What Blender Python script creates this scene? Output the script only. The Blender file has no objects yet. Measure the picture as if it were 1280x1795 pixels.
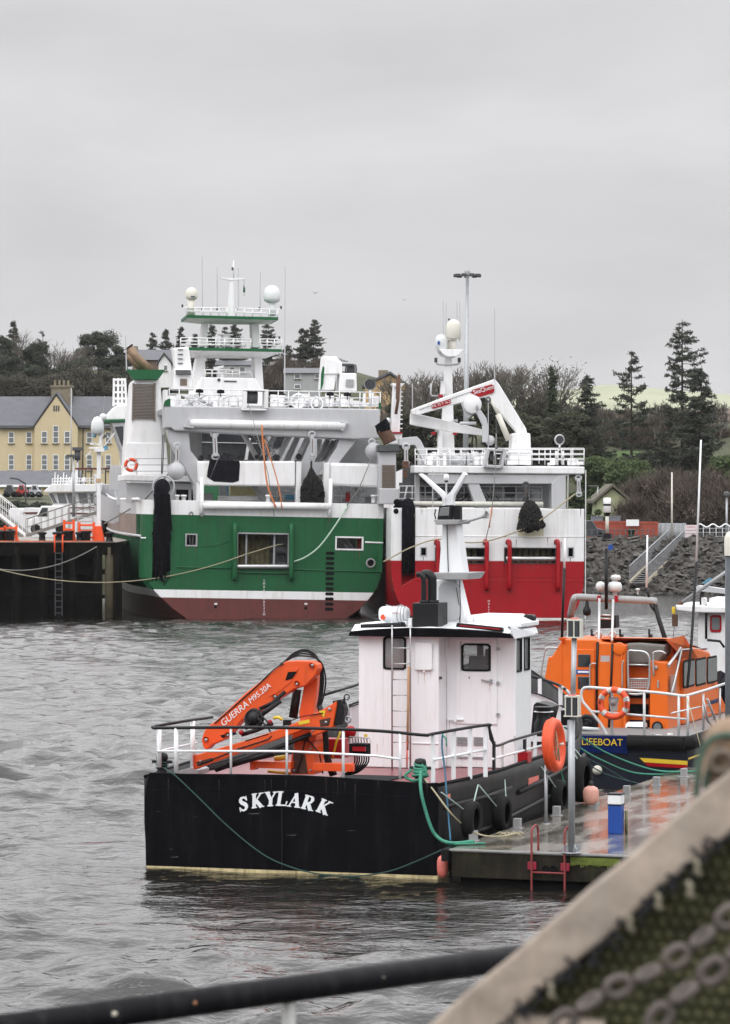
import bpy, math, random
import numpy as np
from mathutils import Vector, Matrix, noise
rnd = random.Random(7)
S = bpy.context.scene
COL = S.collection
# ------------------------------------------------------------------ camera
FPX, CH, HY = 5600.0, 6.84, 880.0
cam = bpy.data.cameras.new('camera'); camo = bpy.data.objects.new('camera', cam); COL.objects.link(camo)
camo.location = (0, 0, CH); camo.rotation_euler = (math.pi/2, 0, 0)
cam.sensor_fit = 'VERTICAL'; cam.sensor_height = 36.0; cam.lens = 36.0*FPX/1795
cam.shift_y = -(897.5-HY)/1795; cam.clip_start = .5; cam.clip_end = 5000
cam.dof.use_dof = True; cam.dof.focus_distance = 66; cam.dof.aperture_fstop = 14
S.camera = camo
# ------------------------------------------------------------------ world: even overcast
SUN_EL, SUN_AZ = math.radians(48), math.radians(205)     # azimuth clockwise from +Y; behind the camera
w = bpy.data.worlds.new('World'); S.world = w; w.use_nodes = True
nt = w.node_tree; N = nt.nodes; Lk = nt.links
for n in list(N): N.remove(n)
out = N.new('ShaderNodeOutputWorld'); bg = N.new('ShaderNodeBackground'); bg.inputs[1].default_value = .1
sky = N.new('ShaderNodeTexSky'); sky.sky_type = 'NISHITA'; sky.sun_disc = False
sky.sun_elevation = SUN_EL; sky.sun_rotation = SUN_AZ; sky.dust_density = 4; sky.air_density = 1.0
hs = N.new('ShaderNodeHueSaturation'); hs.inputs['Saturation'].default_value = .06
Lk.new(sky.outputs[0], hs.inputs['Color'])
tc = N.new('ShaderNodeTexCoord'); sx = N.new('ShaderNodeSeparateXYZ'); Lk.new(tc.outputs['Generated'], sx.inputs[0])
rmp = N.new('ShaderNodeValToRGB'); Lk.new(sx.outputs[2], rmp.inputs[0])
cr = rmp.color_ramp; cr.elements[0].position = 0.0; cr.elements[0].color = (7.2, 7.15, 7.2, 1)
cr.elements[1].position = 1.0; cr.elements[1].color = (23, 23.3, 24, 1)
for p, v in ((.03, 7.0), (.06, 6.75), (.09, 6.6), (.115, 6.85), (.145, 6.65), (.16, 7.0), (.2, 10.0), (.28, 16), (.5, 21)):
    e = cr.elements.new(p); e.color = (v*.995, v*.99, v*1.01, 1)
mp = N.new('ShaderNodeMapping'); mp.inputs['Scale'].default_value = (3.4, 3.4, 11); Lk.new(tc.outputs['Generated'], mp.inputs[0])
cn = N.new('ShaderNodeTexNoise'); cn.inputs['Scale'].default_value = 2.3; cn.inputs['Detail'].default_value = 5; cn.inputs['Roughness'].default_value = .52; cn.inputs['Distortion'].default_value = .25
Lk.new(mp.outputs[0], cn.inputs[0])
mr = N.new('ShaderNodeMapRange'); mr.inputs[1].default_value = .3; mr.inputs[2].default_value = .7; mr.inputs[3].default_value = .945; mr.inputs[4].default_value = 1.105
Lk.new(cn.outputs[0], mr.inputs[0])
mul = N.new('ShaderNodeVectorMath'); mul.operation = 'SCALE'; Lk.new(rmp.outputs[0], mul.inputs[0]); Lk.new(mr.outputs[0], mul.inputs['Scale'])
mx = N.new('ShaderNodeMix'); mx.data_type = 'RGBA'; mx.inputs[0].default_value = .92
Lk.new(hs.outputs[0], mx.inputs[6]); Lk.new(mul.outputs[0], mx.inputs[7]); Lk.new(mx.outputs[2], bg.inputs[0]); Lk.new(bg.outputs[0], out.inputs[0])
# ------------------------------------------------------------------ sun (soft, through cloud)
sl = bpy.data.lights.new('sun', 'SUN'); sl.energy = .75; sl.angle = math.radians(35); sl.color = (1, .98, .95)
so = bpy.data.objects.new('sun', sl); COL.objects.link(so)
sd = Vector((math.sin(SUN_AZ)*math.cos(SUN_EL), math.cos(SUN_AZ)*math.cos(SUN_EL), math.sin(SUN_EL)))
so.rotation_euler = sd.to_track_quat('Z', 'Y').to_euler(); so.location = (0, -20, 60)
S.view_settings.view_transform = 'Standard'; S.view_settings.look = 'None'; S.view_settings.gamma = 1; S.view_settings.exposure = 0.06
S.cycles.max_bounces = 6; S.cycles.caustics_reflective = False; S.cycles.caustics_refractive = False
# ------------------------------------------------------------------ materials
MATS = {}
def mat(name, col, rough=.5, metal=0, var=.12, vs=3.0, streak=None, sa=.35, ss=2.5, bump=0, bs=20, coat=0, spec=None):
    if name in MATS: return MATS[name]
    m = bpy.data.materials.new(name); m.use_nodes = True; nt = m.node_tree; b = nt.nodes['Principled BSDF']
    b.inputs['Roughness'].default_value = rough; b.inputs['Metallic'].default_value = metal
    if spec is not None: b.inputs['Specular IOR Level'].default_value = spec
    if coat: b.inputs['Coat Weight'].default_value = coat; b.inputs['Coat Roughness'].default_value = .15
    t = nt.nodes.new('ShaderNodeTexCoord'); n = nt.nodes.new('ShaderNodeTexNoise')
    n.inputs['Scale'].default_value = vs; n.inputs['Detail'].default_value = 5; n.inputs['Roughness'].default_value = .65
    nt.links.new(t.outputs['Object'], n.inputs[0])
    r = nt.nodes.new('ShaderNodeMapRange'); r.inputs[1].default_value = .28; r.inputs[2].default_value = .72
    r.inputs[3].default_value = 1-var; r.inputs[4].default_value = 1+var; nt.links.new(n.outputs[0], r.inputs[0])
    v = nt.nodes.new('ShaderNodeVectorMath'); v.operation = 'SCALE'; v.inputs[0].default_value = col; nt.links.new(r.outputs[0], v.inputs['Scale'])
    last = v.outputs[0]
    if streak:
        mp = nt.nodes.new('ShaderNodeMapping'); mp.inputs['Scale'].default_value = (ss, ss, ss*.12); nt.links.new(t.outputs['Object'], mp.inputs[0])
        n2 = nt.nodes.new('ShaderNodeTexNoise'); n2.inputs['Scale'].default_value = 2.2; n2.inputs['Detail'].default_value = 6; n2.inputs['Roughness'].default_value = .7
        nt.links.new(mp.outputs[0], n2.inputs[0])
        r2 = nt.nodes.new('ShaderNodeMapRange'); r2.inputs[1].default_value = .5; r2.inputs[2].default_value = .75; r2.inputs[3].default_value = 0; r2.inputs[4].default_value = sa
        nt.links.new(n2.outputs[0], r2.inputs[0])
        mix = nt.nodes.new('ShaderNodeMix'); mix.data_type = 'RGBA'; nt.links.new(r2.outputs[0], mix.inputs[0]); nt.links.new(last, mix.inputs[6])
        mix.inputs[7].default_value = (*streak, 1); last = mix.outputs[2]
    nt.links.new(last, b.inputs['Base Color'])
    if bump:
        n3 = nt.nodes.new('ShaderNodeTexNoise'); n3.inputs['Scale'].default_value = bs; n3.inputs['Detail'].default_value = 4; nt.links.new(t.outputs['Object'], n3.inputs[0])
        bp = nt.nodes.new('ShaderNodeBump'); bp.inputs['Strength'].default_value = 1; bp.inputs['Distance'].default_value = bump
        nt.links.new(n3.outputs[0], bp.inputs['Height']); nt.links.new(bp.outputs[0], b.inputs['Normal'])
    MATS[name] = m; return m
WHITE = mat('white_paint', (.79,.79,.795), .38, var=.04, vs=1.5, streak=(.42,.36,.29), sa=.45, ss=1.3, bump=.006, bs=.9)
CLEAN = mat('clean_white_paint', (.80,.818,.835), .3, var=.025, vs=2, streak=(.5,.4,.33), sa=.22, ss=3.5, bump=.0015, bs=2.5)
GREYW = mat('pale_grey_paint', (.47,.475,.49), .42, var=.05, vs=1.2, streak=(.3,.28,.26), sa=.35, ss=1.2)
GREYP = mat('grey_paint', (.3,.305,.31), .5, var=.1, vs=2, streak=(.16,.13,.11), sa=.4)
GREEN = mat('green_paint', (.012,.098,.036), .42, spec=.25, var=.1, vs=1.2, streak=(.03,.06,.035), sa=.55, ss=1.0, bump=.012, bs=.9)
MAROON = mat('antifouling_red', (.11,.022,.018), .6, var=.2, vs=1.5, streak=(.04,.02,.018), sa=.5, ss=1.6)
RED = mat('red_paint', (.33,.003,.009), .36, spec=.3, var=.08, vs=1, streak=(.16,.012,.012), sa=.5, ss=1.2, bump=.012, bs=.9)
SIDEREFL = mat('painted_side_reflection', (.19,.13,.105), .6, var=.3, vs=.8, streak=(.3,.26,.22), sa=.5, ss=.8)  # brown-grey colour stands in for the quay reflected in green paint
BLACK = mat('black_paint', (.0035,.0035,.005), .5, var=.3, vs=2.5, spec=.06, streak=(.022,.021,.023), sa=.4, ss=2.2, bump=.009, bs=1.6)
HULLSIDE = mat('scuffed_black_paint', (.010,.0097,.010), .5, var=.35, vs=2.5, spec=.25, streak=(.07,.066,.062), sa=.45, ss=2.5, bump=.002, bs=7)
BSTEEL = mat('black_steel', (.006,.006,.0075), .45, var=.3, vs=8, spec=.3)
STEEL = mat('galvanised_steel', (.36,.375,.39), .45, metal=.55, var=.15, vs=6, streak=(.2,.19,.18), sa=.3, ss=8)
ALU = mat('bare_aluminium', (.5,.5,.5), .35, metal=.8, var=.1, vs=9)
RUST = mat('rusty_steel', (.10,.048,.028), .85, var=.45, vs=6)
RUBBER = mat('black_rubber', (.008,.008,.0085), .8, spec=.2, var=.35, vs=5, bump=.004, bs=25)
GLASS = mat('dark_glass', (.02,.024,.028), .05, var=.05, spec=.8)
GLASSG = mat('grey_window_glass', (.14,.15,.155), .07, var=.12, vs=2, spec=.8)
ORANGE = mat('crane_orange', (.72,.088,.012), .38, var=.06, vs=4, streak=(.3,.035,.01), sa=.35, ss=3)
LBO = mat('lifeboat_orange', (.72,.13,.007), .36, var=.05, vs=3, streak=(.5,.1,.01), sa=.25, ss=2)
BUOYO = mat('lifebuoy_orange', (.72,.075,.016), .5, var=.12, vs=8, streak=(.35,.07,.04), sa=.4, ss=6)
QORANGE = mat('quay_orange', (.85,.085,.01), .5, var=.15, vs=3)
YELLOW = mat('yellow_paint', (.7,.48,.03), .45)
NAVY = mat('navy_paint', (.004,.012,.075), .25, var=.1)
NAVYB = mat('dark_navy_bottom', (.004,.006,.014), .4, var=.2)
BLUE = mat('pedestal_blue', (.005,.055,.30), .4, var=.06)
DECKRED = mat('red_deck_paint', (.19,.032,.038), .3, var=.3, vs=4)
ROPEG = mat('green_rope', (.05,.24,.16), .85, var=.3, vs=30)
ROPEDG = mat('dark_green_rope', (.02,.06,.05), .85, var=.3, vs=30)
ROPET = mat('tan_rope', (.34,.3,.2), .9, var=.3, vs=30)
ROPEB = mat('blue_rope', (.03,.12,.19), .85, var=.3, vs=30)
ROPEW = mat('pale_green_rope', (.4,.52,.42), .85, var=.2, vs=10)
ROPEGR = mat('grey_rope', (.2,.2,.19), .9, var=.2, vs=20)
ORG = mat('orange_hose', (.55,.18,.06), .6)
NET = mat('black_net', (.0045,.0045,.007), .95, var=.7, vs=5, spec=.1, bump=.12, bs=5)
CHAINM = mat('dark_chain', (.009,.007,.006), .85, var=.6, vs=12, bump=.03, bs=14)
NETBR = mat('brown_net', (.13,.115,.06), .95, var=.5, vs=4, bump=.05, bs=8)
LOUV = mat('brown_louvre', (.15,.115,.09), .6, var=.15)
PIPEB = mat('heat_brown_pipe', (.24,.16,.10), .5, metal=.3, var=.4, vs=1.5)
DARK = mat('dark_interior', (.009,.009,.01), .95, spec=.1, var=.4, vs=2)
DGREY = mat('dark_grey', (.06,.062,.065), .7, var=.25)
CANVAS = mat('grey_canvas', (.16,.15,.135), .9, var=.2, vs=4, bump=.02, bs=5)
PINK = mat('pink_fender', (.62,.16,.13), .5, var=.15)
BLACKCLOTH = mat('black_tarpaulin', (.005,.005,.008), .85, spec=.15, var=.5, vs=3, bump=.02, bs=4)
CREAMD = mat('cream_radome', (.62,.60,.53), .5, var=.04)
RADOME = mat('grey_radome', (.62,.64,.64), .5, var=.04)
WOOD = mat('ladder_wood', (.36,.2,.1), .7)
BLUEW = mat('blue_canvas', (.08,.28,.42), .7)
# ------------------------------------------------------------------ mesh helpers
V3 = Vector
SPLIT = set('lashing winch_heap aft_house_wall mid_house anchor_winch deck_machinery flood_lamp trough_post tool_box gutter mast_box mast_fitting mast_lamp winch corner_bollard fairlead drain anode_mark pipe_bracket diagonal_strut canted_plate hydraulic_pipe dark_reel exhaust_spike warning_sticker yellow_strap cylinder_cap dome_aerial roof_gear posts hoops flood_light bulwark_stay house_doorway opening_post net_guide door_window locker_opening brace blue_cloth rail_strap raft_cradle handle door_latch arch_clamp canopy_struts inner_pile ladder_handles deck_pipework side_ladder exhaust_pipe wall_fitting keyhole wheelhouse_window opening_beam rub_line opening_clutter outrigger_beam lift_cylinder crane_hook bracket wire drum_rim rails floodlight cable_run grab_rail deck_cleat mid_rail wall_trim net_pile opening_net crane_stripe_joint winch_gear vent_grille window_bar crane_detail rail_end_board mast_lantern boom_plate door_hinge grease_stain rust_run gantry_rail freeing_port whip_antenna mast_platform platform_rail stern_wire'.split())
class MB:
    def __init__(s): s.v = []; s.f = []; s.m = []; s.s = []; s.mi = 0
    def add(s, vs, fs, smooth=False):
        o = len(s.v); s.v += [tuple(v) for v in vs]
        for f in fs: s.f.append([i+o for i in f]); s.m.append(s.mi); s.s.append(smooth)
        return s
    def box(s, x0, x1, y0, y1, z0, z1):
        vs = [(x,y,z) for x in (x0,x1) for y in (y0,y1) for z in (z0,z1)]
        return s.add(vs, [(0,1,3,2),(4,6,7,5),(0,4,5,1),(2,3,7,6),(0,2,6,4),(1,5,7,3)])
    def prism(s, pts, y0, y1, d=None):            # pts: (x,z) outline, extruded along y
        n = len(pts); a = sum(pts[i][0]*pts[(i+1)%n][1]-pts[(i+1)%n][0]*pts[i][1] for i in range(n))
        if a < 0: pts = pts[::-1]
        if y0 > y1: y0, y1 = y1, y0
        vs = [(p[0],y0,p[1]) for p in pts]+[(p[0],y1,p[1]) for p in pts]
        return s.add(vs, [list(range(n)), list(range(2*n-1,n-1,-1))]+[(i,i+n,(i+1)%n+n,(i+1)%n) for i in range(n)])
    def slab(s, pts, z0, z1):                     # pts: (x,y) outline, extruded along z
        n = len(pts); a = sum(pts[i][0]*pts[(i+1)%n][1]-pts[(i+1)%n][0]*pts[i][1] for i in range(n))
        if a < 0: pts = pts[::-1]
        vs = [(p[0],p[1],z0) for p in pts]+[(p[0],p[1],z1) for p in pts]
        return s.add(vs, [list(range(n))[::-1], list(range(n,2*n))]+[(i,(i+1)%n,(i+1)%n+n,i+n) for i in range(n)])
    def side(s, pts, x0, x1):                     # pts: (y,z) outline, extruded along x
        n = len(pts); a = sum(pts[i][0]*pts[(i+1)%n][1]-pts[(i+1)%n][0]*pts[i][1] for i in range(n))
        if a < 0: pts = pts[::-1]
        if x0 > x1: x0, x1 = x1, x0
        vs = [(x0,p[0],p[1]) for p in pts]+[(x1,p[0],p[1]) for p in pts]
        return s.add(vs, [list(range(n))[::-1], list(range(n,2*n))]+[(i,(i+1)%n,(i+1)%n+n,i+n) for i in range(n)])
    def tube(s, pts, r, n=8, r1=None, cap=True):
        pts = [V3(p) for p in pts]; k = len(pts)
        if k < 2: return s
        vs = []; ref = None
        for i, p in enumerate(pts):
            a = pts[max(i-1,0)]; b = pts[min(i+1,k-1)]; t = (b-a)
            if t.length < 1e-9: t = V3((0,0,1))
            t.normalize()
            if ref is None: ref = V3((0,0,1)) if abs(t.z) < .9 else V3((1,0,0))
            u = ref - t*ref.dot(t)
            if u.length < 1e-6: u = t.orthogonal()
            u.normalize(); ref = u; w_ = t.cross(u)
            rr = r if r1 is None else r+(r1-r)*i/(k-1)
            for j in range(n):
                an = 2*math.pi*j/n; vs.append(p+u*(math.cos(an)*rr)+w_*(math.sin(an)*rr))
        fs = [(i*n+j, i*n+(j+1)%n, (i+1)*n+(j+1)%n, (i+1)*n+j) for i in range(k-1) for j in range(n)]
        s.add(vs, fs, n > 5)
        if cap: o = len(s.v)-k*n; s.f += [[o+j for j in range(n)][::-1], [o+(k-1)*n+j for j in range(n)]]; s.m += [s.mi]*2; s.s += [False]*2
        return s
    def bar(s, p0, p1, w_, h, up=(0,0,1)):        # rectangular bar
        p0, p1 = V3(p0), V3(p1); t = (p1-p0).normalized(); u = V3(up); sdv = t.cross(u)
        if sdv.length < 1e-4: sdv = t.cross(V3((0,1,0)))
        sdv.normalize(); u = sdv.cross(t).normalized(); vs = []
        for p in (p0, p1):
            for a, b in ((-1,-1),(1,-1),(1,1),(-1,1)): vs.append(p+sdv*(a*w_/2)+u*(b*h/2))
        return s.add(vs, [(0,1,2,3),(7,6,5,4),(0,4,5,1),(1,5,6,2),(2,6,7,3),(3,7,4,0)])
    def lathe(s, prof, n=20, loc=(0,0,0), axis=(0,0,1)):
        q = V3(axis).to_track_quat('Z','Y'); L = V3(loc); vs = []
        for r, h in prof:
            for j in range(n):
                a = 2*math.pi*j/n; vs.append(L+q@V3((r*math.cos(a), r*math.sin(a), h)))
        fs = [(i*n+j, i*n+(j+1)%n, (i+1)*n+(j+1)%n, (i+1)*n+j) for i in range(len(prof)-1) for j in range(n)]
        return s.add(vs, fs, True)
    def ball(s, c, r, n=12, sz=1.0):
        pr = [(max(r*math.sin(math.pi*i/n),1e-4), -r*sz*math.cos(math.pi*i/n)) for i in range(n+1)]
        return s.lathe(pr, n+4, c)
    def torus(s, c, R, r, axis=(0,0,1), n=24, k=8, seg=None):
        q = V3(axis).to_track_quat('Z','Y'); pts = [V3(c)+q@V3((R*math.cos(2*math.pi*i/n), R*math.sin(2*math.pi*i/n), 0)) for i in range(n)]
        vs = []
        for i, p in enumerate(pts):
            rad = (p-V3(c)).normalized(); ax = q@V3((0,0,1))
            for j in range(k): a = 2*math.pi*j/k; vs.append(p+rad*(r*math.cos(a))+ax*(r*math.sin(a)))
        idx = range(n) if seg is None else seg
        fs = [(i*k+j, ((i+1)%n)*k+j, ((i+1)%n)*k+(j+1)%k, i*k+(j+1)%k) for i in idx for j in range(k)]
        return s.add(vs, fs, True)
    def panel(s, x0, x1, z0, z1, y0, y1, holes):  # wall with rectangular openings
        xs = sorted({x0,x1,*[h[0] for h in holes],*[h[1] for h in holes]}); zs = sorted({z0,z1,*[h[2] for h in holes],*[h[3] for h in holes]})
        for i in range(len(xs)-1):
            run = None
            for j in range(len(zs)-1):
                cx, cz = (xs[i]+xs[i+1])/2, (zs[j]+zs[j+1])/2
                solid = not any(h[0]<cx<h[1] and h[2]<cz<h[3] for h in holes)
                if solid: run = [run[0], zs[j+1]] if run else [zs[j], zs[j+1]]
                if run and (not solid or j == len(zs)-2): s.box(xs[i], xs[i+1], y0, y1, run[0], run[1]); run = None
        return s
    def leaf(s, p, size, asp=1.0):
        p = V3(p); a = V3((rnd.gauss(0,1),rnd.gauss(0,1),rnd.gauss(0,1))).normalized(); b = a.orthogonal().normalized()
        return s.add([p-a*size*asp/2-b*size/3, p+a*size*asp/2, p-a*size*asp/2+b*size/3], [(0,1,2)])
    def mesh(s, name, mats):
        me = bpy.data.meshes.new(name); me.from_pydata(s.v, [], s.f)
        for m in (mats if isinstance(mats, (list,tuple)) else [mats]): me.materials.append(m)
        me.polygons.foreach_set('material_index', s.m); me.polygons.foreach_set('use_smooth', s.s)
        me.update(); return me
    def pieces(s):
        par = list(range(len(s.v)))
        def fd(a):
            while par[a] != a: par[a] = par[par[a]]; a = par[a]
            return a
        for f in s.f:
            r = fd(f[0])
            for q in f[1:]: par[fd(q)] = r
        gr = {}
        for i, f in enumerate(s.f): gr.setdefault(fd(f[0]), []).append(i)
        bb = []
        for g in gr.values():
            ids = {q for i in g for q in s.f[i]}; A = np.array([s.v[q] for q in ids]); bb.append([A.min(0)-.015, A.max(0)+.015, list(g)])
        ch = True
        while ch:
            ch = False; o = []
            for b in bb:
                for c in o:
                    if (b[0] <= c[1]).all() and (c[0] <= b[1]).all(): c[0] = np.minimum(b[0],c[0]); c[1] = np.maximum(b[1],c[1]); c[2] += b[2]; ch = True; break
                else: o.append(b)
            bb = o
        out = []
        for b in bb:
            ids = sorted({q for i in b[2] for q in s.f[i]}); mp = {q:k for k,q in enumerate(ids)}; m = MB(); m.v = [s.v[q] for q in ids]
            m.f = [[mp[q] for q in s.f[i]] for i in b[2]]; m.m = [s.m[i] for i in b[2]]; m.s = [s.s[i] for i in b[2]]; out.append(m)
        return out
    def build(s, name, mats, parent=None, bevel=0, label=None):
        if not s.v: return None
        if name in SPLIT:
            ps = s.pieces()
            if 1 < len(ps) <= 60:
                SPLIT.discard(name); r = [p.build(name, mats, parent, bevel, label) for p in ps]; SPLIT.add(name); return r[0]
        o = bpy.data.objects.new(name, s.mesh(name, mats)); COL.objects.link(o)
        if parent: o.parent = parent
        if bevel:
            b = o.modifiers.new('bevel', 'BEVEL'); b.width = bevel; b.segments = 2; b.limit_method = 'ANGLE'; b.angle_limit = math.radians(40)
        if label: o['label'] = label
        return o
    def solo(s, name, mats, label, cat, group=None, kind=None, bevel=0, org=None):
        a = np.array(s.v); mn, mxx = a.min(0), a.max(0)
        c = V3(((mn[0]+mxx[0])/2, (mn[1]+mxx[1])/2, mn[2])) if org is None else V3(org)
        s.v = [tuple(V3(v)-c) for v in s.v]
        o = s.build(name, mats, None, bevel); o.location = c; tag(o, label, cat, group, kind); return o
def tag(o, label=None, cat=None, group=None, kind=None):
    if label: o['label'] = label
    if cat: o['category'] = cat
    if group: o['group'] = group
    if kind: o['kind'] = kind
    return o
def empty(name, loc, label, cat, group=None, rot=0, M=None):
    o = bpy.data.objects.new(name, None); COL.objects.link(o); o.empty_display_size = .5
    if M is not None: o.matrix_world = M
    else: o.location = loc; o.rotation_euler = (0,0,rot)
    return tag(o, label, cat, group)
def copy_tree(o, parent=None):
    c = o.copy(); COL.objects.link(c)
    if parent: c.parent = parent
    for ch in list(o.children): copy_tree(ch, c)
    return c
def rr(x0, x1, z0, z1, r, n=3):                   # rounded rectangle outline
    pts = []
    for cx, cz, a0 in ((x1-r,z1-r,0),(x0+r,z1-r,90),(x0+r,z0+r,180),(x1-r,z0+r,270)):
        for i in range(n+1): a = math.radians(a0+90*i/n); pts.append((cx+r*math.cos(a), cz+r*math.sin(a)))
    return pts
def arc(p0, p1, sag, n=14):                       # hanging line
    p0, p1 = V3(p0), V3(p1)
    return [p0.lerp(p1, i/n)-V3((0,0,sag*4*(i/n)*(1-i/n))) for i in range(n+1)]
def spl(pts, n=6):                                # Catmull-Rom
    P = [V3(p) for p in pts]; P = [P[0]*2-P[1]]+P+[P[-1]*2-P[-2]]; o = []
    for i in range(1, len(P)-2):
        for k in range(n):
            t = k/n; a, b, c, d = P[i-1:i+3]
            o.append(.5*((2*b)+(c-a)*t+(2*a-5*b+4*c-d)*t*t+(3*b-a-3*c+d)*t**3))
    return o+[P[-2]]
def clipz(poly, z0, z1):
    def cl(ps, f, keep):
        o = []
        for i in range(len(ps)):
            a, b = ps[i-1], ps[i]; ka, kb = keep(a), keep(b)
            if ka != kb: t = (f-a[1])/(b[1]-a[1]); o.append((a[0]+(b[0]-a[0])*t, f))
            if kb: o.append(b)
        return o
    return cl(cl(poly, z0, lambda p: p[1] >= z0), z1, lambda p: p[1] <= z1)
CAM = V3((0,0,CH))
def ray(px, py): return V3(((px-640)/FPX, 1, (HY-py)/FPX))
def W(px, py, d): return CAM+ray(px, py)*d
def WZ(px, py, z): r = ray(px, py); return CAM+r*((z-CH)/r.z)
class Fr:                                          # a local frame: x to the right of the boat, y forward, z up from the water
    def __init__(s, x, y, ang=0, heel=0, z=0):
        s.M = Matrix.Translation((x,y,z)) @ Matrix.Rotation(math.radians(ang), 4, 'Z') @ Matrix.Rotation(math.radians(heel), 4, 'Y'); s.I = s.M.inverted()
        s.o = s.I@CAM
    def hit(s, px, py, i, val):
        d = s.I.to_3x3()@ray(px, py); return s.o+d*((val-s.o[i])/d[i])
    def p(s, px, py, y=0): return s.hit(px, py, 1, y)
    def px_(s, px, py, x): return s.hit(px, py, 0, x)
    def pz(s, px, py, z): return s.hit(px, py, 2, z)
    def xz(s, px, py, y=0): q = s.p(px, py, y); return (q.x, q.z)
    def poly(s, mb, pts, y0, y1): return mb.prism([s.xz(a, b, y0) for a, b in pts], y0, y1)
    def rect(s, mb, x0, z0, x1, z1, ya, yb):
        a = s.xz(x0, z0, ya); b = s.xz(x1, z1, ya); return mb.prism([(a[0],b[1]),(b[0],b[1]),(b[0],a[1]),(a[0],a[1])], ya, yb)
    def tb(s, mb, pts, r, n=7, r1=None): return mb.tube([s.p(*q) for q in pts], r, n, r1)
    def rail(s, mb, x0, y0, x1, y1, hpx, y, n, lv=(1,.5), r=.03, mid=None, yb=None):
        a = s.p(x0, y0, y); b = s.p(x1, y1, y if yb is None else yb); h = (s.p(x0, y0, y)-s.p(x0, y0+hpx, y)).z
        for l in lv: d = V3((0,0,h*(1-l))); mb.tube([a-d, b-d], r, 6)
        for i in range(n): q = a.lerp(b, i/(n-1)); mb.tube([q, q-V3((0,0,h))], r, 6)
        return mb
def text(body, size, name, m, parent, p, right, up, ext=.01, shear=0, sx=1.0):
    c = bpy.data.curves.new(name, 'FONT'); c.body = body; c.size = size; c.extrude = ext; c.align_x = 'CENTER'; c.align_y = 'CENTER'; c.shear = shear
    c.space_character = sx
    t = bpy.data.objects.new(name+'_tmp', c); COL.objects.link(t); bpy.context.view_layer.update()
    me = bpy.data.meshes.new_from_object(t.evaluated_get(bpy.context.evaluated_depsgraph_get())); COL.objects.unlink(t); bpy.data.objects.remove(t); bpy.data.curves.remove(c)
    me.materials.clear(); me.materials.append(m)
    o = bpy.data.objects.new(name, me); COL.objects.link(o); r, u = V3(right).normalized(), V3(up).normalized(); nn = r.cross(u)
    o.matrix_basis = Matrix(((r.x,u.x,nn.x,p[0]),(r.y,u.y,nn.y,p[1]),(r.z,u.z,nn.z,p[2]),(0,0,0,1)))
    if parent: o.parent = parent
    return o
# ================================================================== water
def water_material():
    m = bpy.data.materials.new('harbour_water'); m.use_nodes = True; nt = m.node_tree; b = nt.nodes['Principled BSDF']
    b.inputs['Base Color'].default_value = (.012,.011,.009,1); b.inputs['Roughness'].default_value = .06; b.inputs['IOR'].default_value = 1.6
    g = nt.nodes.new('ShaderNodeNewGeometry')
    prev = None
    for sc, dist, sx_, rot in ((.8,.07,.5,.25), (2.1,.075,.5,-.15), (5,.03,.45,.2), (11,.015,.5,.1)):
        mp = nt.nodes.new('ShaderNodeMapping'); mp.inputs['Scale'].default_value = (sx_*sc, sc, sc); mp.inputs['Rotation'].default_value = (0,0,rot)
        nt.links.new(g.outputs['Position'], mp.inputs[0])
        n = nt.nodes.new('ShaderNodeTexNoise'); n.inputs['Scale'].default_value = 1; n.inputs['Detail'].default_value = 3; n.inputs['Roughness'].default_value = .55; n.inputs['Distortion'].default_value = .35
        nt.links.new(mp.outputs[0], n.inputs[0])
        bp = nt.nodes.new('ShaderNodeBump'); bp.inputs['Strength'].default_value = 1; bp.inputs['Distance'].default_value = dist
        nt.links.new(n.outputs[0], bp.inputs['Height'])
        if prev: nt.links.new(prev.outputs[0], bp.inputs['Normal'])
        prev = bp
    nt.links.new(prev.outputs[0], b.inputs['Normal']); return m
WATER = water_material()
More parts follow.
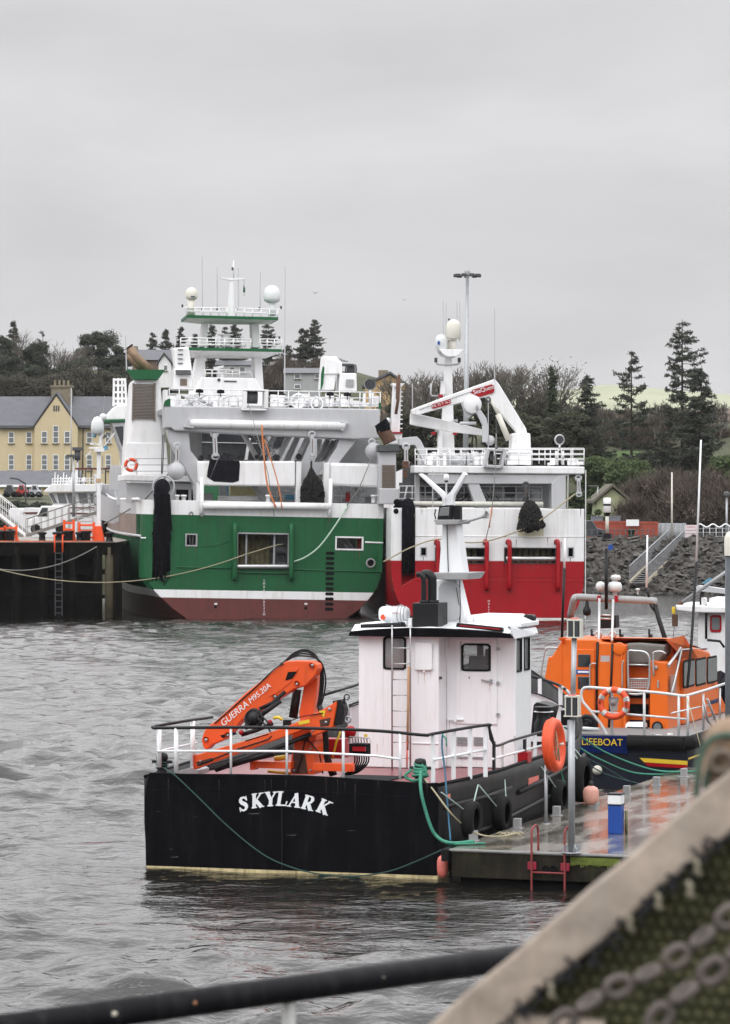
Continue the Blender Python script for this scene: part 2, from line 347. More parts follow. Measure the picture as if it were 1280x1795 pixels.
def water():
    xs = np.concatenate([np.arange(-90,-22,2.0), np.arange(-22,22,.11), np.arange(22,120,2.0)])
    ys = np.concatenate([np.arange(-6,36,2.0), np.arange(36,82,.13), np.arange(82,196,.27), np.arange(196,262,1.5)])
    X, Y = np.meshgrid(xs, ys); Z = np.zeros_like(X); r = np.random.RandomState(3)
    # slow patches where the wind puts more or less ripple on the surface
    patch = 0.68+.2*np.sin(X*.19+Y*.07+1)*np.sin(Y*.13-X*.05)+.12*np.sin(X*.45+Y*.21)
    for i in range(64):
        lam = 10**r.uniform(-.3,.6); th = math.radians(90+r.normal(0,34)); k = 2*math.pi/lam; a = .012*lam**.88*r.uniform(.5,1.4)
        ph = k*(X*math.cos(th)+Y*math.sin(th))+r.uniform(0,6.28)+.7*np.sin(.35*X+.2*Y+i); s_ = np.sin(ph); Z += a*(s_+.35*np.cos(2*ph)*-1)*patch*(np.clip((120-Y)/30,0,1) if lam < .95 else 1.0)
    lee = 1-.72*np.clip(1.3-np.abs(X-.5)/6,0,1)*np.clip((Y-45)/6,0,1)*np.clip((82-Y)/8,0,1)
    Z *= lee
    fade = np.clip((196-Y)/22, 0, 1)*(1-.35*np.clip((Y-90)/60,0,1)); Z *= fade*np.clip((22-np.abs(X))/4, 0, 1)
    V = np.stack([X,Y,Z], -1).reshape(-1,3); ny, nx = X.shape
    idx = np.arange(nx*ny).reshape(ny,nx); F = np.stack([idx[:-1,:-1], idx[:-1,1:], idx[1:,1:], idx[1:,:-1]], -1).reshape(-1,4)
    me = bpy.data.meshes.new('water'); me.vertices.add(len(V)); me.vertices.foreach_set('co', V.ravel())
    me.loops.add(F.size); me.loops.foreach_set('vertex_index', F.ravel().astype(np.int32)); me.polygons.add(len(F))
    me.polygons.foreach_set('loop_start', np.arange(0,F.size,4,dtype=np.int32)); me.polygons.foreach_set('loop_total', np.full(len(F),4,dtype=np.int32))
    me.polygons.foreach_set('use_smooth', np.ones(len(F),dtype=bool)); me.update(calc_edges=True); me.materials.append(WATER)
    o = bpy.data.objects.new('water', me); COL.objects.link(o); tag(o, 'rippled grey harbour water', 'water', None, 'structure')
water()
# ================================================================== land
def sm(a, b, t): t = min(max((t-a)/(b-a),0),1); return t*t*(3-2*t)
def gz(x, y):                                      # ground height
    if y < 236: return -1.5
    if y < 243: return -1.5+5.2*(y-236)/7
    base = 3.7
    R = base+max(0,y-262)*.185 if y < 330 else base+68*.185+(y-330)*.08
    Lf = base+max(0,y-262)*.033 if y < 410 else 8.5+(y-410)*.235
    Lf = min(Lf, 27); R = min(R, 16.5)
    t = sm(-2, 14, x*300/max(y,1)); h = Lf*(1-t)+R*t
    return h+.35*noise.noise(V3((x*.08,y*.08,0)))*min(1,max(0,(y-264)/20))
TERR = mat('rough_grass_ground', (.045,.05,.022), .95, var=.5, vs=.25, streak=(.1,.075,.045), sa=.5, ss=.12)
LAWN = mat('lawn_grass', (.055,.10,.02), .95, var=.3, vs=.6)
PALEH = mat('pale_hill_grass', (.27,.28,.19), .95, var=.25, vs=.012)
def grid(name, x0, x1, y0, y1, st, fn, m, label, cat):
    mb = MB(); nx = int((x1-x0)/st)+1; ny = int((y1-y0)/st)+1
    vs = [(x0+i*st, y0+j*st, fn(x0+i*st, y0+j*st)) for j in range(ny) for i in range(nx)]
    fs = [(j*nx+i, j*nx+i+1, (j+1)*nx+i+1, (j+1)*nx+i) for j in range(ny-1) for i in range(nx-1)]
    mb.add(vs, fs, True); o = mb.build(name, m); return tag(o, label, cat, None, 'structure')
grid('ground', -160, 200, 235, 560, 3.0, gz, TERR, 'rough green and brown hillside rising behind the harbour', 'ground')
grid('far_hill', -500, 700, 620, 1500, 30, lambda x,y: 4+sm(620,930,y)*31*sm(-60,70,x)+(4*math.sin(x*.011+1.2)+2.5*math.sin(x*.03))*sm(620,930,y), PALEH, 'pale green farmland hill on the far skyline', 'hill')
def patch(name, pts, m, label, cat, lift=.05, sub=10):
    # a sheet that follows the ground
    x0, x1 = min(p[0] for p in pts), max(p[0] for p in pts); y0, y1 = min(p[1] for p in pts), max(p[1] for p in pts)
    mb = MB(); nx, ny = 14, 10
    vs = [(x0+(x1-x0)*i/nx, y0+(y1-y0)*j/ny, 0) for j in range(ny+1) for i in range(nx+1)]
    vs = [(a,b,gz(a,b)+lift) for a,b,_ in vs]
    mb.add(vs, [(j*(nx+1)+i, j*(nx+1)+i+1, (j+1)*(nx+1)+i+1, (j+1)*(nx+1)+i) for j in range(ny) for i in range(nx)], True)
    return tag(mb.build(name, m), label, cat, None, 'structure')
patch('lawn', [(20,292),(29,303)], LAWN, 'bright mown lawn on the bank behind the trees', 'lawn', .4)
patch('lawn', [(33,286),(60,292)], LAWN, 'green lawn strip below the bungalow', 'lawn', .4)
ASPH = mat('quay_asphalt', (.09,.09,.09), .6, var=.2, vs=1)
patch('quay_road', [(-70,246),(120,262)], ASPH, 'grey quay road behind the sea wall', 'road', .06)
# ------------------------------------------------------------------ rock armour
ROCK = mat('rock_armour', (.08,.074,.067), .8, var=.6, vs=1.2, bump=.05, bs=3)
def riprap():
    mb = MB(); r = random.Random(5)
    for i in range(7600):
        x = r.uniform(-12, 42); t = r.random()**.85; y = 234.6+t*8.2; z = -1.2+t*5.1+r.uniform(-.15,.3)
        a, b, c = r.uniform(.2,.62), r.uniform(.2,.4), r.uniform(.06,.2); rot = Matrix.Rotation(r.uniform(-.6,.6),3,'Y')@Matrix.Rotation(r.uniform(-.6,.1),3,'X')@Matrix.Rotation(r.uniform(0,3.1),3,'Z')
        vs = []
        for sx_ in (-1,1):
            for sy in (-1,1):
                for sz in (-1,1): vs.append(V3((x,y,z))+rot@V3((sx_*a*r.uniform(.6,1), sy*b*r.uniform(.6,1), sz*c*r.uniform(.5,1.2))))
        mb.add(vs, [(0,1,3,2),(4,6,7,5),(0,4,5,1),(2,3,7,6),(0,2,6,4),(1,5,7,3)])
    mb.mi = 1; mb.box(-14, 46, 236.2, 243, -2, -.2)
    tag(mb.build('rock_armour', [ROCK, mat('shore_mud', (.06,.048,.038), .8, var=.4, vs=1)]), 'sloping sea defence of dark slab rocks', 'rocks', None, 'stuff')
riprap()
# ================================================================== trees
NEEDLE = mat('conifer_needles', (.036,.042,.028), .9, var=.5, vs=.6)
NEEDL2 = mat('dark_foliage', (.033,.04,.026), .95, var=.45, vs=.4)
IVY = mat('ivy_foliage', (.03,.042,.018), .8, var=.5, vs=.8)
BARK = mat('dark_bark', (.05,.042,.035), .95, var=.3)
TWIG = mat('winter_twigs', (.12,.105,.09), .95, var=.3)
BRAMB = mat('brown_bramble', (.085,.067,.053), .95, var=.4, vs=.5)
BUSH = mat('bush_foliage', (.045,.068,.02), .9, var=.5, vs=.7)
def conifer_meshes(h, wd, dens, sparse, seed, top_bare=0.0, base=.06):
    global rnd; rnd = random.Random(seed); t = MB(); c = MB(); r = rnd
    bx, by = r.uniform(-.03,.03)*h, r.uniform(-.02,.02)*h
    ax = lambda z: V3((bx*(z/h)**2, by*(z/h)**2, z))
    t.tube([ax(h*k) for k in (0,.35,.7,1)], h*.013, 7, h*.002)
    n = int(h*dens); lean = r.uniform(0,6.28)
    for i in range(n):
        u = (i+r.random())/n; z = h*(base+(1-base)*u*.985); gap = noise.noise(V3((seed*3.1,u*7,0)))
        R = wd/2*((1-u)**.52*.95+.06)*(1+.22*gap)*r.uniform(.85,1.15)
        if sparse and r.random() < .1: continue
        for k in range(r.randint(4,6) if not sparse else r.randint(3,5)):
            az = r.uniform(0,6.283); L = R*r.uniform(.45,1.12)*(1+.18*math.cos(az-lean)); dz = L*r.uniform(-.28,.10)
            st = ax(min(z+r.uniform(-.6,.6)*h/n, h*.99)); tip = st+V3((math.cos(az)*L, math.sin(az)*L, dz)); mid = st.lerp(tip,.55)+V3((0,0,-.05*L)); tip.z += .10*L
            t.tube([st, mid, tip], .02+.011*L, 3, .008, cap=False); sd = V3((-math.sin(az),math.cos(az),0))
            m = int(L*(5.5 if sparse else 8))+3
            for q in range(m):
                f = r.uniform(.12,1.0) if not sparse else r.uniform(.25,1)**.8; p = st.lerp(mid, f/.55) if f < .55 else mid.lerp(tip, (f-.55)/.45)
                tl = (.25+.33*L*(1.05-f))*r.uniform(.4,1.1); d = (sd*r.choice((-1,1))+V3((math.cos(az),math.sin(az),0))*.6+V3((0,0,r.uniform(-.35,.1)))).normalized()*tl
                w_ = V3((0,0,r.uniform(.03,.075)))+d.cross(V3((0,0,1)))*.05
                c.add([p-w_*.5,p+d*.5-w_*1.2,p+d,p+d*.5+w_*1.2],[(0,1,2,3)])
                for _ in range(4): g = r.random(); c.leaf(p+d*g+V3((r.gauss(0,.07),r.gauss(0,.07),r.gauss(0,.06)-.04)), r.uniform(.09,.2), 2.6)
    return t, c
def bare_meshes(h, wd, seed, ivy=0, lv=5, fol=0):
    global rnd; rnd = random.Random(seed); t = MB(); c = MB(); r = rnd; tips = []
    def grow(p, d, L, rad, k):
        q = p+d*L*.55+V3((r.gauss(0,.05*L), r.gauss(0,.05*L), 0)); e = q+(d+V3((r.gauss(0,.12), r.gauss(0,.12), .1))).normalized()*L*.5
        t.tube([p, q, e], rad, 5 if k > 2 else 3, rad*.62, cap=False)
        if ivy and k > 2:
            for _ in range(int(L*60*ivy)): f = r.random(); c.leaf(p.lerp(e,f)+V3((r.gauss(0,.35),r.gauss(0,.35),r.gauss(0,.2))), r.uniform(.15,.32))
        if k == 0: tips.append(e); return
        for _ in range(r.choice((2,3,3,4) if k > 1 else (2,3))):
            nd = (d+V3((r.gauss(0,.5)*wd, r.gauss(0,.5)*wd, r.uniform(-.05,.35)))).normalized()
            grow(p.lerp(e, r.uniform(.5,1)), nd, L*r.uniform(.58,.82), max(rad*.55,.02), k-1)
    for s_ in range(2): grow(V3((r.uniform(-.3,.3),r.uniform(-.3,.3),0)), V3((r.uniform(-.15,.15),r.uniform(-.1,.1),1)).normalized(), h*.3, h*.016, lv)
    mx_ = max(v.z for v in tips); f = h/mx_
    t.v = [(a*f,b*f,z*f) for a,b,z in t.v]; c.v = [(a*f,b*f,z*f) for a,b,z in c.v]
    if fol:
        for p in tips:
            for _ in range(fol): c.leaf(V3(p)*f+V3((r.gauss(0,.5),r.gauss(0,.5),r.gauss(0,.4))), r.uniform(.12,.28))
    return t, c
def broad_meshes(h, wd, seed, dens=1.0, rag=.5, twig=0):   # dense evergreen mass or thicket
    global rnd; rnd = random.Random(seed); t = MB(); c = MB(); r = rnd
    t.tube([(0,0,0),(.2,0,h*.4),(0,.1,h*.8)], h*.02, 7, h*.006)
    cl = []
    for i in range(int(52*dens)):
        u = r.uniform(.06,1); a = r.uniform(0,6.283); R = wd/2*min(1,(1.12-u)*2.2)**.6*r.uniform(.15,1)*(1+.35*noise.noise(V3((seed,u*4,a))))
        cl.append((V3((math.cos(a)*R, math.sin(a)*R, h*u*.93)), r.uniform(.08,.19)*wd))
    for p, R in cl:
        t.tube([(0,0,max(0,p.z-R*2.5)), p], .06, 4, .02, cap=False)
        if twig:
            for _ in range(twig):
                q = p+V3((r.gauss(0,R*.6),r.gauss(0,R*.6),r.gauss(0,R*.45))); d = V3((r.gauss(0,.5),r.gauss(0,.5),r.uniform(.1,1))).normalized()*r.uniform(.5,1.3); k_ = V3((r.gauss(0,.12),0,.1))
                w_ = V3((.022,.01,0)); c.add([q-w_,q+w_,q+d+k_+w_*.4,q+d+k_-w_*.4],[(0,1,2,3)])
        for _ in range(int((60 if twig else 380)*dens**.3)):
            d = V3((r.gauss(0,1),r.gauss(0,1),r.gauss(0,1))).normalized()*R*r.uniform(.5,1.0+rag*r.random()); d.z *= .62
            c.leaf(p+d, r.uniform(.12,.34))
    return t, c
TCACHE = {}
def tree(px, ytop, d, kind, label, cat, seed, wpx=None, ybase=None, **kw):
    x = (px-640)/FPX*d; z0 = gz(x, d)-.3; h = W(px, ytop, d).z-z0; wd = (wpx or 50)/FPX*d
    if kind == 'con': t, c = conifer_meshes(h, wd, kw.get('dens',1.9), kw.get('sparse',False), seed, base=kw.get('base',.06))
    elif kind == 'bare': t, c = bare_meshes(h, kw.get('spread',1), seed, kw.get('ivy',0), kw.get('lv',5), kw.get('fol',0))
    else: t, c = broad_meshes(h, wd, seed, kw.get('dens',1), twig=kw.get('twig',0))
    name = {'con':'conifer_tree','bare':'bare_tree','broad':'evergreen_tree'}[kind]
    e = empty(name, (x,d,z0), label, cat, kw.get('group')); t.build('trunk', TWIG if kind == 'bare' else BARK, e)
    if c.v: c.build('crown', kw.get('m', NEEDLE), e)
    return e
G1, G2, G3 = 'trees on the left skyline', 'trees behind the trawlers', 'tall trees on the right bank'
tree(27,560,450,'con','tall narrow spruce at the far left of the skyline','tree',1,52,dens=2.2,group=G1)
tree(50,572,446,'bare','thin ragged bare tree beside the leftmost spruce','tree',2,spread=.8,ivy=.3,group=G1,m=NEEDL2)
tree(78,580,440,'con','sparse wind-torn conifer left of the dense round evergreen','tree',3,66,sparse=True,dens=1.2,group=G1)
tree(172,570,450,'broad','dense rounded dark evergreen left of the green funnel','tree',4,84,dens=1.5,group=G1,m=NEEDL2)
for i,(px,yt,wp,lb) in enumerate(((10,602,70,'dark clump of evergreen at the left edge of the picture'),(108,622,80,'low dark evergreen between the wispy conifer and the round evergreen'),(140,618,60,'dark evergreen just left of the round evergreen'),(215,612,50,'small dark evergreen behind the brown exhaust pipes'),(55,630,70,'broad dark evergreen under the leftmost spruce'))):
    tree(px,yt,436-i*2,'broad',lb,'tree',20+i,wp,dens=1.1,group=G1,m=NEEDL2)
for i,(px,yt,wp) in enumerate(((30,652,110),(95,648,110),(160,640,120),(215,650,90),(0,650,90))):
    tree(px,yt,424,'broad',['brown-green thicket above the slate roof, left of the stone chimney','thicket right above the stone chimney of the yellow building','thicket above the right end of the yellow building','thicket behind the bridge of the green trawler','thicket at the far left edge above the slate roof'][i],'tree',40+i,wp,dens=1.5,group='thickets above the yellow building',m=mat('brown_thicket',(.05,.045,.032),.95,var=.4,vs=.5))
for i,(px,yt,wp,lb) in enumerate(((268,583,44,'small spruce, first to the right of the exhaust pipes'),(290,576,40,'slender small spruce just left of the white deck crane'),(315,573,38,'small spruce behind the green trawler rail, left of its mast legs'),(342,585,36,'low spruce between two taller ones behind the green trawler'),(372,568,40,'spruce seen between the platforms, left of the mast'),(395,574,38,'small spruce right behind the mast foot'),(415,564,52,'broader spruce right of the mast between the platforms'),(470,566,60,'spruce behind the right leg of the upper platform'),(503,604,44,'low spruce left of the tall pair beside the green trawler'),(530,575,60,'left one of the tall spruce pair beside the green trawler'),(549,560,70,'tallest spruce right of the green trawler mast'))):
    tree(px,yt,478,'con',lb,'tree',60+i,wp,dens=2.6,group='spruces on the middle skyline')
tree(490,628,470,'broad','low bush left of the grey house','tree',80,70,dens=.8,m=BRAMB,twig=130)
tree(560,640,476,'broad','brown bush behind the grey house roof','tree',81,60,dens=.8,m=BRAMB,twig=130)
for i,(px,yt,wp,kd,lb) in enumerate(((6,580,60,'broad','tall dark evergreen cut by the left picture edge'),(64,592,70,'broad','dark evergreen between the ragged bare tree and the wispy conifer'),(38,588,0,'bare','bare tree in front of the leftmost spruce'),(98,596,0,'bare','thin bare tree right of the wispy conifer'),(118,604,0,'bare','bare tree left of the round evergreen'),(208,600,60,'broad','dark evergreen shoulder right of the round evergreen'))):
    tree(px,yt,441+i,kd,lb,'tree',210+i,wp,dens=1.6,spread=.9,lv=6,group=G1,m=NEEDL2)
bl = (('bare tree just right of the yellow gable on the skyline',690,652,.9,0),('bare tree behind the red trawler exhaust mast',722,645,1,0),('bare tree left of the red trawler domes',750,640,1,0),('bare tree behind the red trawler mast',778,648,1,0),('bare tree left of the tall floodlight mast',803,645,1,0),('ivy-clad tree right of the tall floodlight mast',848,640,.7,.35),('bare tree behind the crane peak',872,630,.9,.15),('wide bare tree right of the crane peak',893,634,1.1,.1),('bare tree low over the crane boom',830,660,1,0),('bare tree sloping down right of the crane',918,668,1,.1),('bare shrubby tree left of the ivy column',940,690,1,0))
for i,(lb,px,yt,sp,iv) in enumerate(bl):
    tree(px,yt,300+(i%3)*6,'bare',lb,'tree',100+i,spread=sp,ivy=iv,group=G2,m=IVY,lv=6,fol=0)
for i,(px,yt) in enumerate(((700,700),(745,695),(800,705),(860,700),(905,720),(950,725),(1000,720))):
    tree(px,yt,292,'broad',['low evergreen bush beside the red trawler exhaust','low evergreen bush left of the red trawler mast','low evergreen bush behind the crane boom end','low evergreen bush behind the crane drum','low evergreen bush behind the crane pedestal','low evergreen bush left of the searchlight','low evergreen bush above the searchlight'][i],'tree',120+i,80,dens=1.1,group='evergreen bushes behind the red trawler',m=mat('mixed_undergrowth',(.042,.045,.025),.95,var=.5,vs=.4))
tree(968,640,296,'con','ivy-wrapped column of a tree right of the crane','tree',130,34,dens=3,group=G3,m=IVY)
tree(985,633,300,'bare','bare-topped tree just right of the ivy column','tree',131,spread=.85,ivy=.15,fol=1,group=G3,m=NEEDLE)
tree(1030,655,298,'con','dense dark conifer left of the sparse pointed one','tree',132,84,dens=2.8,group=G3)
tree(1107,614,290,'con','sparse pointed conifer between the dense one and the giant','tree',133,120,sparse=True,dens=2.4,group=G3)
tree(1196,560,292,'con','tallest giant conifer on the right bank','tree',134,138,sparse=True,dens=3.0,group=G3)
tree(1228,640,286,'con','dark dense conifer in front of the giant one','tree',135,110,dens=2.6,group=G3)
tree(1040,800,276,'broad','dark green bush above the cottage roof','tree',136,90,m=BUSH)
tree(1100,808,272,'broad','green bush right of the cottage roof','tree',137,110,m=BUSH)
tree(1165,835,266,'broad','brown bramble bank left of the thin white pole','tree',138,120,dens=1.5,m=BRAMB,twig=130)
tree(1235,842,264,'broad','brown bramble bank at the right edge','tree',139,120,dens=1.5,m=BRAMB,twig=130)
tree(1120,862,266,'broad','low brown bramble right of the cottage','tree',140,90,dens=1.3,m=BRAMB,twig=130)
tree(1040,872,264,'broad','low green shrub left of the cottage','tree',141,50,m=BUSH)
tree(1200,868,262,'broad','brown bramble behind the flat-roofed shed','tree',142,100,dens=1.3,m=BRAMB,twig=130)
tree(1108,884,256,'broad','ragged shrub growing against the right side of the cottage','shrub',150,60,dens=.8,m=BRAMB,twig=120)
tree(1050,893,256,'broad','low shrub at the left foot of the cottage','shrub',151,50,dens=.6,m=BUSH)
tree(1275,800,284,'broad','green hedge at the right edge below the bungalow','tree',143,90,m=BUSH)
tree(1150,800,296,'broad','dark shrub under the giant conifer','tree',144,110,dens=1.2,m=NEEDL2)
tree(1265,862,262,'broad','brown bramble behind the wavy railing','tree',145,90,dens=1.2,m=BRAMB,twig=130)
for i,(px,yt,wp) in enumerate(((945,712,90),(1000,700,90),(1060,705,90),(1095,712,80),(1150,700,90),(1255,700,70),(1075,745,110),(1180,740,110),(1010,760,100),(1120,765,110),(1245,770,60))):
    tree(px,yt,304+(i%4)*5,'bare' if i < 6 else 'broad',['grey-brown bare tree behind the ivy column','bare tree between the ivy column and the dense conifer','bare tree right of the dense conifer','bare tree behind the pointed conifer','bare tree left of the giant conifer trunk','bare tree between the giant conifer and the bungalow','brown thicket under the pointed conifer','brown thicket under the giant conifer','brown thicket under the dense conifer','brown thicket between the pointed and the giant conifers','brown thicket beside the bungalow door'][i],'tree',160+i,wp,spread=1.1,lv=6,twig=120,dens=1.0,group='grey-brown belt of trees on the right bank',m=BRAMB)
for i,(px,yt,wp) in enumerate(((-10,878,70),(30,882,70),(62,880,70),(92,884,60))):
    tree(px,yt,285,'broad',['dark hedge bush at the left edge above the gangway','dark hedge bush behind the gangway head','dark hedge bush left of the white boat','dark hedge bush partly behind the white boat'][i],'bush',190+i,wp,dens=.7,m=NEEDL2,group='hedge behind the pier')
# ================================================================== buildings
CREAM = mat('yellow_render', (.55,.46,.29), .85, var=.07, vs=.3, streak=(.38,.33,.2), sa=.35, ss=.4)
SLATE = mat('slate_roof', (.085,.088,.10), .6, var=.18, vs=.8, streak=(.05,.05,.055), sa=.5, ss=.5)
STONE = mat('chimney_stone', (.2,.17,.12), .9, var=.3)
TILE = mat('brown_tiles', (.12,.09,.07), .8, var=.2, vs=2)
GREYR = mat('grey_render', (.33,.34,.34), .85, var=.08, vs=.5)
def win(fr, root, x0, z0, x1, z1, y, bars=2, wf=CLEAN, gl=GLASSG, proud=.06, t=.07):
    a = fr.xz(x0, z0, y); b = fr.xz(x1, z1, y); X0, X1, Z1, Z0 = a[0], b[0], a[1], b[1]; m = MB()
    m.box(X0,X0+t,y-proud,y,Z0,Z1); m.box(X1-t,X1,y-proud,y,Z0,Z1)
    for k in range(bars+1): z = Z0+(Z1-Z0-t)*k/bars; m.box(X0+t,X1-t,y-proud+.01,y,z,z+t)
    f = m.build('window', wf, root); g = MB(); g.box(X0+t*.5,X1-t*.5,y-proud*.4,y+.1,Z0+t*.5,Z1-t*.5); g.build('pane', gl, f); s_ = MB(); s_.box(X0-t,X1+t,y-.25,y,Z0-t*1.2,Z0); s_.build('sill', STONE, f)
def big_house():
    d = 400; fr = Fr(0, d); e = empty('harbour_building', (0,d,0), 'long two-storey yellow building with slate roof and pointed gable', 'building'); 
    z0 = 6.0; eave = fr.xz(0,748,0)[1]; ridge = fr.xz(0,697,5)[1]; xl = fr.xz(-140,748,0)[0]; xr = fr.xz(232,748,0)[0]
    MB().box(xl, xr, 0, 10, z0, eave).build('wall', CREAM, e)
    r = MB(); r.side([(-.5,eave-.1),(-.5,eave+.15),(5,ridge+.15),(10.5,eave+.15),(10.5,eave-.1)], xl-.3, xr+.3); r.build('roof', SLATE, e)
    g = MB(); pts = [fr.xz(a,b,-1.2) for a,b in ((58,748),(99,692),(139,748))]; xa, xb = pts[0][0], pts[2][0]
    g.prism([(xa+.2,z0),(xa+.2,pts[0][1]),(pts[1][0],pts[1][1]-.15),(xb-.2,pts[2][1]),(xb-.2,z0)], -1.2, 0.0); g.build('gable', CREAM, e)
    gr = MB()
    for q in (0,2): gr.bar((pts[q][0]+(-.25 if q==0 else .25),1.9,pts[q][1]-.1),(pts[1][0],1.9,pts[1][1]+.12),.0,.22) if 0 else gr.add([(pts[q][0],-1.35,pts[q][1]-.1),(pts[1][0],-1.35,pts[1][1]+.1),(pts[1][0],5,pts[1][1]+.1),(pts[q][0],5,pts[q][1]-.1),(pts[q][0],-1.35,pts[q][1]+.12),(pts[1][0],-1.35,pts[1][1]+.36),(pts[1][0],5,pts[1][1]+.36),(pts[q][0],5,pts[q][1]+.12)],[(0,1,2,3),(4,5,6,7),(0,1,5,4),(2,3,7,6),(0,3,7,4),(1,2,6,5)])
    gr.build('gable_roof', SLATE, e)
    a = fr.xz(90,679,3.5); b = fr.xz(125,705,3.5); m = MB(); m.box(a[0],b[0],3.5,5.5,b[1]-1,a[1]); m.box(a[0]-.15,b[0]+.15,3.35,5.65,a[1],a[1]+.25)
    for k in range(4): m.lathe([(.16,0),(.13,.7)],8,(a[0]+.4+k*.55,4.5,a[1]+.25))
    m.build('chimney', STONE, e)
    for px in (20,51): win(fr,e,px-5,757,px+5,777,0); win(fr,e,px-5,797,px+5,824,0,3)
    for px in (157,190,215): win(fr,e,px-5,757,px+5,777,0); win(fr,e,px-5,797,px+5,824,0,3)
    for px in (-30,-62,-94): win(fr,e,px-5,757,px+5,777,0); win(fr,e,px-5,797,px+5,824,0,3)
    for px in (78,98,118): win(fr,e,px-5,(746 if px==98 else 756),px+5,777,-1.2,3 if px==98 else 2); win(fr,e,px-5,797,px+5,824,-1.2,3)
    for k in (-1,0,1): m = MB(); a = fr.xz(99+k*4-1.3,711,-1.2); b = fr.xz(99+k*4+1.3,721,-1.2); m.box(a[0],b[0],-1.24,-1.1,b[1],a[1]); m.build('gable_slit', DGREY, e)
    m = MB(); fr.tb(m,[(146,748,-.1),(145,830,-.1)],.07); m.build('downpipe', DGREY, e)
    m = MB(); fr.tb(m,[(0,750,-.55),(56,750,-.55)],.08); fr.tb(m,[(141,750,-.55),(232,750,-.55)],.08); m.build('gutter', DGREY, e)
    d2 = 383; f2 = Fr(0,d2); e2 = empty('low_outbuilding', (0,d2,0), 'low yellow outbuilding with dark slate roof below the long building', 'building')
    zt = f2.xz(0,825,2)[1]; ze = f2.xz(0,850,0)[1]; x0 = f2.xz(-150,850,0)[0]; x1 = f2.xz(137,850,0)[0]
    MB().box(x0,x1,0,6,5.5,ze).build('wall', CREAM, e2); MB().side([(-.4,ze),(3,zt),(6.4,ze)],x0-.2,x1+.2).build('roof', SLATE, e2)
    for px in (24,36,49,70,-20): win(f2,e2,px-3,853,px+3,864,0,1)
    MB().side([(-.45,ze-.25),(-.42,ze+.02),(-.3,ze+.02),(-.3,ze-.25)],x0-.2,x1+.2).build('fascia', CLEAN, e2)
big_house()
def house(name, label, d, x0, x1, yr, ye, yb, wallm, roofm, wins=(), depth=8, gable=None, chim=None):
    fr = Fr(0,d); e = empty(name,(0,d,0),label,'house'); a = fr.xz(x0,ye,0); b = fr.xz(x1,yb,0); zr = fr.xz(0,yr,depth/2)[1]
    zb = b[1]-2
    if gable is None:
        MB().box(a[0],b[0],0,depth,zb,a[1]).build('wall', wallm, e); MB().side([(-.4,a[1]),(depth/2,zr),(depth+.4,a[1])],a[0]-.3,b[0]+.3).build('roof', roofm, e)
    else:
        xm = fr.xz(gable,0,0)[0]; zr = fr.xz(0,yr,0)[1]
        MB().prism([(a[0],zb),(a[0],a[1]),(xm,zr-.15),(b[0],a[1]),(b[0],zb)],0,depth).build('wall', wallm, e)
        m = MB()
        for xa in (a[0]-.3,b[0]+.3): m.add([(xa,-.35,a[1]-.15),(xm,-.35,zr),(xm,depth,zr),(xa,depth,a[1]-.15),(xa,-.35,a[1]+.08),(xm,-.35,zr+.24),(xm,depth,zr+.24),(xa,depth,a[1]+.08)],[(0,1,2,3),(4,5,6,7),(0,1,5,4),(2,3,7,6),(0,3,7,4),(1,2,6,5)])
        m.build('roof', roofm, e)
    for w_ in wins: win(fr,e,*w_,0,1)
    if chim: c0 = fr.xz(chim,yr-6,depth/2); m = MB(); m.box(c0[0]-.5,c0[0]+.5,depth/2-.4,depth/2+.4,zr-1.5,c0[1]); m.build('chimney', STONE, e)
    return e
house('grey_house','grey rendered two-storey house with slate roof beside the tall spruce',455,500,562,645,654,684,GREYR,SLATE,((516,655,527,664),(552,656,560,664),(516,674,527,682)))
house('terrace_house','long slate-roofed house behind the white deck crane',470,232,312,613,631,652,mat('brown_brick',(.16,.11,.08),.9,var=.2),SLATE,((285,638,293,647),(300,636,306,645)),chim=236)
house('white_gabled_house','small white gabled house beside the white deck crane',462,278,300,620,637,655,WHITE,SLATE,((287,640,294,650),),gable=288)
house('roadside_house','pale house seen through the mast legs of the green trawler',472,380,448,632,640,656,GREYW,SLATE,((402,643,412,652),(420,643,430,652)))
house('ochre_gabled_house','ochre gabled house on the skyline between the two trawlers',330,640,712,655,676,700,mat('ochre_render',(.5,.34,.16),.9,var=.1),SLATE,(),gable=684,chim=672)
house('cream_bungalow','cream bungalow with brown tiled roof at the right edge',322,1232,1345,716,752,786,CREAM,TILE,((1262,758,1270,784),(1284,760,1300,775)))
house('green_cottage','pale green gabled cottage behind the red containers',258,1046,1102,853,879,915,mat('pale_green_render',(.30,.32,.19),.9,var=.25,vs=.8),mat('mossy_roof',(.1,.09,.065),.9,var=.4,vs=1),(),gable=1074)
house('flat_roofed_shed','flat-roofed cream shed beside the wavy railing',266,1143,1212,908,911,940,CREAM,DGREY,((1152,915,1166,932),))
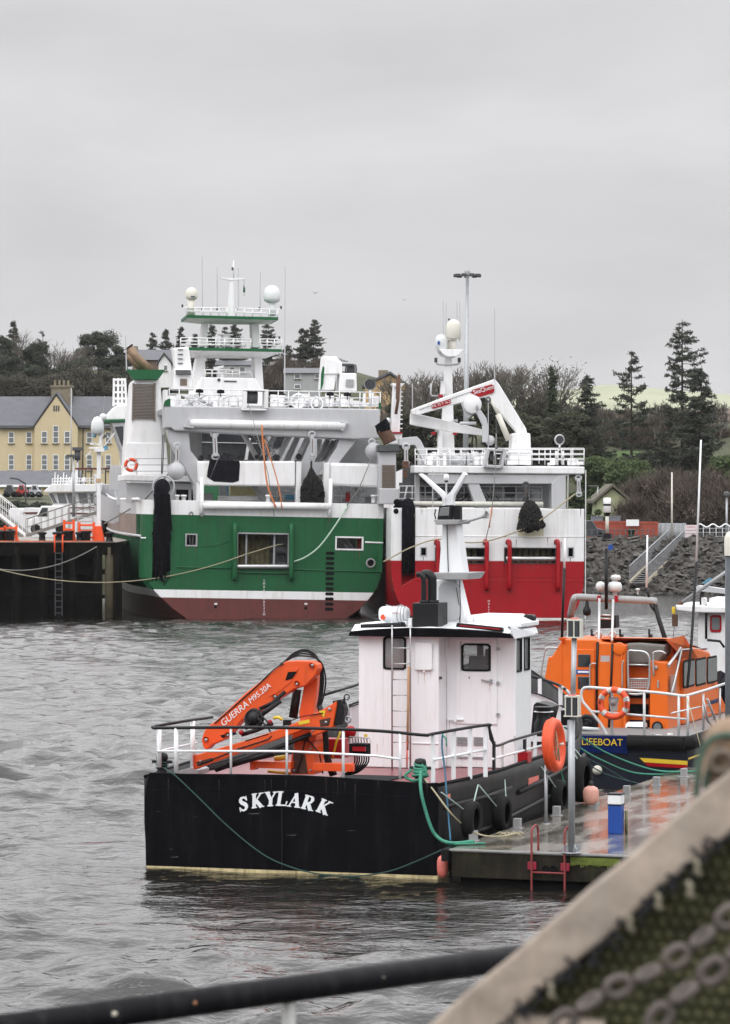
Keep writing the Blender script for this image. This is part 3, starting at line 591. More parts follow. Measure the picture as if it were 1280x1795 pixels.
# ================================================================== green trawler
def hull_loft(fr, outline, ys, bfull, bands, mats, zt, bow0, length, flare=0, sheer=None, zlow=-1.2, tw=14, cut=0):
    # outline: (halfbreadth by z) at the transom; returns MB with faces coloured by height band
    zs = [zlow, -.4, 0, .35] + [b[0] for b in bands] + [z for z in (2.2,2.8,3.6,4.6,5.4)] + [zt]
    zs = sorted({round(z,3) for z in zs if z <= zt})
    mb = MB()
    def b0(z, s):
        o = outline[s]
        for i in range(len(o)-1):
            if o[i][1] <= z <= o[i+1][1]: t = (z-o[i][1])/(o[i+1][1]-o[i][1]+1e-9); return o[i][0]+(o[i+1][0]-o[i][0])*t
        return o[0][0] if z < o[0][1] else o[-1][0]
    for s in (-1, 1):
        vs = []
        for y in ys:
            for z in zs:
                t = sm(0, tw, y+tw*.12*(y > 0)); b = b0(z, s)*(1-t)+bfull(z)*t
                if y > bow0: u = (y-bow0)/(length-bow0); b *= (1-u**2.2)*(1-.25*(1-z/zt)*u)
                zz = z
                if sheer and z > .5: zz = z+sheer(y)*(z/zt)
                vs.append((s*b, max(y, cut*sm(1.3,2.4,z)) if s < 0 else y, zz))
        n = len(zs)
        for i in range(len(ys)-1):
            for j in range(n-1):
                zc = (zs[j]+zs[j+1])/2; mb.mi = 0
                for k, (zb, mi) in enumerate(bands):
                    if zc > zb: mb.mi = mi
                f = (i*n+j, (i+1)*n+j, (i+1)*n+j+1, i*n+j+1)
                mb.add([vs[q] for q in (f if s > 0 else f[::-1])], [(0,1,2,3)], True)
    return mb
def weld(o):
    import bmesh
    bm = bmesh.new(); bm.from_mesh(o.data); bmesh.ops.remove_doubles(bm, verts=bm.verts, dist=.002); bm.to_mesh(o.data); bm.free(); return o
def dome(mb, fr, px, py, y, rpx, tall=1.15, foot=None):
    c = fr.p(px, py, y); r = (fr.p(px+rpx, py, y)-c).length; h = r*tall
    mb.lathe([(.001,r*1.0),(r*.45,r*.9),(r*.8,r*.6),(r,0),(r*1.0,-h*.55),(r*.9,-h*.8),(r*.45,-h*1.05),(.001,-h*1.05)][::-1], 18, c)
    return c, r
def block_tackle(fr, root, pts, y, m=GREYW, w_=.35, name='hanging_block'):
    a = fr.p(*pts[0], y); b = fr.p(*pts[1], y); mb = MB(); mb.bar(a, b, w_, w_*.6); mb.torus(a, w_*.5, .07, (0,1,0), 14, 6); mb.torus(b, w_*.45, .06, (0,1,0), 14, 6)
    mb.mi = 1; mb.bar(a.lerp(b,.2)+V3((0,-w_*.35,0)), a.lerp(b,.85)+V3((0,-w_*.35,0)), w_*.35, .06); return mb.build(name, [m, RUST], root, .02)
def chainbag(fr, name, label, pts, y, seed):
    # heap of chain links hanging in a bag
    r = random.Random(seed); mb = MB(); P = [fr.xz(a,b,y) for a,b in pts]; zs = [p[1] for p in P]; z0, z1 = min(zs), max(zs)
    def span(z):
        xs = []
        for i in range(len(P)):
            a, b = P[i-1], P[i]
            if (a[1]-z)*(b[1]-z) < 0: xs.append(a[0]+(b[0]-a[0])*(z-a[1])/(b[1]-a[1]))
        return (min(xs), max(xs)) if len(xs) > 1 else None
    vs = []; rings = 10
    for i in range(rings):
        z = z0+.03+(z1-z0-.06)*i/(rings-1); s_ = span(z) or (P[0][0], P[0][0]+.2); c = (s_[0]+s_[1])/2; h = (s_[1]-s_[0])/2*.9
        for k in range(14): a = 2*math.pi*k/14; vs.append((c+h*math.cos(a)*(1+r.uniform(-.06,.06)), y+h*.6*math.sin(a), z))
    mb.add(vs, [(i*14+k, i*14+(k+1)%14, (i+1)*14+(k+1)%14, (i+1)*14+k) for i in range(rings-1) for k in range(14)]+[tuple(range(14))[::-1], tuple(range((rings-1)*14, rings*14))], True)
    for _ in range(520):
        z = r.uniform(z0, z1); s_ = span(z)
        if not s_: continue
        c, h = (s_[0]+s_[1])/2, (s_[1]-s_[0])/2; a = r.uniform(math.pi, 2*math.pi)
        mb.torus((c+h*math.cos(a)*.97, y+h*.6*math.sin(a)-.02, z), r.uniform(.06,.1), .028, (r.gauss(0,1),r.gauss(0,1),r.gauss(0,.4)), 7, 4)
    mb.tube([fr.p(pts[0][0],pts[0][1]-14,y), fr.p(pts[0][0],pts[0][1]+4,y)], .06, 6)
    o = mb.solo(name, CHAINM, label, 'chain bag'); return o
M0 = Matrix.Identity(4)
def world_solo(mb, fr):                            # move a locally built thing into the world
    mb.v = [tuple(fr.M@V3(v)) for v in mb.v]; return mb
def green_trawler():
    fr = Fr((461-640)*187/FPX, 187, 7.3, 1.1); e = empty('green_trawler', None, 'large green and white trawler with red underwater paint, stern towards the picture', 'trawler', M=fr.M)
    def xz(a,b,y=0): return fr.xz(a,b,y)
    PT = lambda name, m, fn, bev=.03, par=None, label=None: (lambda mb: (fn(mb), mb.build(name, m, par or e, bev, label))[1])(MB())
    right = [xz(a,b) for a,b in ((604,1086),(628,1070),(645,1052),(657,1037),(667,1015),(671,985),(672,940),(672,885))]
    left = [xz(a,b) for a,b in ((330,1086),(303,1067),(285,1050),(272,1037),(262,1022),(254,1000),(249,975),(248,880))]
    out = {1: [(x,z) for x,z in right], -1: [(-x,z) for x,z in left]}
    out = {s: sorted(o, key=lambda p: p[1]) for s, o in out.items()}
    zT = 6.85
    ys = [0,.6,2,4,6,9,12,16,22,30,38,46,52,57,60,63,65,66.5]
    mh = [MAROON, WHITE, GREEN, GREYW, SIDEREFL, mat('shaded_side_green',(.012,.06,.026),.9,var=.3,vs=.8,spec=.05,streak=(.03,.05,.03),sa=.5)]  # last green is a darker matt copy, port-side shade put into its colour
    hull = hull_loft(fr, out, ys, lambda z: 7.0+.45*min(1,max(0,(z+1)/4)), [(1.16,1),(1.63,2),(6.0,1)], mh, zT, 40, 68, sheer=lambda y: max(0,(y-26)/40)**2*3.0, cut=.9)
    # brownish quay reflection painted between rubbing strake and bulwark on the port side
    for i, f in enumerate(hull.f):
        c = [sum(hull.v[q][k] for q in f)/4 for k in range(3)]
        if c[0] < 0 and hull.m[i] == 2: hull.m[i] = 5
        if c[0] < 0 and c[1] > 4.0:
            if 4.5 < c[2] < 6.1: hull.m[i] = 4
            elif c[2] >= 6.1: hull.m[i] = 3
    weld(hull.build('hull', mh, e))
    # transom plating, with openings
    ol = left[::-1]+right                            # closed outline, going down the left and up the right
    poly = [(x,z) for x,z in left]+[(x,z) for x,z in right[::-1]]
    xs0 = xz(300,950)[0]; slotL = xz(268,950)[0]
    t = .25; mb = MB()
    zc = 2.9                                         # above this the transom is a plain rectangle
    xl, xr = xz(300,900)[0], right[-2][0]
    H_ = [];
    for a0,b0_,a1,b1 in ((325,935,346,958),(415,933,507,998),(588,940,637,965)): p = xz(a0,b0_); q = xz(a1,b1); H_.append((p[0],q[0],q[1],p[1]))
    mb.mi = 2; mb.panel(xl, xr-.35, zc, 6.0, 0, t, H_)
    mb.prism([(xr-.35,zc),(xr-.02,zc),(xr,4.5),(xr,6.0),(xr-.35,6.0)],0,t)
    main = [(max(x,xl-.0),z) if False else (x,z) for x,z in poly]
    for z0,z1,mi in ((-.5,1.16,0),(1.16,1.63,1),(1.63,zc,2)):
        c = clipz(main, z0, z1)
        if mi == 2: c = [(max(x, xl) if z > 2.2 else x, z) for x,z in c]
        mb.mi = mi; mb.prism(c, 0, t)
    mb.mi = 1; mb.prism([(xl,6.0),(xr,6.0),(xr,zT),(xl,zT)],0,t)
    c2 = [(x,z) for x,z in clipz(main,1.9,6.0) if x < slotL+.02]
    LX = left[-1][0]
    for z0,z1,mi in ((2.3,6.0,2),(6.0,zT,1)):
        mb.mi = mi; mb.add([(LX,.9,z0),(LX+.12,.42,z0),(LX+.35,.12,z0),(slotL,0,z0),(LX,.9,z1),(LX+.12,.42,z1),(LX+.35,.12,z1),(slotL,0,z1)],[(0,1,5,4),(1,2,6,5),(2,3,7,6)],True)
    mb.mi = 2; mb.add([(LX,.9,2.3),(LX+.12,.42,2.3),(LX+.35,.12,2.3),(slotL,0,2.3),(left[4][0],.3,1.62),(left[3][0],.02,1.62),(slotL,-.0,1.62)],[(0,4,1),(1,4,5,2),(2,5,6,3)],True)
    mb.build('transom', mh, e, .02)
    PT('net_slot', [GREEN, DARK], lambda m: (m.box(slotL,xl,2.2,2.4,1.8,6.2), m.box(slotL-.15,slotL,.25,2.2,1.8,6.2), m.box(xl,xl+.15,.25,2.2,1.8,6.2), m.side([(0.0,1.7),(2.2,2.9),(2.2,1.6)],slotL,xl)))
    # net hanging in the slot
    n = MB(); r = random.Random(3); a = fr.p(284,852,-.05); b = fr.p(283,998,.6)
    pts = [fr.p(x,y,yy) for x,y,yy in ((286,856,.9),(284,852,.2),(283,866,-.1),(284,900,.1),(283,950,.15),(283,999,.3))]
    n.tube(spl(pts,6), .43, 12)
    for k in range(9):
        dx = r.uniform(-.4,.4); n.tube([(q.x+dx+r.uniform(-.05,.05), q.y-.35, q.z) for q in pts[2:]], .09, 6)
    for k in range(60):
        q0 = pts[min(5,1+k%5)].lerp(pts[min(5,2+k%4)], r.random()); dx = r.uniform(-.42,.42); n.tube(spl([V3((q0.x+dx,q0.y-.36+abs(dx)*.4,q0.z)),V3((q0.x+dx+r.uniform(-.15,.15),q0.y-.5+abs(dx)*.4,q0.z-r.uniform(.2,.6))),V3((q0.x+dx+r.uniform(-.2,.2),q0.y-.42+abs(dx)*.4,q0.z-r.uniform(.6,1.2)))],3),r.uniform(.02,.06),5)
    NETO = world_solo(n, fr).solo('rolled_net', NET, 'long black rolled net hanging in the port stern slot of the green trawler', 'fishing net')
    fq = lambda m: [m.torus(fr.p(287,853,.3), .62, .06, (0,1,0), 20, 6), m.torus(fr.p(287,853,.9), .62, .06, (0,1,0), 20, 6)]
    PT('net_guide', GREYW, fq)
    # openings: boxes behind, frames, roller, stern pipes
    for i,(x0,x1,z0,z1) in enumerate(H_):
        f_ = MB(); w_ = .09; f_.box(x0,x1,-.05,.3,z1-w_,z1); f_.box(x0,x1,-.05,.3,z0,z0+w_); f_.box(x0,x0+w_,-.05,.3,z0+w_,z1-w_); f_.box(x1-w_,x1,-.05,.3,z0+w_,z1-w_)
        f_.build('opening_frame', GREYP if i != 2 else WHITE, e)
        bk = MB(); bk.box(x0-.3,x1+.3,2.6,2.7,z0-.4,z1+.4); bk.box(x0-.3,x1+.3,.26,2.6,z1+.05,z1+.15); bk.box(x0-.3,x1+.3,.26,2.6,z0-.2,z0-.05)
        bk.build('opening_recess', [DGREY,GREYW,GREYW][i], e)
    x0,x1,z0,z1 = H_[1]
    PT('net_pile', NETBR, lambda m: [m.tube([(x0+.1+k*.31, 1.6+.1*math.sin(k), z0-.05),(x0+.15+k*.31,1.5,z0+1.1),(x0+.1+k*.31,1.7,z1)], .2, 7) for k in range(7)])
    PT('opening_post', STEEL, lambda m: [m.box(x0+q,x0+q+.12,.3,.45,z0,z1) for q in (.55,2.2)])
    PT('winch_gear', DGREY, lambda m: (m.lathe([(.3,-.4),(.3,.4)],12,(x1-.5,1.0,z0+1.1),(1,0,0)), m.box(x1-.75,x1-.1,.8,1.2,z0,z0+.4), m.tube([(x1-.7,.9,z0),(x1-.7,.9,z1)],.06), m.tube([(x1-.25,.9,z0),(x1-.25,.9,z1)],.05)))
    PT('stern_roller', ALU, lambda m: fr.tb(m,[(414,993,-.18),(509,993,-.18)],.13,12))
    PT('opening_clutter', ALU, lambda m: (fr.tb(m,[(332,937,.9),(334,957,.9)],.1), fr.tb(m,[(339,937,.8),(338,957,.8)],.08)))
    PT('opening_beam', [GREYW,RED], lambda m: (fr.tb(m,[(596,944,1.2),(612,965,1.2)],.05), fr.tb(m,[(606,942,1.2),(622,965,1.2)],.05), setattr(m,'mi',1), fr.rect(m,627,942,634,963,1.0,1.2)))
    for px in (412,511):
        PT('stern_pipe', GREEN, lambda m: m.tube(spl([fr.p(px,926,.1),fr.p(px,921,-.15),fr.p(px,930,-.35),fr.p(px,970,-.35),fr.p(px,1005,-.35),fr.p(px,1014,-.2),fr.p(px,1013,.1)],5), .15, 10), 0)
    PT('sill_strake', GREEN, lambda m: (fr.rect(m,406,1002,515,1006,-.12,0.0), fr.tb(m,[(515,998,-.03),(671,1003,-.03)],.04), fr.tb(m,[(310,994,-.03),(404,996,-.03)],.04), fr.tb(m,[(350,958,-.02),(378,956,-.02),(404,948,-.02)],.025)))
    for k in range(26): pass
    PT('stiffener', GREEN, lambda m: [fr.rect(m,404+k*7,1008,404.7+k*7,1035,-.02,.0) for k in range(17)], 0)
    PT('rub_line', WHITE, lambda m: (fr.tb(m,[(640,950.5,-.04),(672,951.5,-.04)],.05), m.tube([(left[-1][0]-.0,-.03,xz(248,943)[1]),(slotL-.4,-.03,xz(258,943)[1])],.05)))
    PT('strake', GREYW, lambda m: m.tube([(-7.25-.25*min(1,y/12) if y<40 else -7.3, y, 4.72+max(0,(y-26)/40)**2*2.2) for y in (0.2,4,9,14,20,28,36,40)], .09, 6))
    PT('bulwark_cap', WHITE, lambda m: m.tube([(-7.4, y, 6.87+max(0,(y-26)/40)**2*3.0) for y in (0.2,9,14,20,28,36,40)], .1, 6))
    for k in range(12): PT('step_slot', DARK, lambda m: m.prism(rr(xz(590,0)[0],xz(605,0)[0],xz(597,973+8.9*k)[1],xz(597,967.4+8.9*k)[1],.08),-.012,.06), 0)
    RUNS = mat('rust_run', (.13,.06,.03), .8, var=.4, vs=4)
    for k,(a,b,ln) in enumerate(((418,1001,12),(455,1001,17),(497,1001,14),(592,966,6),(630,966,13),(329,959,9),(343,959,12),(378,1067,7),(536,1069,7),(354,905,8),(578,908,9),(650,993,10))):
        PT('rust_run', RUNS, lambda m: fr.poly(m,[(a-.7,b),(a+.8,b),(a+.25,b+ln),(a-.1,b+ln)],-.006,.0),0)
    for a in (318,382,535,570,625,661): PT('weld_seam', GREEN, lambda m: fr.tb(m,[(a,908,0),(a+.6,1034,0)],.018,5),0)
    PT('mooring_eye', [GREYP,DARK], lambda m: (m.torus(fr.p(650,987,-.03),.24,.05,(0,1,0),18,6), setattr(m,'mi',1), m.lathe([(.001,0),(.22,0)],14,fr.p(650,987,-.01),(0,-1,0))),0)
    PT('drain', DARK, lambda m: [m.lathe([(.001,0),(.09,0)],10,fr.p(a,b,-.012),(0,-1,0)) for a,b in ((378,1064),(536,1066))],0)
    PT('anode_mark', WHITE, lambda m: [fr.rect(m,a,1057,a+5,1060,-.012,.02) for a in (376,534)],0)
    for k,tx in enumerate(('2','M','8','6','4','2','M','8','6','4','2','M')):
        p = fr.p(463, 1018+k*5.4, -.015); text(tx, .19, 'draft_mark', WHITE, e, p, (1,0,0), (0,0,1), .004)
    PT('deck', GREYP, lambda m: m.slab([(-6.9,.3),(6.9,.3),(7.1,45),(-7.1,45)],5.6,5.8), 0)
    # bulwark details
    PT('bulwark_pipe', WHITE, lambda m: (fr.tb(m,[(356,887,-.3),(580,888,-.3)],.2,14)),0)
    PT('bulwark_stay', WHITE, lambda m: (fr.tb(m,[(354,838,.1),(354,882,-.3),(353,901,-.35)],.12), fr.tb(m,[(580,840,.1),(579,885,-.3),(578,906,-.35)],.12)),0)
    PT('fairlead', STEEL, lambda m: [m.torus(fr.p(a,b,-.03),.1,.04,(0,1,0),12,5) for a,b in ((335,900),(354,902))],0)
    PT('corner_bollard', WHITE, lambda m: [m.lathe([(.13,0),(.13,.35),(.18,.36),(.18,.45),(.001,.46)],10,fr.p(a,881,.5)) for a in (310,322,470,655,665)],0)
    # ---- aft gantry
    GY = 1.2
    PT('gantry_beam', GREYW, lambda m: (fr.poly(m,[(289,711),(668,717),(667,722),(664,769),(622,770),(306,755),(299,750),(290,750)],GY,GY+2.6)), .08)
    PT('gantry_pipe', WHITE, lambda m: fr.tb(m,[(333,742,GY-.12),(604,747,GY-.12)],.25,16), 0)
    PT('pipe_bracket', GREYW, lambda m: (fr.poly(m,[(330,734),(340,736),(340,751),(322,749)],GY-.3,GY), fr.poly(m,[(598,738),(611,741),(602,756),(598,755)],GY-.3,GY)))
    PT('gantry_deck_floor', GREYP, lambda m: m.slab([(xz(291,712,GY)[0],GY+2.6),(xz(667,712,GY)[0],GY+2.6),(xz(667,712,GY)[0],GY+8),(xz(291,712,GY)[0],GY+8)],12.0,12.3),0)
    PT('gantry_leg', GREYW, lambda m: (fr.poly(m,[(293,752),(331,755),(334,790),(352,812),(352,882),(343,882),(341,850),(312,800),(299,775)],GY+.3,GY+1.9)))
    PT('gantry_leg', GREYW, lambda m: (fr.poly(m,[(596,768),(625,770),(622,776),(578,832),(560,832),(590,785)],GY+.3,GY+1.9)))
    PT('gantry_rail', WHITE, lambda m: (fr.rail(m,297,681,436,684,29,GY+.1,9,(1,.66,.33)), fr.rail(m,470,685,667,688,31,GY+.1,12,(1,.66,.33)), fr.rail(m,297,681,297,681,29,GY+.1,2) if 0 else None),0)
    PT('rail_end_board', [WHITE,GREEN], lambda m: (fr.rect(m,288,683,294,712,GY,GY+1.5), setattr(m,'mi',1), m.prism([fr.xz(a,b,GY-.02) for a,b in ((286,712),(289,703),(295,699),(299,699),(299,712))],GY-.04,GY-.01), fr.rect(m,664,706,668,717,GY-.04,GY)),0)
    # winch reel on the gantry
    PT('reel_frame', WHITE, lambda m: (fr.rect(m,428,682,471,686,GY-.5,GY+.9), fr.rect(m,424,716,468,720,GY-.5,GY+.9), fr.rect(m,427,686,433,716,GY-.5,GY+.9), fr.rect(m,464,686,470,716,GY-.5,GY+.9)))
    PT('wire_reel', DGREY, lambda m: m.lathe([(.1,-.45),(.36,-.42),(.36,.28),(.1,.3)],16,fr.p(443,697,GY+.1),(1,0,0)),0)
    PT('flood_lamp', BLACKCLOTH, lambda m: [(m.lathe([(.05,.18),(.2,.14),(.24,0),(.2,-.05),(.001,-.05)],12,fr.p(a,b,GY-.1),(0,0,1)), m.tube([fr.p(a,b,GY-.1),fr.p(a,b+8,GY-.1)],.03,5)) for a,b in ((350,687),(387,688),(579,692),(609,693))],0)
    # clutter on the gantry deck
    rb = random.Random(11)
    def clutter(m):
        for k in range(44):
            px = rb.choice((rb.uniform(300,428), rb.uniform(474,560), rb.uniform(560,660))); h = rb.uniform(6,24); yy = GY+rb.uniform(1.6,6.5); wd = rb.uniform(3,10)
            if rb.random() < .5: fr.rect(m,px,712-h,px+wd,713,yy,yy+rb.uniform(.2,.7))
            else: m.lathe([(.14+.02*wd,0),(.14+.02*wd,h/30)],10,fr.p(px,713,yy)); 
    PT('deck_machinery', WHITE, clutter)
    PT('deck_pipework', GREYW, lambda m: [m.tube(spl([fr.p(rb.uniform(300,420) if k%2 else rb.uniform(475,655),713,GY+2),fr.p(rb.uniform(300,420) if k%2 else rb.uniform(475,655),rb.uniform(690,702),GY+2.4),fr.p(rb.uniform(300,420) if k%2 else rb.uniform(475,655),713,GY+3)],4),.05,5) for k in range(12)],0)
    PT('drum_rim', WHITE, lambda m: (m.torus(fr.p(523,703,GY+1.5),.42,.06,(0,1,.3),20,6), m.torus(fr.p(556,708,GY+1.2),.35,.05,(0,1,0),18,6)),0)
    PT('search_light', [ALU,GLASS], lambda m: (m.lathe([(.12,.35),(.3,.3),(.36,0),(.36,-.06)],18,fr.p(649,674,GY+.6),(-.1,1,0)), setattr(m,'mi',1), m.lathe([(.001,0),(.31,0)],18,fr.p(649,674,GY+.58),(0,-1,0)), setattr(m,'mi',0), m.tube([fr.p(649,684,GY+.6),fr.p(649,712,GY+.6)],.09)),0)
    # hanging blocks
    b_ = block_tackle(fr, e, ((311,782),(311,812)), GY-.2); PT('block_sheave', GREYW, lambda m: m.lathe([(.001,-.2),(.5,-.18),(.52,0),(.5,.18),(.001,.2)],20,fr.p(309,826,GY-.3),(.2,1,0)), .0, b_)
    block_tackle(fr, e, ((376,760),(378,800)), GY+.1, w_=.42); block_tackle(fr, e, ((547,762),(547,800)), GY-.2, w_=.36)
    b_ = block_tackle(fr, e, ((652,775),(654,785)), GY); PT('block_sheave', GREYW, lambda m: m.lathe([(.001,-.2),(.48,-.18),(.5,0),(.48,.18),(.001,.2)],20,fr.p(655,791,GY-.1),(.2,1,0)), .0, b_)
    # ---- lower net-drum trough
    PT('net_trough', WHITE, lambda m: fr.poly(m,[(345,808),(518,808),(518,852),(515,853),(355,851),(347,846)],GY-.1,GY+2.2), .2)
    PT('net_trough', WHITE, lambda m: fr.poly(m,[(578,811),(676,813),(676,853),(672,856),(581,852),(578,848)],GY-.1,GY+2.2), .2)
    PT('trough_back', [GREYW,RUST], lambda m: fr.rect(m,527,811,570,884,GY+1.0,GY+1.2))
    PT('trough_post', WHITE, lambda m: (fr.rect(m,520,809,527.5,884,GY-.2,GY+.5), fr.rect(m,568,811,577,884,GY-.2,GY+.5), fr.rect(m,345,846,352,884,GY,GY+.5)))
    t2 = MB(); a = fr.xz(366,807,GY-.13); b = fr.xz(421,845,GY-.13); r = random.Random(8)
    P = [fr.xz(x,y,GY-.15) for x,y in ((368,805),(420,808),(421,815),(419,843),(408,846),(375,844),(363,836),(364,826))]; t2.prism(P,GY-.16,GY-.02)
    world_solo(t2, fr).solo('tarpaulin', BLACKCLOTH, 'black tarpaulin lashed over the white trough of the green trawler', 'tarpaulin', bevel=.05)
    # ---- space between trough and bulwark, and behind the gantry
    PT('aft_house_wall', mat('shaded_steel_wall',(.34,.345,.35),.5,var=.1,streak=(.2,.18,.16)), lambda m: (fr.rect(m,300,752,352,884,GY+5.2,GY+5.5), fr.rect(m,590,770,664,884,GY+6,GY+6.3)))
    PT('house_wall', GREYW, lambda m: (fr.rect(m,222,846,345,884,6.2,6.5)),0)
    PT('house_doorway', DARK, lambda m: (fr.rect(m,309,858,330,878,6.15,6.22), fr.rect(m,336,858,342,878,6.15,6.22)),0)
    PT('wheelhouse_window', mat('wheelhouse_glass',(.03,.032,.036),.12,var=.5,vs=.6,spec=.6), lambda m: (fr.poly(m,[(330,752),(437,752),(437,806),(365,806),(345,798),(334,778)],13.6,13.9), fr.poly(m,[(437,752),(470,752),(455,806),(437,806)],13.8,14.0), fr.poly(m,[(480,756),(505,756),(492,784),(476,784)],13.8,14.0)),0)
    PT('window_bar', WHITE, lambda m: (fr.rect(m,332,775,470,777,13.4,13.55), fr.poly(m,[(435,768),(440,768),(434,806),(429,806)],13.3,13.5)),0)
    PT('superstructure', GREYW, lambda m: (fr.rect(m,322,728,600,812,14,22)),.0)
    def struts(m):
        for a,b in (((484,757),(462,806)),((512,757),(486,806)),((545,757),(520,806)),((424,756),(452,806)),((560,770),(560,810))): fr.tb(m,[(a[0],a[1],5.0),(b[0],b[1],5.0)],.16,7)
    PT('diagonal_strut', WHITE, struts, 0)
    PT('stair', GREYW, lambda m: ([fr.tb(m,[(440+k*5,757,4.5),(470+k*5,806,4.0)],.03,5) for k in range(5)], [fr.tb(m,[(444+k*3.4,762+k*5,4.4),(462+k*3.4,762+k*5,4.4)],.03,5) for k in range(8)]),0)
    PT('hydraulic_pipe', GREYP, lambda m: [fr.tb(m,[(590+q,772,3.5),(570+q,808,3.5)],.1,6) for q in (-14,-6,0,6)],0)
    PT('canted_plate', GREYW, lambda m: [fr.poly(m,[(a,760),(a+10,760),(a-12,810),(a-24,810)],6,6.2) for a in (520,540,575)],0)
    PT('winch_heap', [DGREY], lambda m: [m.ball(fr.p(rb.uniform(345,530),rb.uniform(800,806),4.2), rb.uniform(.12,.26), 6) for k in range(16)],0)
    PT('container', mat('net_yellow_cover',(.42,.38,.2),.8,var=.2), lambda m: fr.rect(m,404,852,452,870,5,6),.05)
    PT('long_pipe', WHITE, lambda m: fr.tb(m,[(382,874,3),(460,874,3)],.16,10),0)
    PT('brace', GREYP, lambda m: (fr.poly(m,[(440,852),(450,852),(474,880),(462,880)],2.6,2.9), fr.poly(m,[(620,853),(630,853),(634,884),(628,884),(628,870)],2.2,2.5)),0)
    PT('blue_cloth', BLUEW, lambda m: (fr.rect(m,501,867,518,878,3.2,3.8), fr.poly(m,[(396,852),(399,852),(402,870),(400,870)],4,4.1)))
    PT('fire_locker', RED, lambda m: (fr.rect(m,607,863,614,880,2.5,2.9)))
    PT('lower_rail', WHITE, lambda m: (fr.rail(m,585,852,640,853,28,3,5,(1,.7,.4)), fr.rail(m,455,854,518,855,26,3.5,5,(1,.7,.4))),0)
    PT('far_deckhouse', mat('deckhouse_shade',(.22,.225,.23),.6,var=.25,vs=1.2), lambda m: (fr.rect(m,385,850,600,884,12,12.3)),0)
    PT('tool_box', GREYP, lambda m: [fr.rect(m,x,884-h,x+w_,884,3+yy,3.4+yy) for x,h,w_,yy in ((357,20,16,0),(462,9,8,.3),(478,14,14,.6),(495,8,22,0),(640,14,10,0),(598,10,7,.2))])
    # ---- funnel, port side
    FY = 9.0
    PT('funnel_casing', WHITE, lambda m: (fr.poly(m,[(233,664),(281,664),(291,776),(293,840),(218,840),(222,776)],FY,FY+4.5)), .25)
    fn = PT('funnel_louvre', LOUV, lambda m: [fr.rect(m,234,673+k*2.6,271,674.9+k*2.6,FY-.12,FY) for k in range(24)]+[fr.rect(m,232.5,671.5,234,737,FY-.14,FY),fr.rect(m,270.5,671.5,272,737,FY-.14,FY)],0)
    PT('funnel_top', GREEN, lambda m: m.add([(*fr.p(a,b,yy),) for yy in (FY-.4,FY+5.0) for a,b in ((221,648),(290,648),(278,665),(233,665))],[(0,3,2,1),(4,5,6,7),(0,4,7,3),(1,2,6,5),(3,7,6,2),(0,1,5,4)]),0)
    PT('exhaust_pipe', [PIPEB,DARK], lambda m: (fr.tb(m,[(263,650,FY+1.0),(240,627,FY+1.0),(226,609,FY+1.0)],.28,12), setattr(m,'mi',1), fr.tb(m,[(226.5,609.6,FY+1.0),(225,607.5,FY+1.0)],.3,12)),0)
    PT('exhaust_pipe', [PIPEB,DARK], lambda m: (fr.tb(m,[(253,650,FY+2.2),(236,636,FY+2.2),(223,619,FY+2.2)],.2,12), setattr(m,'mi',1), fr.tb(m,[(223.5,620,FY+2.2),(222,617,FY+2.2)],.22,12)),0)
    PT('funnel_base', WHITE, lambda m: (fr.rect(m,216,832,345,845,5.6,12), fr.poly(m,[(222,776),(292,776),(296,833),(216,833)],FY-.1,FY+.1)),.05)
    PT('casing_rail', STEEL, lambda m: [fr.tb(m,[(228,b,6.0),(335,b,6.0)],.025,5) for b in (804,815,826)]+[fr.tb(m,[(a,804,6.0),(a,833,6.0)],.025,5) for a in (240,284,320)],0)
    PT('wire', DGREY, lambda m: (fr.tb(m,[(285,762,2),(283,830,2)],.03,5), fr.tb(m,[(288,762,2),(285,830,2)],.03,5)),0)
    # ---- port side: bridge wing, swooping bulwark
    PT('bridge_wing', [WHITE,GREEN], lambda m: (fr.poly(m,[(204,711),(224,709),(224,735),(181,736)],34,39), setattr(m,'mi',1), fr.poly(m,[(181,736),(224,735),(224,739),(184,741)],33.8,39)),.05)
    PT('bridge_wall', [GREYW,GLASS], lambda m: (fr.poly(m,[(196,741),(224,740),(224,850),(220,850),(214,790)],34,38), setattr(m,'mi',1), fr.poly(m,[(201,748),(216,747),(217,780),(214,782)],33.9,34.05)),0)
    PT('bridge_ladder_mast', WHITE, lambda m: ([fr.tb(m,[(199,b,36),(219,b,36)],.08,5) for b in (666,676,688,699,708)], [fr.tb(m,[(a,663,36),(a+q,712,36)],.09,5) for a,q in ((200,-1),(207,0),(214,0),(219,3))]),0)
    PT('foredeck_bulwark', [GREYW,WHITE], lambda m: (fr.poly(m,[(193,822),(198,815),(207,815),(214,822),(226,850),(234,878),(212,886),(205,884),(206,858),(192,857)],20,20.4), setattr(m,'mi',1), fr.poly(m,[(214,815),(220,822),(229,850),(236,880),(233,880),(225,850),(212,818)],19.7,20.3)),0)
    PT('shelter_deck_side', GREYW, lambda m: (fr.poly(m,[(168,862),(200,876),(236,878),(248,880),(248,906),(214,912),(198,918),(180,912),(168,905)],21,21.3)),0)
    # ---- white deck cranes
    PT('deck_crane', WHITE, lambda m: (fr.poly(m,[(303,610),(331,608),(337,650),(334,683),(306,683),(307,645)],GY+5,GY+6.6), fr.poly(m,[(306,646),(336,646),(338,682),(303,682)],GY+4.6,GY+7)),.08)
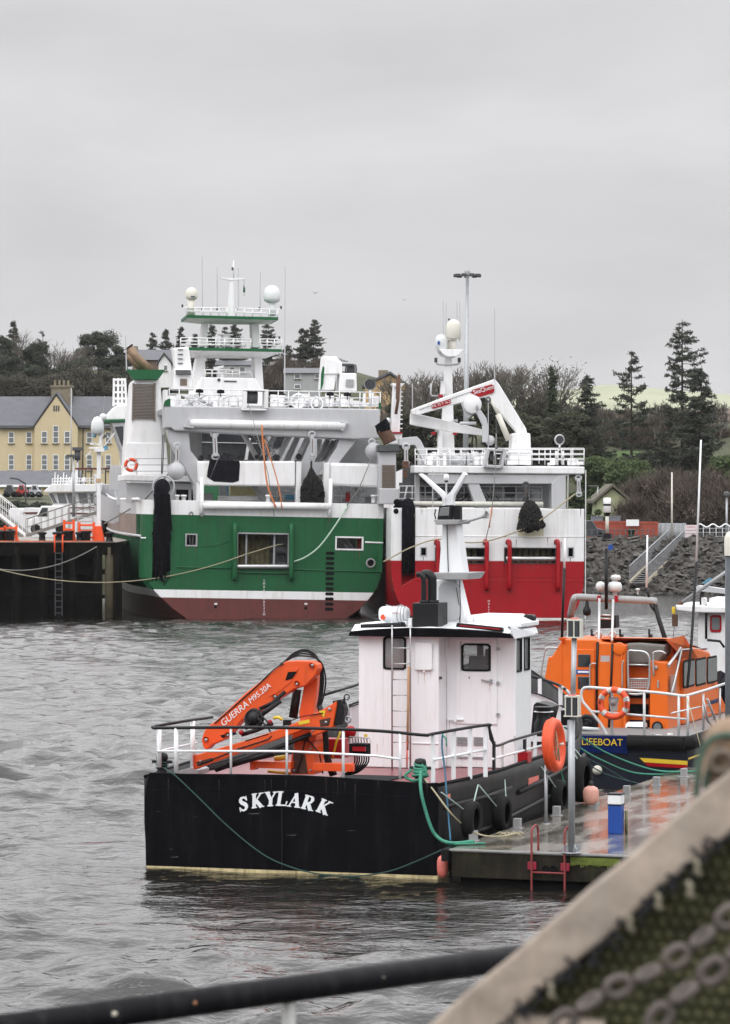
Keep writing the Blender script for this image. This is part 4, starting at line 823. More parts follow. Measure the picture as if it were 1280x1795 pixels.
    PT('crane_detail', [DGREY,LOUV], lambda m: ([fr.rect(m,312,612+k*8,321,613.5+k*8,GY+4.92,GY+5) for k in range(4)], [fr.tb(m,[(309+k*2,649,GY+4.5),(310+k*2,657,GY+4.4)],.05,5) for k in range(13)], setattr(m,'mi',1), fr.rect(m,316,664,328,676,GY+4.55,GY+4.6)),0)
    PT('deck_crane', WHITE, lambda m: (fr.poly(m,[(566,625),(590,625),(600,636),(598,655),(590,658),(586,684),(561,684)],GY+5,GY+6.2), fr.poly(m,[(596,654),(625,654),(626,686),(594,686)],GY+4.8,GY+6.6), fr.poly(m,[(570,626),(600,636),(600,655),(567,656)],GY+4.9,GY+5)),.06)
    PT('crane_stripe', GREEN, lambda m: fr.poly(m,[(566,642),(569,644),(567,672),(563,684),(562,684),(563,656)],GY+4.9,GY+4.97),0)
    PT('crane_hose', DGREY, lambda m: ([m.torus(fr.p(609+k*3.2,648,GY+5.5),.3,.05,(1,.2,0),14,5) for k in range(5)], fr.rect(m,596,637,620,641,GY+5,GY+6.2)),0)
    PT('crane_grating', GREYP, lambda m: [fr.tb(m,[(578+k*5,624+k*2.0,GY+5.4),(590+k*5,626+k*1.8,GY+5.4)],.05,4) for k in range(5)]+[fr.rect(m,607,665,620,678,GY+4.7,GY+4.78)],0)
    # ---- mast house
    MY = 17
    PT('mast_house', WHITE, lambda m: (fr.poly(m,[(354,661),(448,663),(462,690),(462,712),(338,712),(338,690)],MY-1,MY+4)),.06)
    PT('mast_house_mark', DGREY, lambda m: (m.lathe([(.001,0),(.11,0)],10,fr.p(384,666,MY-1.05),(0,-1,0)), fr.rect(m,393,667,415,670,MY-1.04,MY-1)),0)
    for q,(xa,xb,xc,xd) in enumerate(((346,360,360,340),(446,458,462,450))): PT('mast_leg', WHITE, lambda m: fr.poly(m,[(xa,624),(xb,624),(xc,664),(xd+ (0 if q else 0),690),(xd-(0 if q else 2),664)] if q == 0 else [(446,624),(459,624),(463,690),(455,690),(447,664)],MY,MY+2.2),.05)
    PT('mast_leg', WHITE, lambda m: fr.poly(m,[(356,566),(366,566),(361,608),(350,608)],MY,MY+1.6),.05)
    PT('mast_leg', WHITE, lambda m: fr.poly(m,[(441,567),(454,567),(456,610),(443,609)],MY,MY+1.6),.05)
    def plat(x0,y0,x1,y1,xa,xb,yb):
        def f(m):
            m.mi = 1; m.prism([fr.xz(a,b,MY-1.5) for a,b in ((x0,y0),(x1,y1),(x1,y1+5),(x0,y0+5))],MY-1.5,MY+3.5)
            m.mi = 0; P = [fr.p(x0+1,y0+5,MY-1.4),fr.p(x1-1,y1+5,MY-1.4),fr.p(xb,yb,MY),fr.p(xa,yb-1,MY)]
            m.add(P+[V3((p.x,MY+3.4 if i < 2 else MY+2.2,p.z)) for i,p in enumerate(P)],[(0,1,2,3),(7,6,5,4),(0,3,7,4),(1,5,6,2),(3,2,6,7),(0,4,5,1)])
        return f
    PT('mast_platform', [WHITE,GREEN], plat(327,552,488,556,358,452,566),0)
    PT('mast_platform', [WHITE,GREEN], plat(330,609,494,612,338,470,626),0)
    PT('platform_rail', WHITE, lambda m: (fr.rail(m,328,539,398,540,13,MY-1.3,6,(1,.5),.035), fr.rail(m,414,540,487,543,14,MY-1.3,6,(1,.5),.035), fr.rail(m,328,539,328,539,13,MY-1.3,2,(1,.5),.035,yb=MY+3.3), fr.tb(m,[(322,539,MY-1.3),(328,539,MY-1.3)],.035), fr.tb(m,[(487,542,MY-1.3),(492,542,MY-1.3)],.035)),0)
    PT('platform_rail', WHITE, lambda m: (fr.rail(m,317,592,440,594,17,MY-1.3,9,(1,.66,.33),.035), fr.rail(m,456,594,494,595,16,MY-1.3,4,(1,.66,.33),.035)),0)
    PT('house_rail', WHITE, lambda m: (fr.rail(m,360,648,420,649,12,MY-.8,6,(1,.5),.04), fr.tb(m,[(420,654,MY),(440,652,MY),(443,664,MY)],.05)),0)
    PT('main_mast', WHITE, lambda m: (fr.poly(m,[(403,489),(410,489),(410,554),(399,554)],MY,MY+.5), fr.poly(m,[(386,485.5),(402,487),(410,487),(429,487),(429,489.5),(411,491),(402,491),(387,488)],MY-.05,MY+.3), fr.tb(m,[(409.5,487,MY),(409.5,457,MY)],.07,6,.04), fr.rect(m,396,537,400,554,MY,MY+.4)),.0)
    PT('mast_lamp', DGREY, lambda m: [fr.rect(m,a-1.5,b-2.5,a+1.5,b+2.5,MY-.1,MY+.1) for a,b in ((408,471),(320,536),(493,539),(490,592),(355,541),(381,541),(415,541),(455,541))],0)
    for a,b,r_,tl,ft,lb in ((336,514,10.5,1.1,552,'smaller radome with a blue mark'),(477,515,15,1.05,554,None)):
        PT('radome', RADOME if r_ > 12 else CREAMD, lambda m: (dome(m,fr,a,b,MY,r_,tl), m.tube([fr.p(a,b+r_*1.2,MY),fr.p(a,ft,MY)],.24,10)),0,None,lb)
    PT('radome_mark', NAVY, lambda m: fr.rect(m,335,519,342,521,MY-.42,MY-.4),0)
    PT('radar_scanner', [WHITE,BLUE], lambda m: (m.tube([fr.p(396,609,MY),fr.p(396,588,MY)],.3,10), fr.rect(m,383,585,409,588,MY-.3,MY+.2), fr.tb(m,[(390,653,MY-.6),(390,664,MY-.6)],.2), fr.poly(m,[(375,644),(392,640),(393,644),(376,648)],MY-.8,MY-.5)),0)
    for a,y0,y1,dep in ((355,450,541,MY),(381,468,541,MY),(418,470,541,MY),(456,476,541,MY),(499,466,690,MY-6),(222,588,650,FY)):
        PT('whip_antenna', GREYW, lambda m: fr.tb(m,[(a,y1,dep),(a+(a-410)*.01,y0,dep)],.045,5,.03),0)
    PT('mast_flag', mat('green_flag',(.02,.1,.05),.8), lambda m: (fr.poly(m,[(427,500),(430,505),(430,513),(426,512)],MY,MY+.03), fr.tb(m,[(428,489,MY),(428,519,MY)],.012,4)),0)
    return fr, e
GT, gte = green_trawler()
chb = chainbag(GT, 'chain_bag', 'big dark bag of chain hanging before the white trough of the green trawler', [(546,822),(552,833),(562,842),(568,862),(567,884),(528,885),(527,858),(534,842),(541,833)], .55, 4)
chb.matrix_basis = GT.M @ Matrix.Translation(chb.location)
# ================================================================== red trawler
def red_trawler():
    fr = Fr((855-640)*184/FPX, 184, 3.0, .35); e = empty('red_trawler', None, 'red and white trawler with a folded white deck crane, moored right of the green one', 'trawler', M=fr.M)
    xz = fr.xz
    PT = lambda name, m, fn, bev=.03, par=None, label=None: (lambda mb: (fn(mb), mb.build(name, m, par or e, bev, label))[1])(MB())
    right = [xz(a,b) for a,b in ((985,1090),(1001,1081),(1011,1068),(1018,1052),(1023,1030),(1024.5,1000),(1024.5,890))]
    left = [xz(a,b) for a,b in ((735,1090),(719,1078),(706,1066),(698,1054),(691,1035),(687,1010),(686,890))]
    out = {1: sorted(right, key=lambda p:p[1]), -1: sorted([(-x,z) for x,z in left], key=lambda p:p[1])}
    zs = 3.43; zT = 6.47; mh = [mat('boot_white',(.6,.58,.55),.5,var=.2), RED, WHITE]
    weld(hull_loft(fr, out, [0,.6,2,4,6,9,12,16,22,30,38,44,50,54,58,60], lambda z: 5.6+.05*min(1,max(0,(z+1)/4)), [(.18,1),(zs,2)], mh, zT, 34, 62, sheer=lambda y: max(0,(y-22)/38)**2*3.0, tw=8).build('hull', mh, e))
    xl = xz(728,950)[0]; xr = right[-1][0]; sl = xz(704.5,950)[0]; xL = left[-1][0]; mb = MB(); t = .25; zc = 2.45
    H_ = []
    for a0,b0,a1,b1 in ((737,959,748.5,975),(763,960,851,988),(884,960,976,988),(995,959,1006.5,977)): p = xz(a0,b0); q = xz(a1,b1); H_.append((p[0],q[0],q[1],p[1]))
    poly = [(x,z) for x,z in left]+[(x,z) for x,z in right[::-1]]
    for z0,z1,mi in ((-.6,.18,0),(.18,zc,1)):
        c = clipz(poly, z0, z1); mb.mi = mi
        if mi: c = [(max(x, xl) if z > 1.9 and x < 0 else x, z) for x,z in c]
        mb.prism(c, 0, t)
    H1 = [(a,b,c,min(d,zs)) for a,b,c,d in H_ if c < zs]; H2 = [(a,b,max(c,zs),d) for a,b,c,d in H_]
    mb.mi = 1; mb.panel(xl, xr-.0, zc, zs, 0, t, H1); mb.mi = 2; mb.panel(xl, xr, zs, zT, 0, t, H2)
    mb.mi = 1; mb.prism([(left[4][0],1.75),(sl,1.75),(sl,zs),(xL,zs),(left[5][0],2.4)],.002,t); mb.mi = 2; mb.prism([(xL,zs),(sl,zs),(sl,zT),(xL,zT)],0,t)
    mb.build('transom', mh, e, .03)
    PT('net_slot', [RED, DARK], lambda m: (m.box(sl-.12,sl,.25,2.2,1.6,6), m.box(xl,xl+.12,.25,2.2,1.6,6), m.side([(0,1.5),(.9,2.6),(2.2,2.8),(2.2,1.4)],sl,xl), setattr(m,'mi',1), m.box(sl,xl,1.9,2.1,2.7,6)))
    n = MB(); n.tube(spl([fr.p(*q) for q in ((716,888,1.2),(715,884,.4),(715,895,.1),(716,930,.15),(717,965,.2),(717,1001,.3))],6), .36, 12)
    r = random.Random(6)
    for k in range(6): dx = r.uniform(-.28,.28); n.tube([fr.p(716,893,-.2)+V3((dx,0,0)), fr.p(716,940,-.22)+V3((dx*.8,0,0)), fr.p(717,999,-.1)+V3((dx*.9,0,0))], .09, 6)
    for k in range(30): n.ball(fr.p(r.uniform(690,724),r.uniform(880,896),r.uniform(0,1.2)), r.uniform(.12,.25), 6)
    world_solo(n, fr).solo('rolled_net', NET, 'long black rolled net hanging in the port stern slot of the red trawler', 'fishing net')
    for i,(x0,x1,z0,z1) in enumerate(H_):
        f_ = MB(); w_ = .05; f_.box(x0,x1,-.03,.3,z1-w_,z1); f_.box(x0,x1,-.03,.3,z0,z0+w_); f_.box(x0,x0+w_,-.03,.3,z0+w_,z1-w_); f_.box(x1-w_,x1,-.03,.3,z0+w_,z1-w_); f_.build('opening_frame', GREYW if i in (0,3) else DGREY, e)
        MB().box(x0-.2,x1+.2,1.6,1.7,z0-.3,z1+.3).build('opening_recess', DARK, e)
        if i in (1,2):
            PT('opening_net', NETBR, lambda m: [m.tube([(x0+.2+k*.36,.9,z0),(x0+.3+k*.34,.8,z1)],.16,6) for k in range(8) if x0+.3+k*.36 < x1-.1])
            PT('stern_roller', ALU, lambda m: m.tube([(x0+.1,-.12,z0+.28),(x1-.08,-.12,z0+.28)],.13,12))
    for px in (768,853.5,893.5,978.5): PT('stern_pipe', RED, lambda m: m.tube(spl([fr.p(px-4,953,.1),fr.p(px-3,949,-.15),fr.p(px,953,-.35),fr.p(px,985,-.35),fr.p(px,1024,-.35),fr.p(px,1032,-.2),fr.p(px,1031,.1)],5), .13, 10), 0)
    PT('strake', WHITE, lambda m: fr.tb(m,[(728,939.5,-.0),(1024,941,-.0)],.03),0)
    PT('weld_marks', RED, lambda m: (fr.tb(m,[(728,1018,-.0),(1023,1020,0)],.02), [fr.rect(m,895+k*9,1011,901+k*9,1013,-.02,.02) for k in range(9)]),0)
    for k,tx in enumerate(('M','8','6','4','2','M')): text(tx,.17,'draft_mark',WHITE,e,fr.p(857,1054+k*5,-.012),(1,0,0),(0,0,1),.004)
    RUNS = mat('rust_run', (.13,.06,.03))
    for k,(a,b,ln) in enumerate(((742,976,9),(1000,978,12),(800,989,12),(935,989,15),(960,942,16),(984,950,10),(740,893,10),(905,946,14),(1018,892,14))):
        PT('rust_run', RUNS, lambda m: fr.poly(m,[(a-.6,b),(a+.7,b),(a+.2,b+ln),(a-.1,b+ln)],-.006,.0),0)
    for a in (775,875,930,990): PT('weld_seam', WHITE, lambda m: fr.tb(m,[(a,893,0),(a+.3,957,0)],.014,5),0)
    PT('deck', GREYP, lambda m: m.slab([(-5.4,.3),(5.4,.3),(5.4,38),(-5.4,38)],5.0,5.2), 0)
    PT('bulwark_stain', mat('yellow_stain_paint',(.62,.58,.42),.6,var=.15), lambda m: fr.poly(m,[(908,905),(953,905),(953,942),(930,944),(908,941)],-.012,.0),0)
    GY = 1.2
    PT('gantry_beam', WHITE, lambda m: (fr.rect(m,725,816,1025,831,GY,GY+3)), .06)
    PT('gantry_underside', GREYW, lambda m: (fr.poly(m,[(736,831.5),(1000,831.5),(967,848),(761,848)],GY+.15,GY+2.8)), .03)
    PT('gantry_leg', GREYW, lambda m: fr.poly(m,[(967,848),(983,831.5),(992,831.5),(992,892),(967,892)],GY+.1,GY+1.6))
    PT('gantry_leg', GREYW, lambda m: fr.poly(m,[(820,848),(840,848),(858,892),(836,892)],GY+.2,GY+1.5))
    PT('gantry_leg', GREYW, lambda m: fr.poly(m,[(728,831),(736,831),(736,892),(728,892)],GY+1.4,GY+2.2))
    PT('gantry_deck_floor', GREYP, lambda m: m.slab([(xz(727,812,GY)[0],GY+3),(xz(1024,812,GY)[0],GY+3),(xz(1024,812,GY)[0],GY+8),(xz(727,812,GY)[0],GY+8)],8.85,9.0),0)
    PT('gantry_rail', WHITE, lambda m: (fr.rail(m,728,788,850,788,27,GY+.1,7,(1,.66,.33)), fr.rail(m,887,788,1024,788,27,GY+.1,7,(1,.66,.33)), fr.rail(m,728,786,1024,786,27,GY+6,16,(1,.66,.33))),0)
    rb = random.Random(21)
    def clutter(m):
        for k in range(46):
            px = rb.choice((rb.uniform(760,850), rb.uniform(890,925), rb.uniform(738,760), rb.uniform(960,1020))); h = rb.uniform(6,24)*(.55 if px > 930 else 1); yy = GY+rb.uniform(1.2,6.5)
            if rb.random() < .5: fr.rect(m,px,815-h,px+rb.uniform(3,11),816,yy,yy+.5)
            else: m.lathe([(.22,0),(.22,h/31),(.1,h/30)],10,fr.p(px,815,yy))
    PT('deck_machinery', WHITE, clutter)
    PT('winch', GREYW, lambda m: [m.lathe([(.1,-.5),(.42,-.48),(.42,-.4),(.22,-.4),(.22,.4),(.42,.4),(.42,.48),(.1,.5)],14,fr.p(a,805,GY+2),(1,.2,0)) for a in (800,832)],0)
    PT('reel_frame', GREYW, lambda m: (fr.poly(m,[(855,787),(887,788),(887,791),(855,790)],GY-.5,GY+.8), fr.poly(m,[(850,814),(882,816),(882,821),(848,819)],GY-.5,GY+.8), fr.poly(m,[(855,787),(860,787),(853,819),(848,819)],GY-.5,GY+.8), fr.poly(m,[(883,788),(888,788),(882,821),(877,821)],GY-.5,GY+.8)))
    PT('wire_reel', DGREY, lambda m: (fr.rect(m,858,792,866,808,GY-.2,GY+.5), fr.rect(m,868,798,872,814,GY-.3,GY+.2)))
    PT('search_light', [ALU,GLASS], lambda m: (m.torus(fr.p(981,771,GY+1),.28,.05,(-.3,1,0),18,6), m.lathe([(.1,.4),(.26,.3),(.28,0)],16,fr.p(981,771,GY+1),(-.1,1,0)), setattr(m,'mi',1), m.lathe([(.001,0),(.24,0)],16,fr.p(980,771,GY+.97),(0,-1,0)), setattr(m,'mi',0), fr.tb(m,[(981,780,GY+1),(981,790,GY+1)],.06), fr.rect(m,972,788,990,814,GY+1,GY+1.1) if 0 else fr.tb(m,[(975,790,GY+1),(975,815,GY+1)],.08), fr.tb(m,[(987,790,GY+1),(987,815,GY+1)],.08)),0)
    # folded crane
    C0 = GY+2
    cr = PT('deck_crane', WHITE, lambda m: (fr.poly(m,[(898,760),(915,757),(930,760),(931,788),(931,815),(893,815),(896,787)],C0-.2,C0+1.4), fr.rect(m,890,790,934,794,C0-.3,C0+1.5)),.06)
    PT('crane_jib', WHITE, lambda m: fr.poly(m,[(721,718),(731,714),(790,692),(868,664),(870,669),(856,698),(850,696),(808,706),(731,728),(722,726)],C0,C0+.75),.05,cr)
    PT('crane_boom', WHITE, lambda m: fr.poly(m,[(868,665),(875,673),(923,752),(924,760),(908,762),(904,755),(858,701),(854,697)],C0+.05,C0+.9),.05,cr)
    PT('crane_arm', WHITE, lambda m: fr.poly(m,[(720,724),(730,725),(743,728),(800,741),(847,753),(845,763),(790,757),(734,747),(719,744)],C0+.9,C0+1.5),.05,cr)
    PT('crane_knuckle', GREYW, lambda m: (fr.poly(m,[(836,707),(841,716),(853,733),(857,752),(855,775),(846,775),(846,745),(832,716)],C0-.4,C0), fr.tb(m,[(806,742,C0),(835,742,C0)],.1), m.ball(fr.p(859,772,C0),.3,8)),.03,cr)
    PT('winch_drum', WHITE, lambda m: m.lathe([(.001,-.15),(.5,-.15),(.53,-.12),(.53,.1),(.001,.1)],22,fr.p(828.5,709,C0-.25),(0,1,0)),0,cr)
    PT('drum_bracket', GREYW, lambda m: fr.poly(m,[(808,706),(816,730),(822,733),(836,722),(836,700)],C0-.1,C0),.02,cr)
    PT('lift_cylinder', CREAMD, lambda m: (fr.tb(m,[(873,726,C0-.2),(892,772,C0-.2)],.17,10), fr.tb(m,[(860,700,C0-.2),(873,726,C0-.2)],.08,8)),0,cr)
    PT('crane_hook', DGREY, lambda m: (m.torus(fr.p(856,700,C0-.3),.12,.05,(0,1,0),10,5), fr.tb(m,[(870,735,C0-.2),(871,784,C0-.2)],.035,5), m.ball(fr.p(870,783,C0-.2),.14,6)),0,cr)
    PT('crane_stripe_joint', GREYP, lambda m: (fr.tb(m,[(735,718,C0-.03),(850,678,C0-.03)],.02,4)),0,cr)
    q1 = [(825,688),(829,683),(862,673.5),(866,676),(867,685),(864,689),(842,695.5),(838,695)]; PT('name_plate', RED, lambda m: fr.poly(m,q1,C0-.04,C0),0,cr)
    PT('name_plate', RED, lambda m: fr.poly(m,[(756,711),(759,708),(788,699.5),(791,701),(791,706),(788,708.5),(760,716.5),(757,715)],C0-.04,C0),0,cr)
    dv = fr.p(866,676,C0-.05)-fr.p(829,687,C0-.05); up = V3((-dv.z,0,dv.x))
    text('SeaQuest',.34,'crane_lettering',WHITE,cr,fr.p(848,683,C0-.05),dv,up,.004,0,.95); text('SWL 32 T 16.2m',.2,'crane_lettering',WHITE,cr,fr.p(774,708,C0-.05),dv,up,.004)
    # mast
    MY = 15
    PT('main_mast', WHITE, lambda m: (fr.poly(m,[(780,620),(792,620),(794,690),(797,790),(803,816),(768,816),(772,790),(779,690)],MY,MY+.9), fr.poly(m,[(774,668),(781,668),(781,692),(772,692)],MY-.5,MY), fr.rect(m,768,745,776,800,MY-.6,MY)),.05)
    PT('dome_platform', WHITE, lambda m: (fr.poly(m,[(770,612),(814,613),(812,615),(800,625),(784,625),(776,620)],MY-1,MY+1.4)),.03)
    PT('radome', CREAMD, lambda m: (m.lathe([(.05,.62),(.3,.52),(.43,.3),(.46,0),(.46,-.55),(.42,-.6),(.001,-.6)][::-1],20,fr.p(795,577,MY-.2)), m.tube([fr.p(795,595,MY-.2),fr.p(795,613,MY-.2)],.2,10), m.tube([fr.p(786,596,MY),fr.p(786,613,MY)],.09,6)),0,None,'larger cream radome on a stalk')
    PT('radome', RADOME, lambda m: (m.lathe([(.001,.42),(.2,.38),(.33,.2),(.36,0),(.36,-.4),(.1,-.8),(.001,-.8)][::-1],18,fr.p(773.5,598,MY-.5))),0,None,'smaller radome with a blue mark')
    PT('radome_mark', BLUE, lambda m: fr.rect(m,767,598,771,604,MY-.9,MY-.85),0)
    PT('mast_yard', GREYW, lambda m: (m.tube(spl([fr.p(764,634,MY),fr.p(770,639,MY),fr.p(800,639,MY),fr.p(806,635,MY)],4),.06,6), fr.tb(m,[(756,672,MY),(755,690,MY),(757,694,MY),(772,694,MY)],.05,6)),0)
    PT('mast_lamp', DGREY, lambda m: [fr.rect(m,a-2.5,627,a+2.5,635,MY-.1,MY+.2) for a in (764.5,805.5)]+[fr.rect(m,786,558,789,564,MY-.1,MY+.1)],.02)
    PT('mast_box', RED, lambda m: [fr.rect(m,a,b,a+7,b+5,MY-.8,MY-.2) for a,b in ((769,692),(757,757),(795,757))],.02)
    PT('mast_fitting', GREYP, lambda m: [fr.rect(m,a,b,a+6,b+5,MY-.9,MY-.2) for a,b in ((772,660),(797,735),(789,738),(764,752))],.02)
    for a,y0,y1,dep in ((777,526,605,MY),(782,530,612,MY),(801,526,560,MY),(806,528,598,MY),(867,541,668,C0),(723,672,716,MY),(856,700,800,MY)):
        PT('whip_antenna', GREYW, lambda m: fr.tb(m,[(a,y1,dep),(a,y0,dep)],.035,5,.025),0)
    # exhaust mast, port side
    PT('exhaust_mast', WHITE, lambda m: (fr.poly(m,[(690,674),(704,674),(701,758),(685,758)],8,9), fr.poly(m,[(686,672),(710,672),(704,678),(691,678)],7.8,9.2), [fr.rect(m,701.5,686+k*8,706,688+k*8,8.2,8.4) for k in range(9)], fr.rect(m,682,760,705,778,7.5,9.5)),.03)
    PT('exhaust_pipe', RUST, lambda m: (fr.tb(m,[(700,657,7.7),(698,700,7.7),(694,726,7.7)],.09,8), fr.tb(m,[(697,662,7.8),(696,700,7.8)],.07,8)),0)
    PT('mast_band', RED, lambda m: fr.rect(m,681,757,705,760,7.4,9.6),0)
    PT('small_dome', RADOME, lambda m: m.ball(fr.p(680,737,8),.17,8),0)
    PT('brown_exhaust', [RUST,NET], lambda m: (m.tube(spl([fr.p(684,776,4),fr.p(679,765,4),fr.p(670,752,4)],4),.4,12), setattr(m,'mi',1), m.tube(spl([fr.p(673,756,4),fr.p(670,745,4),fr.p(667,740,4)],4),.42,12)),0)
    PT('engine_casing', [GREYW,DGREY,LOUV], lambda m: (fr.rect(m,664,792,694,884,3.5,6), setattr(m,'mi',1), fr.rect(m,663,780,700,791,3.2,6.2), setattr(m,'mi',2), [fr.rect(m,670,815+k*2.4,692.5,816.8+k*2.4,3.42,3.5) for k in range(17)]),0)
    PT('davit_arm', GREYW, lambda m: fr.poly(m,[(700,768),(731,765),(738,772),(759,815),(745,815),(728,780),(700,780)],GY+2,GY+3))
    b_ = block_tackle(fr, e, ((712,783),(712,812)), GY-.1, w_=.35); PT('hook_block', RUST, lambda m: (fr.rect(m,706,808,717,821,GY-.3,GY+.2), fr.rect(m,708,824,714,838,GY-.2,GY+.1)),.03,b_)
    block_tackle(fr, e, ((1014,838),(1015,866)), GY+.2, w_=.32)
    block_tackle(fr, e, ((922,850),(922,872)), GY-.4, DGREY, .3)
    # middle level
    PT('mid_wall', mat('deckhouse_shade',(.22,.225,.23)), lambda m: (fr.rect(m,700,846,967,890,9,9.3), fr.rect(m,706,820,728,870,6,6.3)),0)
    PT('mid_house', GREYW, lambda m: (fr.rect(m,845,858,895,884,7,8.5), fr.rect(m,740,866,765,884,6,8), fr.rect(m,900,862,915,884,6.5,8), fr.rect(m,934,858,946,884,5,6), fr.rect(m,665,856,700,884,2.5,3)),.05)
    PT('dark_reel', DGREY, lambda m: (m.lathe([(.3,-.3),(.3,.3)],12,fr.p(748,860,4),(1,0,0)), m.lathe([(.3,-.3),(.3,.3)],12,fr.p(895,862,5),(1,0,0)), m.lathe([(.35,-.3),(.35,.3)],12,fr.p(820,868,5),(0,1,0))),0)
    PT('mid_rail', WHITE, lambda m: (fr.rail(m,700,852,950,853,33,GY+2.4,12,(1,.66,.33)),),0)
    PT('long_pipe', mat('cream_pipe',(.6,.59,.53),.5,streak=(.4,.37,.3)), lambda m: fr.tb(m,[(722,883,GY+.2),(952,884,GY+.2)],.15,12),0)
    PT('net_basket', CHAINM, lambda m: [m.tube([fr.p(a,b,3),fr.p(a+rb.uniform(-14,14),b+rb.uniform(-10,10),3.2)],.03,4) for a,b in [(rb.uniform(800,880),rb.uniform(862,876)) for _ in range(30)]],0)
    PT('side_ladder', GREYW, lambda m: (fr.tb(m,[(706,888,2),(714,852,2)],.05), fr.tb(m,[(758.5,826,-.2),(758.5,890,-.2)],.03,5), fr.tb(m,[(996,832,-.2),(995,890,-.2)],.035,5)),0)
    PT('stern_wire', mat('white_pole',(.7,.7,.7),.4,var=.02), lambda m: fr.tb(m,[(1027,824,0),(1026,1085,0)],.03,5),0)
    return fr, e
RT, rte = red_trawler()
chb = chainbag(RT, 'chain_bag', 'rounded dark bag of chain hanging against the white stern of the red trawler', [(925,878),(936,882),(944,892),(951,910),(955,922),(948,927),(927,932),(906,929),(910,912),(912,900),(917,888)], -.55, 9)
chb.matrix_basis = RT.M @ Matrix.Translation(chb.location)
# ================================================================== workboat in the foreground
def serif_letter(ch):
    # strokes in a unit box: (x0,z0,x1,z1,width0,width1)
    T, t = .2, .085
    D = {'K': [(.22,0,.22,1,T,T),(.05,.03,.42,.03,.06,.06),(.05,.97,.42,.97,.06,.06),(.3,.42,.72,.95,t,t),(.36,.5,.78,.03,T,T),(.6,.97,.92,.97,.06,.06),(.62,.03,.98,.03,.06,.06)],
         'Y': [(.5,0,.5,.48,T,T),(.3,.03,.7,.03,.06,.06),(.5,.42,.18,.97,T*.95,T*.95),(.5,.42,.8,.95,t,t),(.0,.97,.38,.97,.06,.06),(.64,.97,.98,.97,.06,.06)],
         'L': [(.25,0,.25,1,T,T),(.06,.97,.46,.97,.06,.06),(.06,.04,.8,.04,.08,.08),(.78,.02,.84,.3,.04,.09)],
         'A': [(.52,.97,.16,.03,t,t),(.5,.98,.8,.03,T,T),(.25,.33,.72,.33,.07,.07),(.0,.03,.32,.03,.06,.06),(.6,.03,1.0,.03,.06,.06)],
         'R': [(.22,0,.22,1,T,T),(.05,.03,.42,.03,.06,.06),(.05,.97,.5,.97,.06,.06),(.3,.5,.5,.5,.07,.07),(.42,.5,.76,.03,T,T),(.66,.03,.96,.03,.06,.06),(.48,.965,.64,.9,.08,.15),(.64,.9,.68,.74,.15,.18),(.68,.74,.62,.57,.18,.13),(.62,.57,.46,.5,.13,.07)],
         'S': [(.74,.7,.72,.98,.07,.05),(.7,.8,.56,.94,.08,.09),(.56,.94,.36,.93,.09,.13),(.36,.93,.24,.77,.13,.18),(.24,.77,.36,.6,.18,.2),(.36,.6,.6,.45,.2,.2),(.6,.45,.72,.28,.2,.19),(.72,.28,.62,.09,.18,.13),(.62,.09,.42,.04,.13,.09),(.42,.04,.22,.2,.09,.07),(.18,.3,.2,.02,.07,.05)]}
    return D[ch]
